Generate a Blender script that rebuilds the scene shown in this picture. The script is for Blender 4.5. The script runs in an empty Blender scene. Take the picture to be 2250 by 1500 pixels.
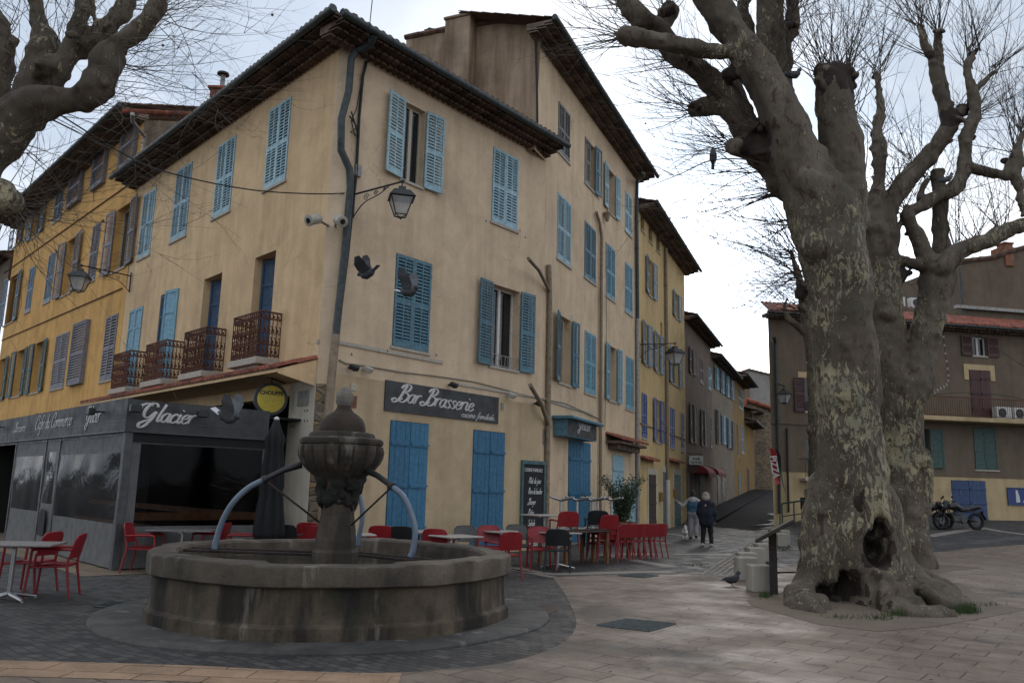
import bpy, bmesh, math, random
import numpy as np
from mathutils import Vector, Matrix, noise as mnoise
S = bpy.context.scene
COL = S.collection
R = math.radians
random.seed(7)

# ---------------------------------------------------------------- camera
FPX, PITCH, ROLL, EYE = 1802.33, 0.176774, 0.0254853, 1.65
_F = Vector((0, math.cos(PITCH), math.sin(PITCH)))
_U0 = Vector((0, -math.sin(PITCH), math.cos(PITCH)))
_R0 = Vector((1, 0, 0))
_R = math.cos(ROLL) * _R0 + math.sin(ROLL) * _U0
_U = -math.sin(ROLL) * _R0 + math.cos(ROLL) * _U0
CAM = Vector((0, 0, EYE))
cd = bpy.data.cameras.new('camera')
cam = bpy.data.objects.new('camera', cd)
COL.objects.link(cam)
m = Matrix((_R, _U, -_F)).transposed().to_4x4()
m.translation = CAM
cam.matrix_world = m
cd.sensor_width = 36
cd.lens = FPX / 2250 * 36
cd.clip_start = 0.05
cd.clip_end = 3000
S.camera = cam

# ---------------------------------------------------------------- world, sun, exposure
SUN_AZ, SUN_EL = R(16), R(24)
sdir = Vector((math.sin(SUN_AZ) * math.cos(SUN_EL), math.cos(SUN_AZ) * math.cos(SUN_EL), math.sin(SUN_EL)))
W = bpy.data.worlds.new("World")
S.world = W
W.use_nodes = True
nt = W.node_tree
for n in list(nt.nodes):
    nt.nodes.remove(n)
def wn(t, **k):
    n = nt.nodes.new(t)
    for a, b in k.items():
        setattr(n, a, b)
    return n
def wmath(op, a, b=None, c=None):
    n = wn('ShaderNodeMath', operation=op)
    for i, v in enumerate((a, b, c)):
        if v is None:
            continue
        if isinstance(v, (int, float)):
            n.inputs[i].default_value = v
        else:
            nt.links.new(v, n.inputs[i])
    return n.outputs[0]
tc = wn('ShaderNodeTexCoord')
sky = wn('ShaderNodeTexSky', sky_type='NISHITA')
sky.sun_disc = False
sky.sun_elevation = SUN_EL
sky.sun_rotation = SUN_AZ
dvec = tc.outputs['Generated']
sep = wn('ShaderNodeSeparateXYZ')
nt.links.new(dvec, sep.inputs[0])
zz = wmath('ADD', wmath('MAXIMUM', sep.outputs[2], 0.0), 0.22)
comb = wn('ShaderNodeCombineXYZ')
nt.links.new(wmath('DIVIDE', sep.outputs[0], zz), comb.inputs[0])
nt.links.new(wmath('DIVIDE', sep.outputs[1], zz), comb.inputs[1])
n1 = wn('ShaderNodeTexNoise')
n1.inputs['Scale'].default_value = 1.35
n1.inputs['Detail'].default_value = 6
n1.inputs['Roughness'].default_value = 0.5
n1.inputs['Distortion'].default_value = 0.4
nt.links.new(comb.outputs[0], n1.inputs['Vector'])
n2 = wn('ShaderNodeTexNoise')
n2.inputs['Scale'].default_value = 0.55
n2.inputs['Detail'].default_value = 3
nt.links.new(comb.outputs[0], n2.inputs['Vector'])
def wramp(fac, stops):
    r = wn('ShaderNodeValToRGB')
    el = r.color_ramp.elements
    while len(el) < len(stops):
        el.new(0.5)
    for e, (p, c) in zip(el, stops):
        e.position = p
        e.color = (*c, 1)
    nt.links.new(fac, r.inputs[0])
    return r.outputs[0]
cloud = wramp(n1.outputs['Fac'], [(0.32, (0.34, 0.41, 0.50)), (0.46, (0.53, 0.59, 0.68)), (0.58, (0.78, 0.82, 0.88)), (0.72, (0.98, 0.99, 1.01))])
cover = wramp(n2.outputs['Fac'], [(0.36, (0.45, 0.45, 0.45)), (0.52, (1, 1, 1))])
# bright patch of thin cloud in front of the sun
dp = wn('ShaderNodeVectorMath', operation='DOT_PRODUCT')
nt.links.new(dvec, dp.inputs[0])
dp.inputs[1].default_value = Vector((math.sin(R(14)) * math.cos(R(14)), math.cos(R(14)) * math.cos(R(14)), math.sin(R(14))))
dpos = wmath('MAXIMUM', dp.outputs['Value'], 0.0)
glow = wmath('ADD', wmath('MULTIPLY', wmath('POWER', dpos, 70.0), 2.4), wmath('MULTIPLY', wmath('POWER', dpos, 7.0), 0.07))
glow = wmath('MULTIPLY', glow, wmath('ADD', wmath('MULTIPLY', n1.outputs['Fac'], 2.6), -0.3))
lum = wmath('ADD', glow, 0.78)
mulc = wn('ShaderNodeVectorMath', operation='SCALE')
nt.links.new(cloud, mulc.inputs[0])
nt.links.new(wmath('MULTIPLY', lum, 12.6), mulc.inputs['Scale'])
mix = wn('ShaderNodeMixRGB')
nt.links.new(cover, mix.inputs[0])
nt.links.new(sky.outputs[0], mix.inputs[1])
nt.links.new(mulc.outputs[0], mix.inputs[2])
bg = wn('ShaderNodeBackground')
bg.inputs['Strength'].default_value = 0.10
nt.links.new(mix.outputs[0], bg.inputs['Color'])
wo = wn('ShaderNodeOutputWorld')
nt.links.new(bg.outputs[0], wo.inputs[0])

sl = bpy.data.lights.new('sun', 'SUN')
sl.energy = 0.6
sl.angle = R(20)
sl.color = (1, 0.95, 0.88)
sun = bpy.data.objects.new('sun', sl)
COL.objects.link(sun)
sun.rotation_euler = (-sdir).to_track_quat('-Z', 'Y').to_euler()
sun.location = (20, 60, 40)
S.view_settings.view_transform = 'Standard'
S.view_settings.look = 'None'
S.view_settings.gamma = 1
S.view_settings.exposure = 0.52

# ---------------------------------------------------------------- where things stand
def ray(x, y):
    return _R * ((x - 1125) / FPX) - _U * ((y - 750) / FPX) + _F
def ss(a, b, v):
    t = min(1, max(0, (v - a) / (b - a)))
    return t * t * (3 - 2 * t)
def ter(x, y):
    o = (x - 5.21) * 0.9272 - (y - 33.36) * 0.3746      # distance out from the street's house fronts
    st = 0.058 * max(0, min(y, 74) - 40) * ss(130, 80, y) * ss(16, 6, o)
    return 0.72 * ss(24, 37, y) * ss(3.9, 6.6, o) * ss(140, 80, y) + st * (1 - 0.6 * ss(3.9, 6.6, o))
def gnd(x, y, z=None):
    d = ray(x, y)
    if z is not None:
        return CAM + d * ((z - EYE) / d.z)
    t = 1.0
    prev = t
    while t < 200:
        p = CAM + d * t
        if p.z <= ter(p.x, p.y):
            break
        prev = t
        t += 0.25
    lo, hi = prev, t
    for _ in range(20):
        md = (lo + hi) / 2
        p = CAM + d * md
        if p.z <= ter(p.x, p.y):
            hi = md
        else:
            lo = md
    return CAM + d * hi
def at(x, y, D):
    d = ray(x, y)
    return CAM + d * (D / d.y)
def pxr(w, D):
    return w / 2 * D * 1.02 / FPX
class Fac:
    """a facade: s runs to the right along it, o out of it, z up"""
    def __init__(self, P, az):
        a = R(az)
        self.P = Vector((P[0], P[1], 0))
        self.u = Vector((math.sin(a), math.cos(a), 0))
        self.n = Vector((self.u.y, -self.u.x, 0))
        self.M = Matrix((self.u, -self.n, (0, 0, 1))).transposed().to_4x4()
        self.M.translation = self.P
    def at(self, x, y, o=0):
        d = ray(x, y)
        t = ((self.P + self.n * o - CAM).dot(self.n)) / d.dot(self.n)
        p = CAM + d * t
        return (p - self.P).dot(self.u), p.z
    def w(self, s, z, o=0):
        return self.P + self.u * s + self.n * o + Vector((0, 0, z))

# ---------------------------------------------------------------- mesh builder
class MB:
    def __init__(self):
        self.v = []
        self.f = []
        self.mi = []
        self.cur = 0
    def face(self, idx):
        self.f.append(tuple(idx))
        self.mi.append(self.cur)
    def quad(self, a, b, c, d):
        n = len(self.v)
        self.v += [tuple(a), tuple(b), tuple(c), tuple(d)]
        self.face((n, n + 1, n + 2, n + 3))
    def poly(self, pts):
        n = len(self.v)
        self.v += [tuple(p) for p in pts]
        self.face(range(n, n + len(pts)))
    def box(self, x0, x1, y0, y1, z0, z1, M=None):
        n = len(self.v)
        c = [(x0, y0, z0), (x1, y0, z0), (x1, y1, z0), (x0, y1, z0), (x0, y0, z1), (x1, y0, z1), (x1, y1, z1), (x0, y1, z1)]
        if M is not None:
            c = [tuple(M @ Vector(p)) for p in c]
        self.v += c
        for q in ((0, 3, 2, 1), (4, 5, 6, 7), (0, 1, 5, 4), (1, 2, 6, 5), (2, 3, 7, 6), (3, 0, 4, 7)):
            self.face([n + i for i in q])
    def bbox(self, x0, x1, y0, y1, z0, z1, b=0.01, M=None):
        """box with chamfered vertical and horizontal edges"""
        n = len(self.v)
        pts = []
        ix = []
        for i, x in enumerate((x0, x1)):
            for j, y in enumerate((y0, y1)):
                for k, z in enumerate((z0, z1)):
                    sx, sy, sz = (b, -b)[i], (b, -b)[j], (b, -b)[k]
                    pts += [(x, y + sy, z + sz), (x + sx, y, z + sz), (x + sx, y + sy, z)]
        if M is not None:
            pts = [tuple(M @ Vector(p)) for p in pts]
        self.v += pts
        def I(i, j, k, a):
            return n + ((i * 2 + j) * 2 + k) * 3 + a
        fs = []
        for i in (0, 1):
            fs.append([I(i, 0, 0, 0), I(i, 1, 0, 0), I(i, 1, 1, 0), I(i, 0, 1, 0)])
            fs.append([I(0, i, 0, 1), I(1, i, 0, 1), I(1, i, 1, 1), I(0, i, 1, 1)])
            fs.append([I(0, 0, i, 2), I(1, 0, i, 2), I(1, 1, i, 2), I(0, 1, i, 2)])
        for j in (0, 1):
            for k in (0, 1):
                fs.append([I(0, j, k, 1), I(1, j, k, 1), I(1, j, k, 2), I(0, j, k, 2)])
                fs.append([I(j, 0, k, 0), I(j, 1, k, 0), I(j, 1, k, 2), I(j, 0, k, 2)])
                fs.append([I(j, k, 0, 0), I(j, k, 1, 0), I(j, k, 1, 1), I(j, k, 0, 1)])
        for i in (0, 1):
            for j in (0, 1):
                for k in (0, 1):
                    fs.append([I(i, j, k, 0), I(i, j, k, 1), I(i, j, k, 2)])
        for q in fs:
            self.face(q)
    def tube(self, pts, r, seg=8, cap=True, squash=None):
        pts = [Vector(p) for p in pts]
        if isinstance(r, (int, float)):
            r = [r] * len(pts)
        n0 = len(self.v)
        up = None
        for i, p in enumerate(pts):
            if i == 0:
                t = pts[1] - p
            elif i == len(pts) - 1:
                t = p - pts[i - 1]
            else:
                t = (pts[i + 1] - p).normalized() + (p - pts[i - 1]).normalized()
            if t.length < 1e-9:
                t = Vector((0, 0, 1))
            t.normalize()
            if up is None:
                up = Vector((0, 0, 1)) if abs(t.z) < 0.9 else Vector((1, 0, 0))
            a = up - t * up.dot(t)
            if a.length < 1e-6:
                a = t.orthogonal()
            a.normalize()
            up = a
            b = t.cross(a)
            for k in range(seg):
                an = 2 * math.pi * k / seg
                q = p + a * (math.cos(an) * r[i]) + b * (math.sin(an) * r[i] * (squash or 1))
                self.v.append(tuple(q))
        for i in range(len(pts) - 1):
            for k in range(seg):
                a0 = n0 + i * seg + k
                a1 = n0 + i * seg + (k + 1) % seg
                self.face((a0, a1, a1 + seg, a0 + seg))
        if cap:
            self.face([n0 + k for k in range(seg)][::-1])
            self.face([n0 + (len(pts) - 1) * seg + k for k in range(seg)])
    def lathe(self, prof, seg=24, M=None, fn=None):
        """prof: (radius, z) from bottom to top; fn(angle, i) scales the radius"""
        n0 = len(self.v)
        for i, (r, z) in enumerate(prof):
            for k in range(seg):
                an = 2 * math.pi * k / seg
                rr = r * (fn(an, i) if fn else 1)
                p = Vector((math.cos(an) * rr, math.sin(an) * rr, z))
                if M is not None:
                    p = M @ p
                self.v.append(tuple(p))
        for i in range(len(prof) - 1):
            for k in range(seg):
                a0 = n0 + i * seg + k
                a1 = n0 + i * seg + (k + 1) % seg
                self.face((a0, a1, a1 + seg, a0 + seg))
        if prof[0][0] > 1e-4:
            self.face([n0 + k for k in range(seg)][::-1])
        if prof[-1][0] > 1e-4:
            self.face([n0 + (len(prof) - 1) * seg + k for k in range(seg)])
    def grid(self, fn, nu, nv):
        n0 = len(self.v)
        for j in range(nv + 1):
            for i in range(nu + 1):
                self.v.append(tuple(fn(i / nu, j / nv)))
        for j in range(nv):
            for i in range(nu):
                a = n0 + j * (nu + 1) + i
                self.face((a, a + 1, a + nu + 2, a + nu + 1))
    def prism(self, pts, h, M=None):
        """polygon in XZ extruded along Y from 0 to h"""
        k = len(pts)
        n0 = len(self.v)
        for y in (0, h):
            for (x, z) in pts:
                p = Vector((x, y, z))
                self.v.append(tuple(M @ p if M is not None else p))
        self.face(range(n0, n0 + k))
        self.face(reversed(range(n0 + k, n0 + 2 * k)))
        for i in range(k):
            j = (i + 1) % k
            self.face((n0 + i, n0 + k + i, n0 + k + j, n0 + j))
    def add(self, vs, fs):
        n = len(self.v)
        self.v += [tuple(p) for p in vs]
        for q in fs:
            self.face([n + int(i) for i in q])
    def mesh(self, name, mats, smooth=False, fix=True):
        me = bpy.data.meshes.new(name)
        me.from_pydata(self.v, [], self.f)
        if not isinstance(mats, (list, tuple)):
            mats = [mats]
        for mm in mats:
            me.materials.append(mm)
        if len(mats) > 1:
            me.polygons.foreach_set('material_index', self.mi)
        if fix:
            bm = bmesh.new()
            bm.from_mesh(me)
            bmesh.ops.recalc_face_normals(bm, faces=bm.faces)
            bm.to_mesh(me)
            bm.free()
        if smooth:
            me.polygons.foreach_set('use_smooth', [True] * len(me.polygons))
            if smooth == 'auto':
                me.set_sharp_from_angle(angle=R(40))
        me.update()
        return me
    def build(self, name, mats, parent=None, M=None, smooth=False, fix=True):
        o = bpy.data.objects.new(name, self.mesh(name, mats, smooth, fix))
        place(o, parent, M)
        return o
WM = {}
def place(o, parent=None, M=None):
    """M: world matrix wanted"""
    COL.objects.link(o)
    if M is None:
        M = WM[parent.name].copy() if parent else Matrix.Identity(4)
    WM[o.name] = M.copy()
    if parent is not None:
        o.parent = parent
        o.matrix_local = WM[parent.name].inverted() @ M
    else:
        o.matrix_world = M
def tag(o, label=None, cat=None, group=None, kind=None):
    if label:
        o['label'] = label
    if cat:
        o['category'] = cat
    if group:
        o['group'] = group
    if kind:
        o['kind'] = kind
    return o
def empty(name, M, label=None, cat=None, group=None):
    if not isinstance(M, Matrix):
        M = Matrix.Translation(Vector(M))
    o = bpy.data.objects.new(name, None)
    o.empty_display_size = 0.2
    place(o, None, M)
    return tag(o, label, cat, group)
def dup(root, M, label=None, group=None):
    """copy of a thing with its parts and sub-parts"""
    r = root.copy()
    COL.objects.link(r)
    r.matrix_world = M
    WM[r.name] = M.copy()
    if label:
        r['label'] = label
    if group:
        r['group'] = group
    def rec(src, dst):
        for ch in [c for c in src.children]:
            c = ch.copy()
            COL.objects.link(c)
            c.parent = dst
            rec(ch, c)
    rec(root, r)
    return r
def TR(loc, rz=0, sc=1):
    return Matrix.Translation(Vector(loc)) @ Matrix.Rotation(rz, 4, 'Z') @ Matrix.Scale(sc, 4)
# ---------------------------------------------------------------- materials
def lin(c):
    return tuple((v / 255 / 12.92) if v / 255 <= 0.04045 else ((v / 255 + 0.055) / 1.055) ** 2.4 for v in c)
class NM:
    """small node helper"""
    def __init__(self, name):
        self.m = bpy.data.materials.new(name)
        self.m.use_nodes = True
        self.t = self.m.node_tree
        self.b = self.t.nodes['Principled BSDF']
        self.tc = self.t.nodes.new('ShaderNodeTexCoord').outputs['Object']
    def n(self, t, **k):
        nn = self.t.nodes.new(t)
        for a, b in k.items():
            setattr(nn, a, b)
        return nn
    def l(self, a, b):
        self.t.links.new(a, b)
    def mapping(self, scale=(1, 1, 1), rot=(0, 0, 0), loc=(0, 0, 0), src=None):
        mp = self.n('ShaderNodeMapping')
        mp.inputs['Scale'].default_value = scale
        mp.inputs['Rotation'].default_value = rot
        mp.inputs['Location'].default_value = loc
        self.l(src or self.tc, mp.inputs[0])
        return mp.outputs[0]
    def noise(self, scale, detail=4, vec=None, rough=0.55, dist=0):
        nn = self.n('ShaderNodeTexNoise')
        nn.inputs['Scale'].default_value = scale
        nn.inputs['Detail'].default_value = detail
        nn.inputs['Roughness'].default_value = rough
        nn.inputs['Distortion'].default_value = dist
        self.l(vec or self.tc, nn.inputs['Vector'])
        return nn.outputs['Fac']
    def voro(self, scale, vec=None, feature='F1', out='Distance'):
        nn = self.n('ShaderNodeTexVoronoi', feature=feature)
        nn.inputs['Scale'].default_value = scale
        self.l(vec or self.tc, nn.inputs['Vector'])
        return nn.outputs[out]
    def ramp(self, fac, stops):
        r = self.n('ShaderNodeValToRGB')
        el = r.color_ramp.elements
        while len(el) < len(stops):
            el.new(0.5)
        for e, (p, c) in zip(el, stops):
            e.position = p
            if isinstance(c, (int, float)):
                c = (c, c, c)
            e.color = (*c, 1)
        self.l(fac, r.inputs[0])
        return r.outputs[0]
    def mix(self, fac, a, b, mode='MIX'):
        x = self.n('ShaderNodeMixRGB', blend_type=mode)
        for i, v in ((0, fac), (1, a), (2, b)):
            if isinstance(v, (int, float)):
                x.inputs[i].default_value = v if i == 0 else (v, v, v, 1)
            elif isinstance(v, tuple):
                x.inputs[i].default_value = (*v[:3], 1)
            else:
                self.l(v, x.inputs[i])
        return x.outputs[0]
    def math(self, op, a, b=0.0):
        x = self.n('ShaderNodeMath', operation=op)
        for i, v in enumerate((a, b)):
            if isinstance(v, (int, float)):
                x.inputs[i].default_value = v
            else:
                self.l(v, x.inputs[i])
        return x.outputs[0]
    def bump(self, h, strength=0.3, dist=0.02, prev=None):
        b = self.n('ShaderNodeBump')
        b.inputs['Strength'].default_value = strength
        b.inputs['Distance'].default_value = dist
        self.l(h, b.inputs['Height'])
        if prev is not None:
            self.l(prev, b.inputs['Normal'])
        self.l(b.outputs[0], self.b.inputs['Normal'])
        return b.outputs[0]
    def out(self, col, rough=0.8, metal=0.0, spec=None):
        for key, v in (('Base Color', col), ('Roughness', rough), ('Metallic', metal)):
            if isinstance(v, tuple):
                self.b.inputs[key].default_value = (*v[:3], 1)
            elif isinstance(v, (int, float)):
                self.b.inputs[key].default_value = v
            else:
                self.l(v, self.b.inputs[key])
        if spec is not None:
            self.b.inputs['Specular IOR Level'].default_value = spec
        return self.m
def plaster(name, col, dark=0.84, light=1.06, streak=0.30, seed=0.0):
    """lime render: broad mottling, vertical rain streaks, patches, fine grain"""
    q = NM(name)
    v = q.mapping(loc=(seed, seed * 1.7, seed * 0.6))
    big = q.noise(0.45, 5, v, 0.6)
    c = q.ramp(big, [(0.3, tuple(x * dark for x in col)), (0.5, col), (0.72, tuple(min(0.9, x * light) for x in col))])
    med = q.ramp(q.noise(2.3, 6, v, 0.62), [(0.35, 0.84), (0.6, 1.05)])
    c = q.mix(0.6, c, med, 'MULTIPLY')
    vs = q.mapping(scale=(1, 1, 0.09), loc=(seed, 3, seed), src=v)
    st = q.ramp(q.noise(2.6, 5, vs, 0.6), [(0.38, (0.62, 0.58, 0.54)), (0.56, (1, 1, 1))])
    c = q.mix(streak, c, st, 'MULTIPLY')
    rp = q.noise(0.62, 5, q.mapping(loc=(seed * 3, 5, seed), src=v), 0.55, 0.6)
    c = q.mix(q.ramp(rp, [(0.60, 0.0), (0.615, 0.5)]), c, q.mix(1.0, c, (0.84, 0.83, 0.82), 'MULTIPLY'))
    cw = q.n('ShaderNodeVectorMath', operation='ADD')
    q.l(v, cw.inputs[0])
    cn = q.n('ShaderNodeTexNoise')
    cn.inputs['Scale'].default_value = 1.5
    cn.inputs['Detail'].default_value = 5
    q.l(v, cn.inputs['Vector'])
    q.l(cn.outputs['Color'], cw.inputs[1])
    ck = q.ramp(q.voro(0.42, cw.outputs[0], 'DISTANCE_TO_EDGE'), [(0.0, 0.62), (0.006, 1.0)])
    c = q.mix(q.ramp(q.noise(0.5, 2, v), [(0.5, 0.0), (0.62, 0.8)]), c, q.mix(1.0, c, ck, 'MULTIPLY'))
    fine = q.noise(38, 3, v)
    c = q.mix(0.35, c, q.ramp(fine, [(0.3, 0.8), (0.7, 1.12)]), 'MULTIPLY')
    h = q.mix(0.4, fine, q.noise(6, 4, v))
    q.bump(h, 0.35, 0.012)
    return q.out(c, 0.92, spec=0.2)
def paint(name, col, rough=0.5, wear=0.35, scale=9, metal=0.0, spec=None):
    """painted wood or metal with a little fading and dirt"""
    q = NM(name)
    nz = q.noise(scale, 5)
    c = q.ramp(nz, [(0.28, tuple(x * (1 - wear) for x in col)), (0.55, col), (0.8, tuple(min(0.9, x * (1 + wear * 0.5)) for x in col))])
    vs = q.mapping(scale=(6, 6, 0.8))
    c = q.mix(0.3, c, q.ramp(q.noise(3, 4, vs), [(0.35, 0.7), (0.6, 1.05)]), 'MULTIPLY')
    oi = q.n('ShaderNodeObjectInfo').outputs['Random']
    c = q.mix(1.0, c, q.ramp(oi, [(0.0, (0.80, 0.80, 0.82)), (0.5, (1, 1, 1)), (1.0, (1.14, 1.10, 1.08))]), 'MULTIPLY')
    q.bump(q.noise(40, 2), 0.12, 0.004)
    return q.out(c, q.ramp(nz, [(0.3, min(1, rough + 0.2)), (0.7, rough)]), metal, spec)
def flat(name, col, rough=0.6, metal=0.0, spec=None):
    q = NM(name)
    c = q.ramp(q.noise(14, 3), [(0.3, tuple(x * 0.82 for x in col)), (0.7, tuple(min(0.95, x * 1.12) for x in col))])
    return q.out(c, rough, metal, spec)
M = {}
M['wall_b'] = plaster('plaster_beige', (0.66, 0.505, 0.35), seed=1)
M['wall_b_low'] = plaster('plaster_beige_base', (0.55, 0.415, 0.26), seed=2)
M['wall_a'] = plaster('plaster_ochre_pale', (0.7, 0.49, 0.285), seed=3)
M['wall_l'] = plaster('plaster_orange', (0.68, 0.39, 0.135), seed=4, streak=0.35)
M['wall_c'] = plaster('plaster_cream', (0.67, 0.51, 0.345), seed=5)
M['wall_d'] = plaster('plaster_yellow', (0.58, 0.42, 0.205), seed=6)
M['wall_e'] = plaster('plaster_mauve', (0.205, 0.155, 0.12), seed=7)
M['wall_e2'] = plaster('plaster_taupe', (0.235, 0.19, 0.14), seed=8)
M['wall_f'] = plaster('plaster_mustard_shaded', (0.26, 0.165, 0.06), seed=9)  # mustard lowered to carry the narrow street's shade in the colour
M['wall_g'] = plaster('plaster_pink_brown', (0.22, 0.155, 0.105), seed=10)
M['wall_far'] = plaster('plaster_grey', (0.30, 0.275, 0.25), seed=11)
M['wall_r'] = plaster('plaster_brown', (0.155, 0.118, 0.086), seed=12)
M['wall_r_low'] = plaster('plaster_sand', (0.475, 0.36, 0.207), seed=13)
M['gable_c'] = plaster('plaster_weathered', (0.378, 0.277, 0.195), dark=0.5, streak=0.9, seed=14)
M['gable_l'] = plaster('plaster_gable_grey', (0.26, 0.206, 0.15), dark=0.5, streak=0.9, seed=15)
M['band'] = flat('pale_stone_band', (0.42, 0.37, 0.31), 0.85)
M['pillar'] = plaster('plaster_white_pillar', (0.546, 0.494, 0.403), seed=16, streak=0.3)
M['sh_light'] = paint('paint_pale_blue', (0.33, 0.5, 0.56), 0.5)
M['sh_mid'] = paint('paint_teal_blue', (0.085, 0.19, 0.245), 0.48)
M['sh_deep'] = paint('paint_navy_blue', (0.022, 0.065, 0.13), 0.45)
M['sh_sky'] = paint('paint_soft_blue', (0.17, 0.35, 0.44), 0.5)
M['door_blue'] = paint('paint_door_blue', (0.042, 0.165, 0.28), 0.55, wear=0.25)
M['sh_mauve'] = paint('paint_mauve_grey', (0.2, 0.19, 0.21), 0.55)
M['sh_green'] = paint('paint_green_grey', (0.05, 0.105, 0.11), 0.5)
M['sh_slate'] = paint('paint_slate_blue', (0.15, 0.24, 0.32), 0.5)
M['sh_violet'] = paint('paint_violet_blue', (0.09, 0.135, 0.29), 0.5)
M['sh_brown'] = paint('paint_brown', (0.07, 0.048, 0.042), 0.5)
M['sh_red'] = paint('paint_dark_red', (0.065, 0.022, 0.022), 0.5)
M['sh_teal2'] = paint('paint_sea_green', (0.045, 0.085, 0.075), 0.55)
M['sh_weath'] = paint('paint_weathered_grey', (0.17, 0.17, 0.17), 0.6)
M['wood_dark'] = paint('wood_dark', (0.05, 0.034, 0.024), 0.7)
M['wood_warm'] = paint('wood_warm', (0.20, 0.085, 0.03), 0.55)
M['wood_post'] = paint('wood_post', (0.035, 0.024, 0.02), 0.75, scale=20)
M['frame_cream'] = flat('paint_cream', (0.44, 0.40, 0.31), 0.5)
M['frame_white'] = flat('paint_white', (0.6, 0.58, 0.54), 0.45)
M['iron'] = flat('iron_black', (0.012, 0.012, 0.013), 0.5)
M['rust'] = paint('iron_rusty', (0.115, 0.042, 0.025), 0.8, scale=25)
M['gutter'] = paint('zinc_green_grey', (0.055, 0.065, 0.066), 0.45, metal=0.3)
M['zinc'] = paint('zinc_pale', (0.30, 0.29, 0.27), 0.45, metal=0.3)
M['pipe_beige'] = paint('pipe_beige', (0.24, 0.185, 0.125), 0.6)
M['steel'] = flat('steel_brushed', (0.45, 0.45, 0.45), 0.32, 0.9)
M['cable'] = flat('cable_black', (0.01, 0.01, 0.011), 0.7)
M['cable_beige'] = flat('cable_beige', (0.30, 0.25, 0.19), 0.7)
M['cam_white'] = flat('camera_housing', (0.40, 0.37, 0.31), 0.4)
M['red_plastic'] = flat('plastic_red', (0.24, 0.009, 0.014), 0.42)
M['black_plastic'] = flat('plastic_black', (0.011, 0.012, 0.013), 0.45)
M['grey_plastic'] = flat('plastic_grey', (0.07, 0.065, 0.06), 0.45)
M['table_top'] = paint('laminate_grey', (0.20, 0.19, 0.18), 0.3, scale=30)
M['table_pale'] = paint('laminate_pale', (0.42, 0.38, 0.34), 0.35, scale=30)
M['fascia'] = paint('fascia_board_grey', (0.042, 0.043, 0.045), 0.5, wear=0.45, scale=4)
M['letter'] = flat('lettering_pale', (0.52, 0.50, 0.48), 0.6)
M['letter_dark'] = flat('lettering_black', (0.01, 0.01, 0.012), 0.6)
M['chalk'] = flat('chalk_white', (0.55, 0.54, 0.52), 0.9)
M['board_black'] = flat('chalkboard', (0.008, 0.008, 0.009), 0.75)
M['teal_frame'] = paint('paint_teal_frame', (0.065, 0.13, 0.14), 0.6)
M['pvc_grey'] = paint('pvc_fabric', (0.105, 0.103, 0.1), 0.55, wear=0.2, scale=5)
M['alu'] = paint('aluminium_grey', (0.075, 0.075, 0.078), 0.4, metal=0.2)
M['dark_in'] = flat('dark_interior', (0.012, 0.011, 0.010), 0.9)  # near-black colour standing in for shade inside rooms, niche and drains
M['fabric_dark'] = flat('fabric_charcoal', (0.010, 0.010, 0.011), 0.9)
M['awning_red'] = flat('fabric_red', (0.22, 0.012, 0.012), 0.8)
M['yellow'] = flat('sign_yellow', (0.55, 0.42, 0.03), 0.45)
M['white_sign'] = flat('sign_white', (0.55, 0.55, 0.52), 0.5)
M['cobalt'] = flat('paint_cobalt', (0.016, 0.038, 0.16), 0.45)
M['garage'] = paint('paint_garage_blue', (0.035, 0.065, 0.155), 0.5)
M['paper'] = flat('paper', (0.55, 0.55, 0.55), 0.8)
M['stone_block'] = plaster('stone_pale_block', (0.36, 0.33, 0.28), seed=21, streak=0.4)
M['terracotta'] = paint('terracotta', (0.22, 0.095, 0.055), 0.85, wear=0.5, scale=5)
M['green_rail'] = flat('paint_dark_green', (0.014, 0.04, 0.03), 0.5)
M['soil'] = plaster('gravel_soil', (0.17, 0.135, 0.10), seed=23, streak=0.0)
def m_glass():
    q = NM('window_glass')
    return q.out((0.012, 0.013, 0.015), q.ramp(q.noise(1.2, 2), [(0.4, 0.03), (0.6, 0.10)]), spec=0.6)
M['glass'] = m_glass()
def m_lampglass():
    q = NM('lantern_glass')
    return q.out(q.ramp(q.noise(6, 3), [(0.3, (0.42, 0.42, 0.41)), (0.7, (0.58, 0.58, 0.57))]), 0.3)
M['lampglass'] = m_lampglass()
M['lampglass'].node_tree.nodes['Principled BSDF'].inputs['Alpha'].default_value = 0.55
def m_pvc():
    q = NM('clear_pvc')
    t = q.t
    tr = q.n('ShaderNodeBsdfTransparent')
    tr.inputs[0].default_value = (0.50, 0.48, 0.46, 1)
    gl = q.n('ShaderNodeBsdfGlossy')
    gl.inputs['Roughness'].default_value = 0.12
    b = q.n('ShaderNodeBump')
    b.inputs['Strength'].default_value = 0.3
    b.inputs['Distance'].default_value = 0.03
    q.l(q.noise(1.6, 3, dist=1.0), b.inputs['Height'])
    q.l(b.outputs[0], gl.inputs['Normal'])
    fr = q.n('ShaderNodeFresnel')
    fr.inputs['IOR'].default_value = 1.22
    mx = q.n('ShaderNodeMixShader')
    q.l(fr.outputs[0], mx.inputs[0])
    q.l(tr.outputs[0], mx.inputs[1])
    q.l(gl.outputs[0], mx.inputs[2])
    q.l(mx.outputs[0], t.nodes['Material Output'].inputs[0])
    return q.m
M['pvc'] = m_pvc()
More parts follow.
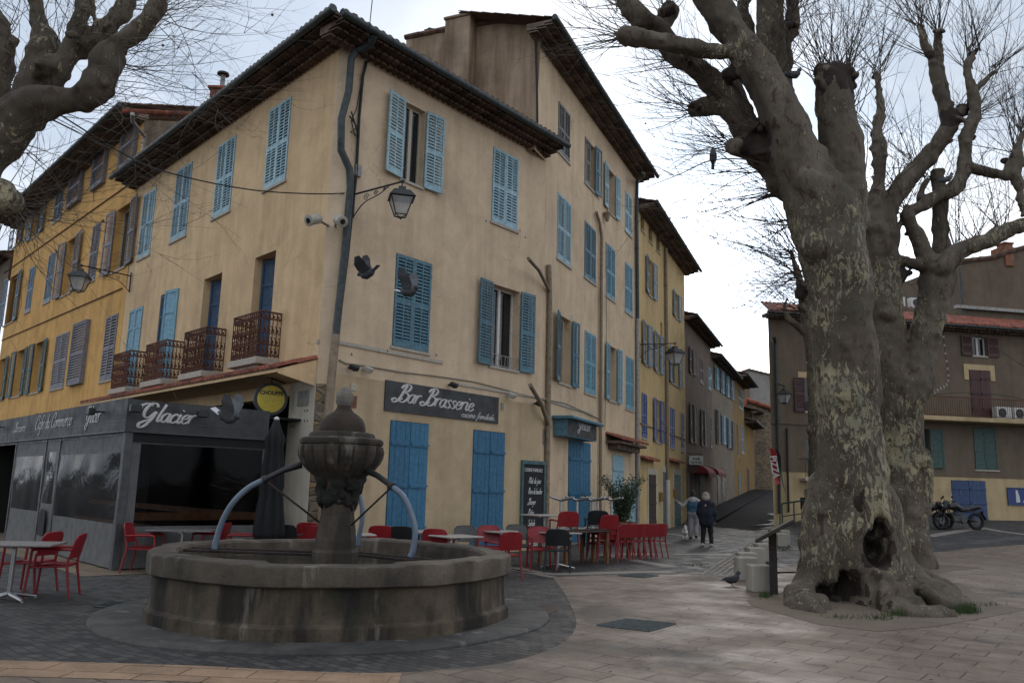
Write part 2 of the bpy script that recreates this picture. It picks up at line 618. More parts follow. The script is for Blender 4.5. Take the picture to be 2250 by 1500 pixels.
def m_tiles(name, base, seed=0.0):
    q = NM(name)
    cell = q.voro(4.2, q.mapping(scale=(1, 0.55, 0.55), loc=(seed, 0, 0)), out='Color')
    sp = q.n('ShaderNodeSeparateColor')
    q.l(cell, sp.inputs[0])
    c = q.ramp(sp.outputs[0], [(0.0, tuple(x * 0.55 for x in base)), (0.5, base), (1.0, (base[0] * 1.35, base[1] * 1.25, base[2] * 1.2))])
    c = q.mix(0.75, c, q.ramp(q.noise(3.2, 6), [(0.35, (0.42, 0.40, 0.38)), (0.62, (1.05, 1, 1))]), 'MULTIPLY')
    q.bump(q.noise(25, 3), 0.3, 0.01)
    return q.out(c, 0.9)
M['tiles'] = m_tiles('canal_tiles_weathered', (0.13, 0.075, 0.05))
M['tiles_red'] = m_tiles('canal_tiles_red', (0.27, 0.085, 0.05), 3)
M['eave'] = m_tiles('eave_tiles_brown', (0.15, 0.105, 0.08), 5)  # dull brown tile tone for the corbelled eave rows
M['eave_light'] = m_tiles('eave_tiles_grey', (0.20, 0.155, 0.12), 6)
def m_stonewall():
    q = NM('rubble_stone')
    v = q.mapping(scale=(1, 1, 1.7))
    d = q.voro(3.6, v, 'DISTANCE_TO_EDGE')
    cl = q.voro(3.6, v, 'F1', 'Color')
    sp = q.n('ShaderNodeSeparateColor')
    q.l(cl, sp.inputs[0])
    c = q.ramp(sp.outputs[0], [(0, (0.13, 0.09, 0.06)), (0.4, (0.22, 0.165, 0.11)), (0.75, (0.30, 0.24, 0.16)), (1, (0.30, 0.19, 0.09))])
    c = q.mix(q.ramp(d, [(0.02, 1.0), (0.07, 0.0)]), c, (0.20, 0.175, 0.14))
    c = q.mix(0.5, c, q.ramp(q.noise(9, 5), [(0.35, 0.6), (0.65, 1.1)]), 'MULTIPLY')
    q.bump(q.ramp(d, [(0.0, 0.0), (0.14, 1.0)]), 0.8, 0.04)
    return q.out(c, 0.95)
M['rubble'] = m_stonewall()
def m_fountain(name, col, moss=1.0, seed=0.0):
    """old limestone with black algae runs, lime runs and moss"""
    q = NM(name)
    v = q.mapping(loc=(seed, seed, seed))
    c = q.ramp(q.noise(2.2, 7, v, 0.65), [(0.3, tuple(x * 0.5 for x in col)), (0.52, col), (0.75, tuple(x * 1.4 for x in col))])
    vs = q.mapping(scale=(1, 1, 0.16), src=v)
    run = q.ramp(q.noise(2.1, 5, vs, 0.6), [(0.42, (0.13, 0.12, 0.10)), (0.54, (1, 1, 1))])
    c = q.mix(0.9 * moss, c, run, 'MULTIPLY')
    bigd = q.ramp(q.noise(0.42, 4, q.mapping(loc=(2, 1, 6), src=v), 0.6), [(0.42, (0.30, 0.28, 0.22)), (0.58, (1.15, 1.12, 1.05))])
    c = q.mix(moss, c, bigd, 'MULTIPLY')
    lime = q.ramp(q.noise(3.3, 5, q.mapping(scale=(1, 1, 0.14), loc=(9, 4, 2), src=v), 0.6), [(0.60, 0.0), (0.70, 0.65)])
    c = q.mix(lime, c, (0.24, 0.215, 0.175))
    ms = q.ramp(q.noise(1.7, 6, q.mapping(loc=(5, 5, 1), src=v), 0.65), [(0.55, 0.0), (0.68, 0.7 * moss)])
    c = q.mix(ms, c, (0.028, 0.030, 0.014))
    f = q.noise(30, 4, v)
    c = q.mix(0.5, c, q.ramp(f, [(0.3, 0.7), (0.7, 1.15)]), 'MULTIPLY')
    b1 = q.bump(q.noise(3.5, 5, v), 0.5, 0.05)
    q.bump(f, 0.5, 0.012, b1)
    return q.out(c, 0.85)
M['f_basin'] = m_fountain('fountain_limestone', (0.092, 0.069, 0.048))
M['f_rim'] = m_fountain('fountain_rim_stone', (0.115, 0.09, 0.068), 0.5, 4.0)
M['f_top'] = m_fountain('fountain_carved_stone', (0.078, 0.059, 0.045), 0.75, 8.0)
M['f_dome'] = m_fountain('fountain_mossy_dome', (0.07, 0.04, 0.028), 0.7, 2.0)
M['f_pale'] = m_fountain('fountain_pinecone_stone', (0.165, 0.145, 0.125), 0.25, 5.0)
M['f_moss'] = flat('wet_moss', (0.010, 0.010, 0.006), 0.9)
def m_hose():
    q = NM('grey_blue_hose')
    return q.out(q.ramp(q.noise(3, 3), [(0.3, (0.10, 0.13, 0.175)), (0.7, (0.15, 0.19, 0.24))]), 0.3)
M['hose'] = m_hose()
def m_water():
    q = NM('basin_water')
    q.bump(q.noise(9, 3, dist=0.6), 0.25, 0.02)
    return q.out((0.006, 0.008, 0.007), 0.04, spec=0.5)
M['water'] = m_water()
def m_bark():
    """plane tree bark: grey olive plates flaking to cream and brown"""
    q = NM('plane_bark')
    v = q.mapping(scale=(1, 1, 0.45))
    w = q.n('ShaderNodeVectorMath', operation='ADD')
    q.l(v, w.inputs[0])
    nz = q.n('ShaderNodeTexNoise')
    nz.inputs['Scale'].default_value = 3.0
    nz.inputs['Detail'].default_value = 3
    q.l(v, nz.inputs['Vector'])
    sc = q.n('ShaderNodeVectorMath', operation='SCALE')
    q.l(nz.outputs['Color'], sc.inputs[0])
    sc.inputs['Scale'].default_value = 0.35
    q.l(sc.outputs[0], w.inputs[1])
    wv = w.outputs[0]
    base = q.ramp(q.noise(1.3, 5, wv, 0.6), [(0.33, (0.056, 0.041, 0.029)), (0.5, (0.098, 0.076, 0.054)), (0.68, (0.145, 0.116, 0.086))])
    zone = q.noise(0.75, 3, q.mapping(loc=(7, 2, 5)), 0.5)
    flk = q.mix(0.25, q.noise(15.0, 7, wv, 0.64, 0.5), q.noise(40, 4, wv, 0.6))
    sz = q.n('ShaderNodeSeparateXYZ')
    q.l(q.tc, sz.inputs[0])
    hz = q.ramp(q.math('DIVIDE', sz.outputs[2], 12.0), [(0.0, 0.38), (0.05, 0.53), (0.25, 0.525), (0.5, 0.465), (0.8, 0.41)])
    amt = q.math('ADD', flk, q.math('ADD', q.math('MULTIPLY', q.math('SUBTRACT', zone, 0.5), 0.55), q.math('SUBTRACT', hz, 0.5)))
    c = q.mix(q.ramp(amt, [(0.490, 0.0), (0.512, 0.75), (0.530, 0.0)]), base, (0.030, 0.021, 0.015))
    c = q.mix(q.ramp(amt, [(0.527, 0.0), (0.545, 1.0)]), c, q.ramp(q.noise(3.1, 4), [(0.4, (0.30, 0.255, 0.155)), (0.62, (0.20, 0.185, 0.125))]))
    brn = q.noise(6.0, 6, q.mapping(scale=(1, 1, 0.5), loc=(3, 8, 1)), 0.65, 0.5)
    c = q.mix(q.ramp(brn, [(0.57, 0.0), (0.62, 0.9)]), c, (0.050, 0.030, 0.020))
    mo = q.noise(1.1, 5, q.mapping(loc=(1, 9, 4)), 0.7)
    c = q.mix(q.ramp(mo, [(0.58, 0.0), (0.72, 0.55)]), c, (0.040, 0.046, 0.020))
    f = q.noise(45, 3)
    ck = q.voro(9, q.mapping(scale=(1, 1, 0.28), src=wv), 'DISTANCE_TO_EDGE')
    ckm = q.ramp(ck, [(0.0, 0.0), (0.05, 1.0)])
    c = q.mix(q.ramp(q.noise(1.6, 3), [(0.45, 0.0), (0.6, 0.6)]), c, q.mix(1.0, c, q.ramp(ck, [(0.0, 0.35), (0.05, 1.0)]), 'MULTIPLY'))
    c = q.mix(0.5, c, q.ramp(f, [(0.3, 0.72), (0.7, 1.15)]), 'MULTIPLY')
    b0 = q.bump(ckm, 0.35, 0.012)
    b1 = q.bump(q.ramp(amt, [(0.51, 1.0), (0.58, 0.0)]), 0.55, 0.02, b0)
    q.bump(q.mix(0.5, f, q.noise(9, 4, wv)), 0.5, 0.015, b1)
    return q.out(c, 0.88)
M['bark'] = m_bark()
def m_dead():
    q = NM('rotten_wood')
    v = q.mapping(scale=(1, 1, 0.3))
    c = q.ramp(q.noise(5, 6, v), [(0.3, (0.012, 0.008, 0.006)), (0.6, (0.035, 0.021, 0.016)), (0.8, (0.07, 0.043, 0.032))])
    q.bump(q.noise(12, 5, v), 0.8, 0.03)
    return q.out(c, 0.95)
M['dead'] = m_dead()
M['twig'] = flat('twig_brown', (0.050, 0.034, 0.022), 0.8)
M['twig_l'] = flat('twig_pale', (0.085, 0.065, 0.045), 0.8)
def m_cobble():
    """dark setts, dusty joints, worn lighter drifts"""
    q = NM('dark_setts')
    v = q.mapping(rot=(0, 0, R(38)))
    br = q.n('ShaderNodeTexBrick')
    br.inputs['Scale'].default_value = 1.0
    br.inputs['Brick Width'].default_value = 0.17
    br.inputs['Row Height'].default_value = 0.11
    br.inputs['Mortar Size'].default_value = 0.010
    br.inputs['Mortar Smooth'].default_value = 0.4
    br.inputs['Bias'].default_value = 0.0
    br.inputs['Color1'].default_value = (0.030, 0.028, 0.027, 1)
    br.inputs['Color2'].default_value = (0.080, 0.073, 0.067, 1)
    br.inputs['Mortar'].default_value = (0.022, 0.020, 0.018, 1)
    wob = q.n('ShaderNodeTexNoise')
    wob.inputs['Scale'].default_value = 1.4
    q.l(v, wob.inputs['Vector'])
    sc = q.n('ShaderNodeVectorMath', operation='SCALE')
    q.l(wob.outputs['Color'], sc.inputs[0])
    sc.inputs['Scale'].default_value = 0.22
    ad = q.n('ShaderNodeVectorMath', operation='ADD')
    q.l(v, ad.inputs[0])
    q.l(sc.outputs[0], ad.inputs[1])
    q.l(ad.outputs[0], br.inputs['Vector'])
    c = q.mix(0.8, br.outputs['Color'], q.ramp(q.noise(0.5, 6, rough=0.65), [(0.3, 0.6), (0.65, 1.25)]), 'MULTIPLY')
    gr = q.ramp(q.noise(0.7, 6, q.mapping(loc=(4, 4, 0)), 0.7), [(0.62, 0.0), (0.74, 0.6)])
    c = q.mix(gr, c, (0.030, 0.036, 0.015))
    c = q.mix(0.4, c, q.ramp(q.noise(30, 3), [(0.3, 0.7), (0.7, 1.2)]), 'MULTIPLY')
    hh = q.math('SUBTRACT', 1.0, br.outputs['Fac'])
    b1 = q.bump(hh, 0.6, 0.02)
    q.bump(q.noise(16, 4), 0.35, 0.015, b1)
    return q.out(c, q.ramp(q.noise(2.5, 4), [(0.35, 0.55), (0.65, 0.85)]), spec=0.35)
M['cobble'] = m_cobble()
def m_paving(name, col, ang, bw, bh, stain=1.0):
    q = NM(name)
    v = q.mapping(rot=(0, 0, R(ang)))
    br = q.n('ShaderNodeTexBrick')
    br.inputs['Scale'].default_value = 1.0
    br.inputs['Brick Width'].default_value = bw
    br.inputs['Row Height'].default_value = bh
    br.inputs['Mortar Size'].default_value = 0.009
    br.inputs['Mortar Smooth'].default_value = 0.2
    br.inputs['Color1'].default_value = (*[x * 0.86 for x in col], 1)
    br.inputs['Color2'].default_value = (*[x * 1.12 for x in col], 1)
    br.inputs['Mortar'].default_value = (*[x * 0.27 for x in col], 1)
    q.l(v, br.inputs['Vector'])
    jn = q.ramp(q.noise(0.9, 4, q.mapping(loc=(3, 1, 0))), [(0.36, 0.35), (0.52, 1.0)])
    c = q.mix(jn, (*col,), br.outputs['Color'])
    big = q.ramp(q.noise(0.35, 7, rough=0.68), [(0.32, (0.70, 0.70, 0.71)), (0.52, (0.97, 0.96, 0.95)), (0.72, (1.12, 1.11, 1.09))])
    c = q.mix(0.85, c, big, 'MULTIPLY')
    c = q.mix(0.7, c, q.ramp(q.noise(2.6, 6, rough=0.68), [(0.36, 0.62), (0.62, 1.1)]), 'MULTIPLY')
    drk = q.ramp(q.noise(0.28, 6, q.mapping(loc=(11, 3, 0)), 0.72), [(0.58, 0.0), (0.66, 0.75 * stain)])
    c = q.mix(drk, c, (0.040, 0.036, 0.032))
    for px_, py_, rx, ry, an_ in ((0.75, 9.1, 1.5, 0.55, 20), (1.35, 11.6, 0.5, 1.3, 10), (-0.6, 8.2, 1.1, 0.3, 5)):
        sv = q.mapping(scale=(1 / rx, 1 / ry, 0), loc=(-px_ / rx, -py_ / ry, 0))
        ln = q.n('ShaderNodeVectorMath', operation='LENGTH')
        q.l(sv, ln.inputs[0])
        blot = q.math('ADD', ln.outputs['Value'], q.math('MULTIPLY', q.math('SUBTRACT', q.noise(2.2, 6, rough=0.7), 0.5), 1.7))
        c = q.mix(q.ramp(blot, [(0.55, 0.62 * stain), (1.0, 0.0)]), c, (0.052, 0.047, 0.043))
    c = q.mix(0.5, c, q.ramp(q.noise(42, 4), [(0.3, 0.74), (0.7, 1.18)]), 'MULTIPLY')
    b1 = q.bump(q.math('SUBTRACT', 1.0, br.outputs['Fac']), 0.35, 0.008)
    q.bump(q.noise(22, 5), 0.35, 0.008, b1)
    return q.out(c, q.ramp(q.noise(1.1, 5, q.mapping(loc=(2, 7, 0))), [(0.35, 0.55), (0.65, 0.85)]), spec=0.3)
M['paving'] = m_paving('plaza_slabs', (0.205, 0.155, 0.117), 38, 0.54, 0.36)
M['paving_band'] = m_paving('border_slabs', (0.33, 0.215, 0.135), 4, 0.60, 0.30, 0.4)
M['stripe'] = flat('pale_paving_band', (0.21, 0.18, 0.15), 0.75)
M['asphalt'] = plaster('asphalt', (0.034, 0.032, 0.032), seed=31, streak=0)
M['concrete'] = m_fountain('apron_concrete', (0.072, 0.067, 0.062), 0.35, 12.0)
M['asphalt'].node_tree.nodes['Principled BSDF'].inputs['Specular IOR Level'].default_value = 0.03
M['terrace_floor'] = m_paving('terrace_slabs', (0.20, 0.15, 0.10), 47, 1.1, 0.7, 0.3)
M['wetclay'] = flat('damp_clay', (0.030, 0.014, 0.010), 0.5)
M['grass'] = flat('grass_blades', (0.030, 0.060, 0.012), 0.8)
M['leaf'] = flat('shrub_leaf', (0.028, 0.048, 0.016), 0.6)
M['skin'] = flat('skin', (0.42, 0.24, 0.17), 0.6)
M['hair_dark'] = flat('hair_black', (0.010, 0.009, 0.009), 0.7)
M['hair_grey'] = flat('hair_grey_blond', (0.30, 0.26, 0.21), 0.8)
M['cloth_blue'] = flat('cloth_blue', (0.035, 0.085, 0.145), 0.9)
M['cloth_pale'] = flat('cloth_pale_grey', (0.32, 0.31, 0.30), 0.9)
M['cloth_grey'] = flat('cloth_grey', (0.22, 0.20, 0.21), 0.9)
M['cloth_navy'] = flat('cloth_navy', (0.008, 0.010, 0.022), 0.85)
M['cloth_black'] = flat('cloth_black', (0.007, 0.007, 0.009), 0.9)
M['shoe_white'] = flat('shoe_white', (0.42, 0.42, 0.43), 0.6)
M['fur'] = flat('fur_white', (0.45, 0.43, 0.40), 0.95)
M['fur_dark'] = flat('fur_dark', (0.03, 0.026, 0.024), 0.95)
M['feather'] = flat('feather_dark', (0.04, 0.041, 0.046), 0.7)
M['feather_g'] = flat('feather_grey', (0.10, 0.105, 0.115), 0.7)
M['feather_w'] = flat('feather_white', (0.55, 0.55, 0.56), 0.7)
M['moto'] = flat('motorbike_black', (0.008, 0.008, 0.009), 0.3)
M['tyre'] = flat('rubber', (0.010, 0.010, 0.010), 0.85)
M['chrome'] = flat('chrome', (0.5, 0.5, 0.5), 0.15, 1.0)
M['flag_red'] = flat('flag_red', (0.34, 0.018, 0.02), 0.7)
M['flag_green'] = flat('flag_green', (0.016, 0.045, 0.03), 0.7)
M['flag_orange'] = flat('flag_orange', (0.35, 0.09, 0.02), 0.7)
# ---------------------------------------------------------------- ground
def sheet(name, poly, dz, mat, step=1.5, kind='structure'):
    from mathutils.geometry import tessellate_polygon
    bm = bmesh.new()
    vs = [bm.verts.new((p[0], p[1], 0)) for p in poly]
    for t in tessellate_polygon([[Vector((p[0], p[1], 0)) for p in poly]]):
        try:
            bm.faces.new([vs[i] for i in t])
        except ValueError:
            pass
    for fc in bm.faces:
        fc.normal_update()
        if fc.normal.z < 0:
            fc.normal_flip()
    xs = [p[0] for p in poly]
    ys = [p[1] for p in poly]
    if max(ys) > 22:
        for ax, lo, hi in ((0, max(min(xs), 4), max(xs)), (1, max(min(ys), 22), max(ys))):
            k = math.ceil(lo / step)
            while k * step < min(hi, 140):
                no = (1, 0, 0) if ax == 0 else (0, 1, 0)
                co = (k * step, 0, 0) if ax == 0 else (0, k * step, 0)
                bmesh.ops.bisect_plane(bm, geom=bm.verts[:] + bm.edges[:] + bm.faces[:], plane_co=co, plane_no=no)
                k += 1
    for v in bm.verts:
        v.co.z = ter(v.co.x, v.co.y) + dz
    for fc in bm.faces:
        fc.normal_update()
        if fc.normal.z < 0:
            fc.normal_flip()
    me = bpy.data.meshes.new(name)
    bm.to_mesh(me)
    bm.free()
    me.materials.append(mat)
    o = bpy.data.objects.new(name, me)
    place(o)
    return tag(o, kind=kind)
def lines(lo, hi, st, far):
    a = []
    v = lo
    while v <= hi:
        a.append(v)
        v += st
    return [-far] + [-far * 0.4, lo - 40] + a + [hi + 40, far * 0.4, far]
gx = lines(-30, 75, 1.5, 900)
gy = lines(-30, 122, 1.5, 900)
g = MB()
for y in gy:
    for x in gx:
        g.v.append((x, y, ter(x, y)))
for j in range(len(gy) - 1):
    for i in range(len(gx) - 1):
        a = j * len(gx) + i
        g.face((a, a + 1, a + len(gx) + 1, a + len(gx)))
tag(g.build('ground', M['cobble'], fix=False), kind='structure')
G0 = lambda pts: [tuple(gnd(x, y)[:2]) for x, y in pts]
FC = (-2.24, 11.05)     # fountain centre
FR = 2.23
def smooth(pts, n=6, closed=False):
    """Catmull-Rom through the points"""
    P = [Vector(p) for p in pts]
    out = []
    N = len(P)
    for i in range(N if closed else N - 1):
        p0 = P[(i - 1) % N] if (closed or i > 0) else P[0] * 2 - P[1]
        p1, p2 = P[i], P[(i + 1) % N]
        p3 = P[(i + 2) % N] if (closed or i + 2 < N) else P[-1] * 2 - P[-2]
        for k in range(n):
            t = k / n
            out.append(0.5 * ((2 * p1) + (p2 - p0) * t + (2 * p0 - 5 * p1 + 4 * p2 - p3) * t * t + (3 * p1 - p0 - 3 * p2 + p3) * t ** 3))
    if not closed:
        out.append(P[-1])
    return out
ring = G0([(1215, 1268), (1240, 1303), (1258, 1340), (1266, 1373), (1246, 1404), (1195, 1432), (1100, 1457), (960, 1472), (820, 1478), (640, 1473), (430, 1462), (200, 1455), (0, 1450)])
ring = [tuple(v) for v in smooth([Vector((*p, 0)) for p in ring], 5)]
ring = [(a, b) for a, b, c in ring]
plaza = ring + [(-16, 7.9), (-30, -20), (60, -20), (60, 25)] + G0([(2250, 1196), (2140, 1204), (2040, 1214), (1900, 1226), (1750, 1243), (1650, 1256), (1600, 1262), (1400, 1262), (1300, 1264)])
sheet('plaza_paving', plaza, 0.004, M['paving'])
# row of long border slabs along the near edge
r2 = [p for p in ring if p[0] < -0.9]
inner = [(p[0] + 0.02, p[1] - 0.03) for p in r2]
outer = [(p[0] + 0.05, p[1] - 0.62 - 0.03 * 0) for p in r2]
sheet('border_paving', inner + outer[::-1], 0.008, M['paving_band'])
sheet('tree_bed', G0([(1640, 1318), (1700, 1306), (1760, 1290), (1850, 1270), (2000, 1262), (2120, 1290), (2200, 1330), (2262, 1338), (2170, 1356), (2060, 1376), (1930, 1388), (1800, 1372), (1700, 1345), (1650, 1330)]), 0.008, M['soil'])
sheet('far_tree_bed', G0([(1930, 1256), (2060, 1258), (2160, 1247), (2070, 1240), (1990, 1236)]), 0.009, M['soil'])
# terrace floor
for q in ([(90, 1215), (290, 1262), (330, 1285), (240, 1292), (120, 1245)],):
    pass
def band(pts, w, mat=None, name='paving_band', dz=0.004):
    c = [Vector((*p, 0)) for p in G0(pts)]
    a, b = [], []
    for i, p in enumerate(c):
        t = (c[min(i + 1, len(c) - 1)] - c[max(i - 1, 0)]).normalized()
        nn = Vector((-t.y, t.x, 0)) * w / 2
        a.append((p + nn)[:2])
        b.append((p - nn)[:2])
    return sheet(name, a + b[::-1], dz, mat or M['stripe'])
band([(1128, 1246), (1160, 1254), (1215, 1261), (1300, 1259), (1400, 1256), (1480, 1256)], 0.42)
band([(1326, 1217), (1370, 1226), (1425, 1236), (1478, 1245)], 0.40)
band([(1352, 1216.5), (1440, 1217.5)], 0.45)
band([(1478, 1217), (1590, 1217)], 0.42)
band([(1380, 1188), (1432, 1191), (1480, 1194)], 0.35)
band([(1432, 1168), (1500, 1176), (1560, 1184), (1665, 1193)], 0.40)
band([(1520, 1158), (1600, 1161), (1690, 1159)], 0.45)
band([(1690, 1258), (1752, 1257)], 0.3)
band([(1715, 1204), (1762, 1206)], 0.35)
band([(2040, 1178), (2110, 1166), (2160, 1160)], 0.4)
band([(2150, 1158), (2200, 1167), (2256, 1174)], 0.4)
band([(2040, 1196), (2140, 1192), (2256, 1180)], 0.55, M['concrete'])
band([(1110, 1248), (1218, 1268)], 0.2, M['stripe'])
# road climbing away between the houses, with its kerb and footway
fD0 = Fac((5.21, 33.36), 22.0)
rw0 = [fD0.w(t, 0, 1.55)[:2] for t in (9.0, 14, 20, 30, 42, 60, 80)]
rw1 = [fD0.w(t, 0, o)[:2] for t, o in ((80, 4.6), (60, 4.6), (42, 4.6), (30, 4.6), (20, 4.6), (12, 4.6), (7.4, 4.9), (6.4, 4.3))]
sheet('road', [tuple(p) for p in rw0 + rw1], 0.006, M['asphalt'])
# kerb: a real step along the road's left side
k = MB()
kp = [fD0.w(t, 0, 1.55) for t in (11.0, 14, 20, 30, 42, 60, 80)]
kp = smooth(kp, 4)
for i in range(len(kp) - 1):
    a, b = kp[i], kp[i + 1]
    t = (b - a).normalized()
    nn = Vector((-t.y, t.x, 0))
    za, zb = ter(a.x, a.y), ter(b.x, b.y)
    p = []
    for c, z in ((a, za), (b, zb)):
        p.append([Vector((*(c + nn * o)[:2], z + h)) for o, h in ((0, -0.05), (0, 0.13), (0.18, 0.13), (1.52, 0.15))])
    for j in range(3):
        k.quad(p[0][j], p[1][j], p[1][j + 1], p[0][j + 1])
tag(k.build('footway', M['asphalt']), kind='structure')
# raised apron round the fountain
ap = MB()
def apr(an):
    return FR + 0.52 + 0.10 * math.sin(an * 2 + 0.8) + 0.10 * mnoise.noise(Vector((math.cos(an) * 1.6, math.sin(an) * 1.6, 3)))
NA = 120
for i in range(NA):
    an = 2 * math.pi * i / NA
    c, s = math.cos(an), math.sin(an)
    for r, z in ((FR - 0.2, 0.045), (apr(an) - 0.03, 0.045), (apr(an), 0.02), (apr(an) + 0.005, -0.02)):
        ap.v.append((FC[0] + c * r, FC[1] + s * r, z + 0.006 * mnoise.noise(Vector((c * r * 3, s * r * 3, 0)))))
for i in range(NA):
    j = (i + 1) % NA
    for q in range(3):
        ap.face((i * 4 + q, i * 4 + q + 1, j * 4 + q + 1, j * 4 + q))
tag(ap.build('fountain_apron', M['concrete'], smooth='auto'), kind='structure')
# ---------------------------------------------------------------- house parts
def leaf_mesh(w, h, cols=2, rows=2, pitch=0.078, style='louvre', t=0.036):
    b = MB()
    st, top, mid, bot = min(0.06, w * 0.14), 0.075, 0.10, 0.13
    if style == 'plank':
        n = max(2, round(w / 0.14))
        for i in range(n):
            b.box(w * i / n + 0.004, w * (i + 1) / n - 0.004, -0.004 * (i % 2), t, 0, h)
        for z in (0.14, 0.48, 0.82):
            b.box(0.03, w - 0.03, -0.03, -0.005, h * z - 0.05, h * z + 0.05)
            b.box(-0.015, w * 0.9, -0.038, -0.0305, h * z - 0.018, h * z + 0.018)
        return b
    if style == 'panel':
        b.box(0, w, 0.012, t, 0, h)
        for x0, x1, z0, z1 in ((0, 0.07, 0, h), (w - 0.07, w, 0, h), (0.07, w - 0.07, 0, 0.1), (0.07, w - 0.07, h - 0.09, h), (0.07, w - 0.07, h * 0.42, h * 0.42 + 0.08), (0.07, w - 0.07, h * 0.74, h * 0.74 + 0.07)):
            b.box(x0, x1, -0.006, 0.0115, z0, z1)
        return b
    b.box(0, st, 0, t, 0, h)
    b.box(w - st, w, 0, t, 0, h)
    b.box(st, w - st, 0.002, t - 0.002, 0, bot)
    b.box(st, w - st, 0.002, t - 0.002, h - top, h)
    zs = [(bot, h - top)]
    if rows == 2:
        mz = h * 0.46
        b.box(st, w - st, 0.002, t - 0.002, mz, mz + mid)
        zs = [(bot, mz), (mz + mid, h - top)]
    xs = [(st, w - st)]
    if cols == 2:
        b.box(w / 2 - 0.018, w / 2 + 0.018, 0.003, t - 0.003, bot, h - top)
        xs = [(st, w / 2 - 0.018), (w / 2 + 0.018, w - st)]
    for x0, x1 in xs:
        for z0, z1 in zs:
            n = max(3, int((z1 - z0) / pitch))
            p = (z1 - z0) / n
            for i in range(n):
                z = z0 + i * p
                k = p * 0.50
                q = len(b.v)
                b.v += [(x0, 0.003, z + 0.006), (x1, 0.003, z + 0.006), (x1, t - 0.004, z + k + 0.012), (x0, t - 0.004, z + k + 0.012),
                        (x0, 0.003, z + 0.020), (x1, 0.003, z + 0.020), (x1, t - 0.004, z + k + 0.026), (x0, t - 0.004, z + k + 0.026)]
                for f in ((0, 1, 5, 4), (4, 5, 6, 7), (1, 0, 3, 2), (2, 3, 7, 6)):
                    b.face([q + a for a in f])
    # strap hinges
    for z in (h * 0.12, h * 0.85):
        b.box(-0.02, 0.05, -0.007, -0.001, z, z + 0.03)
    return b
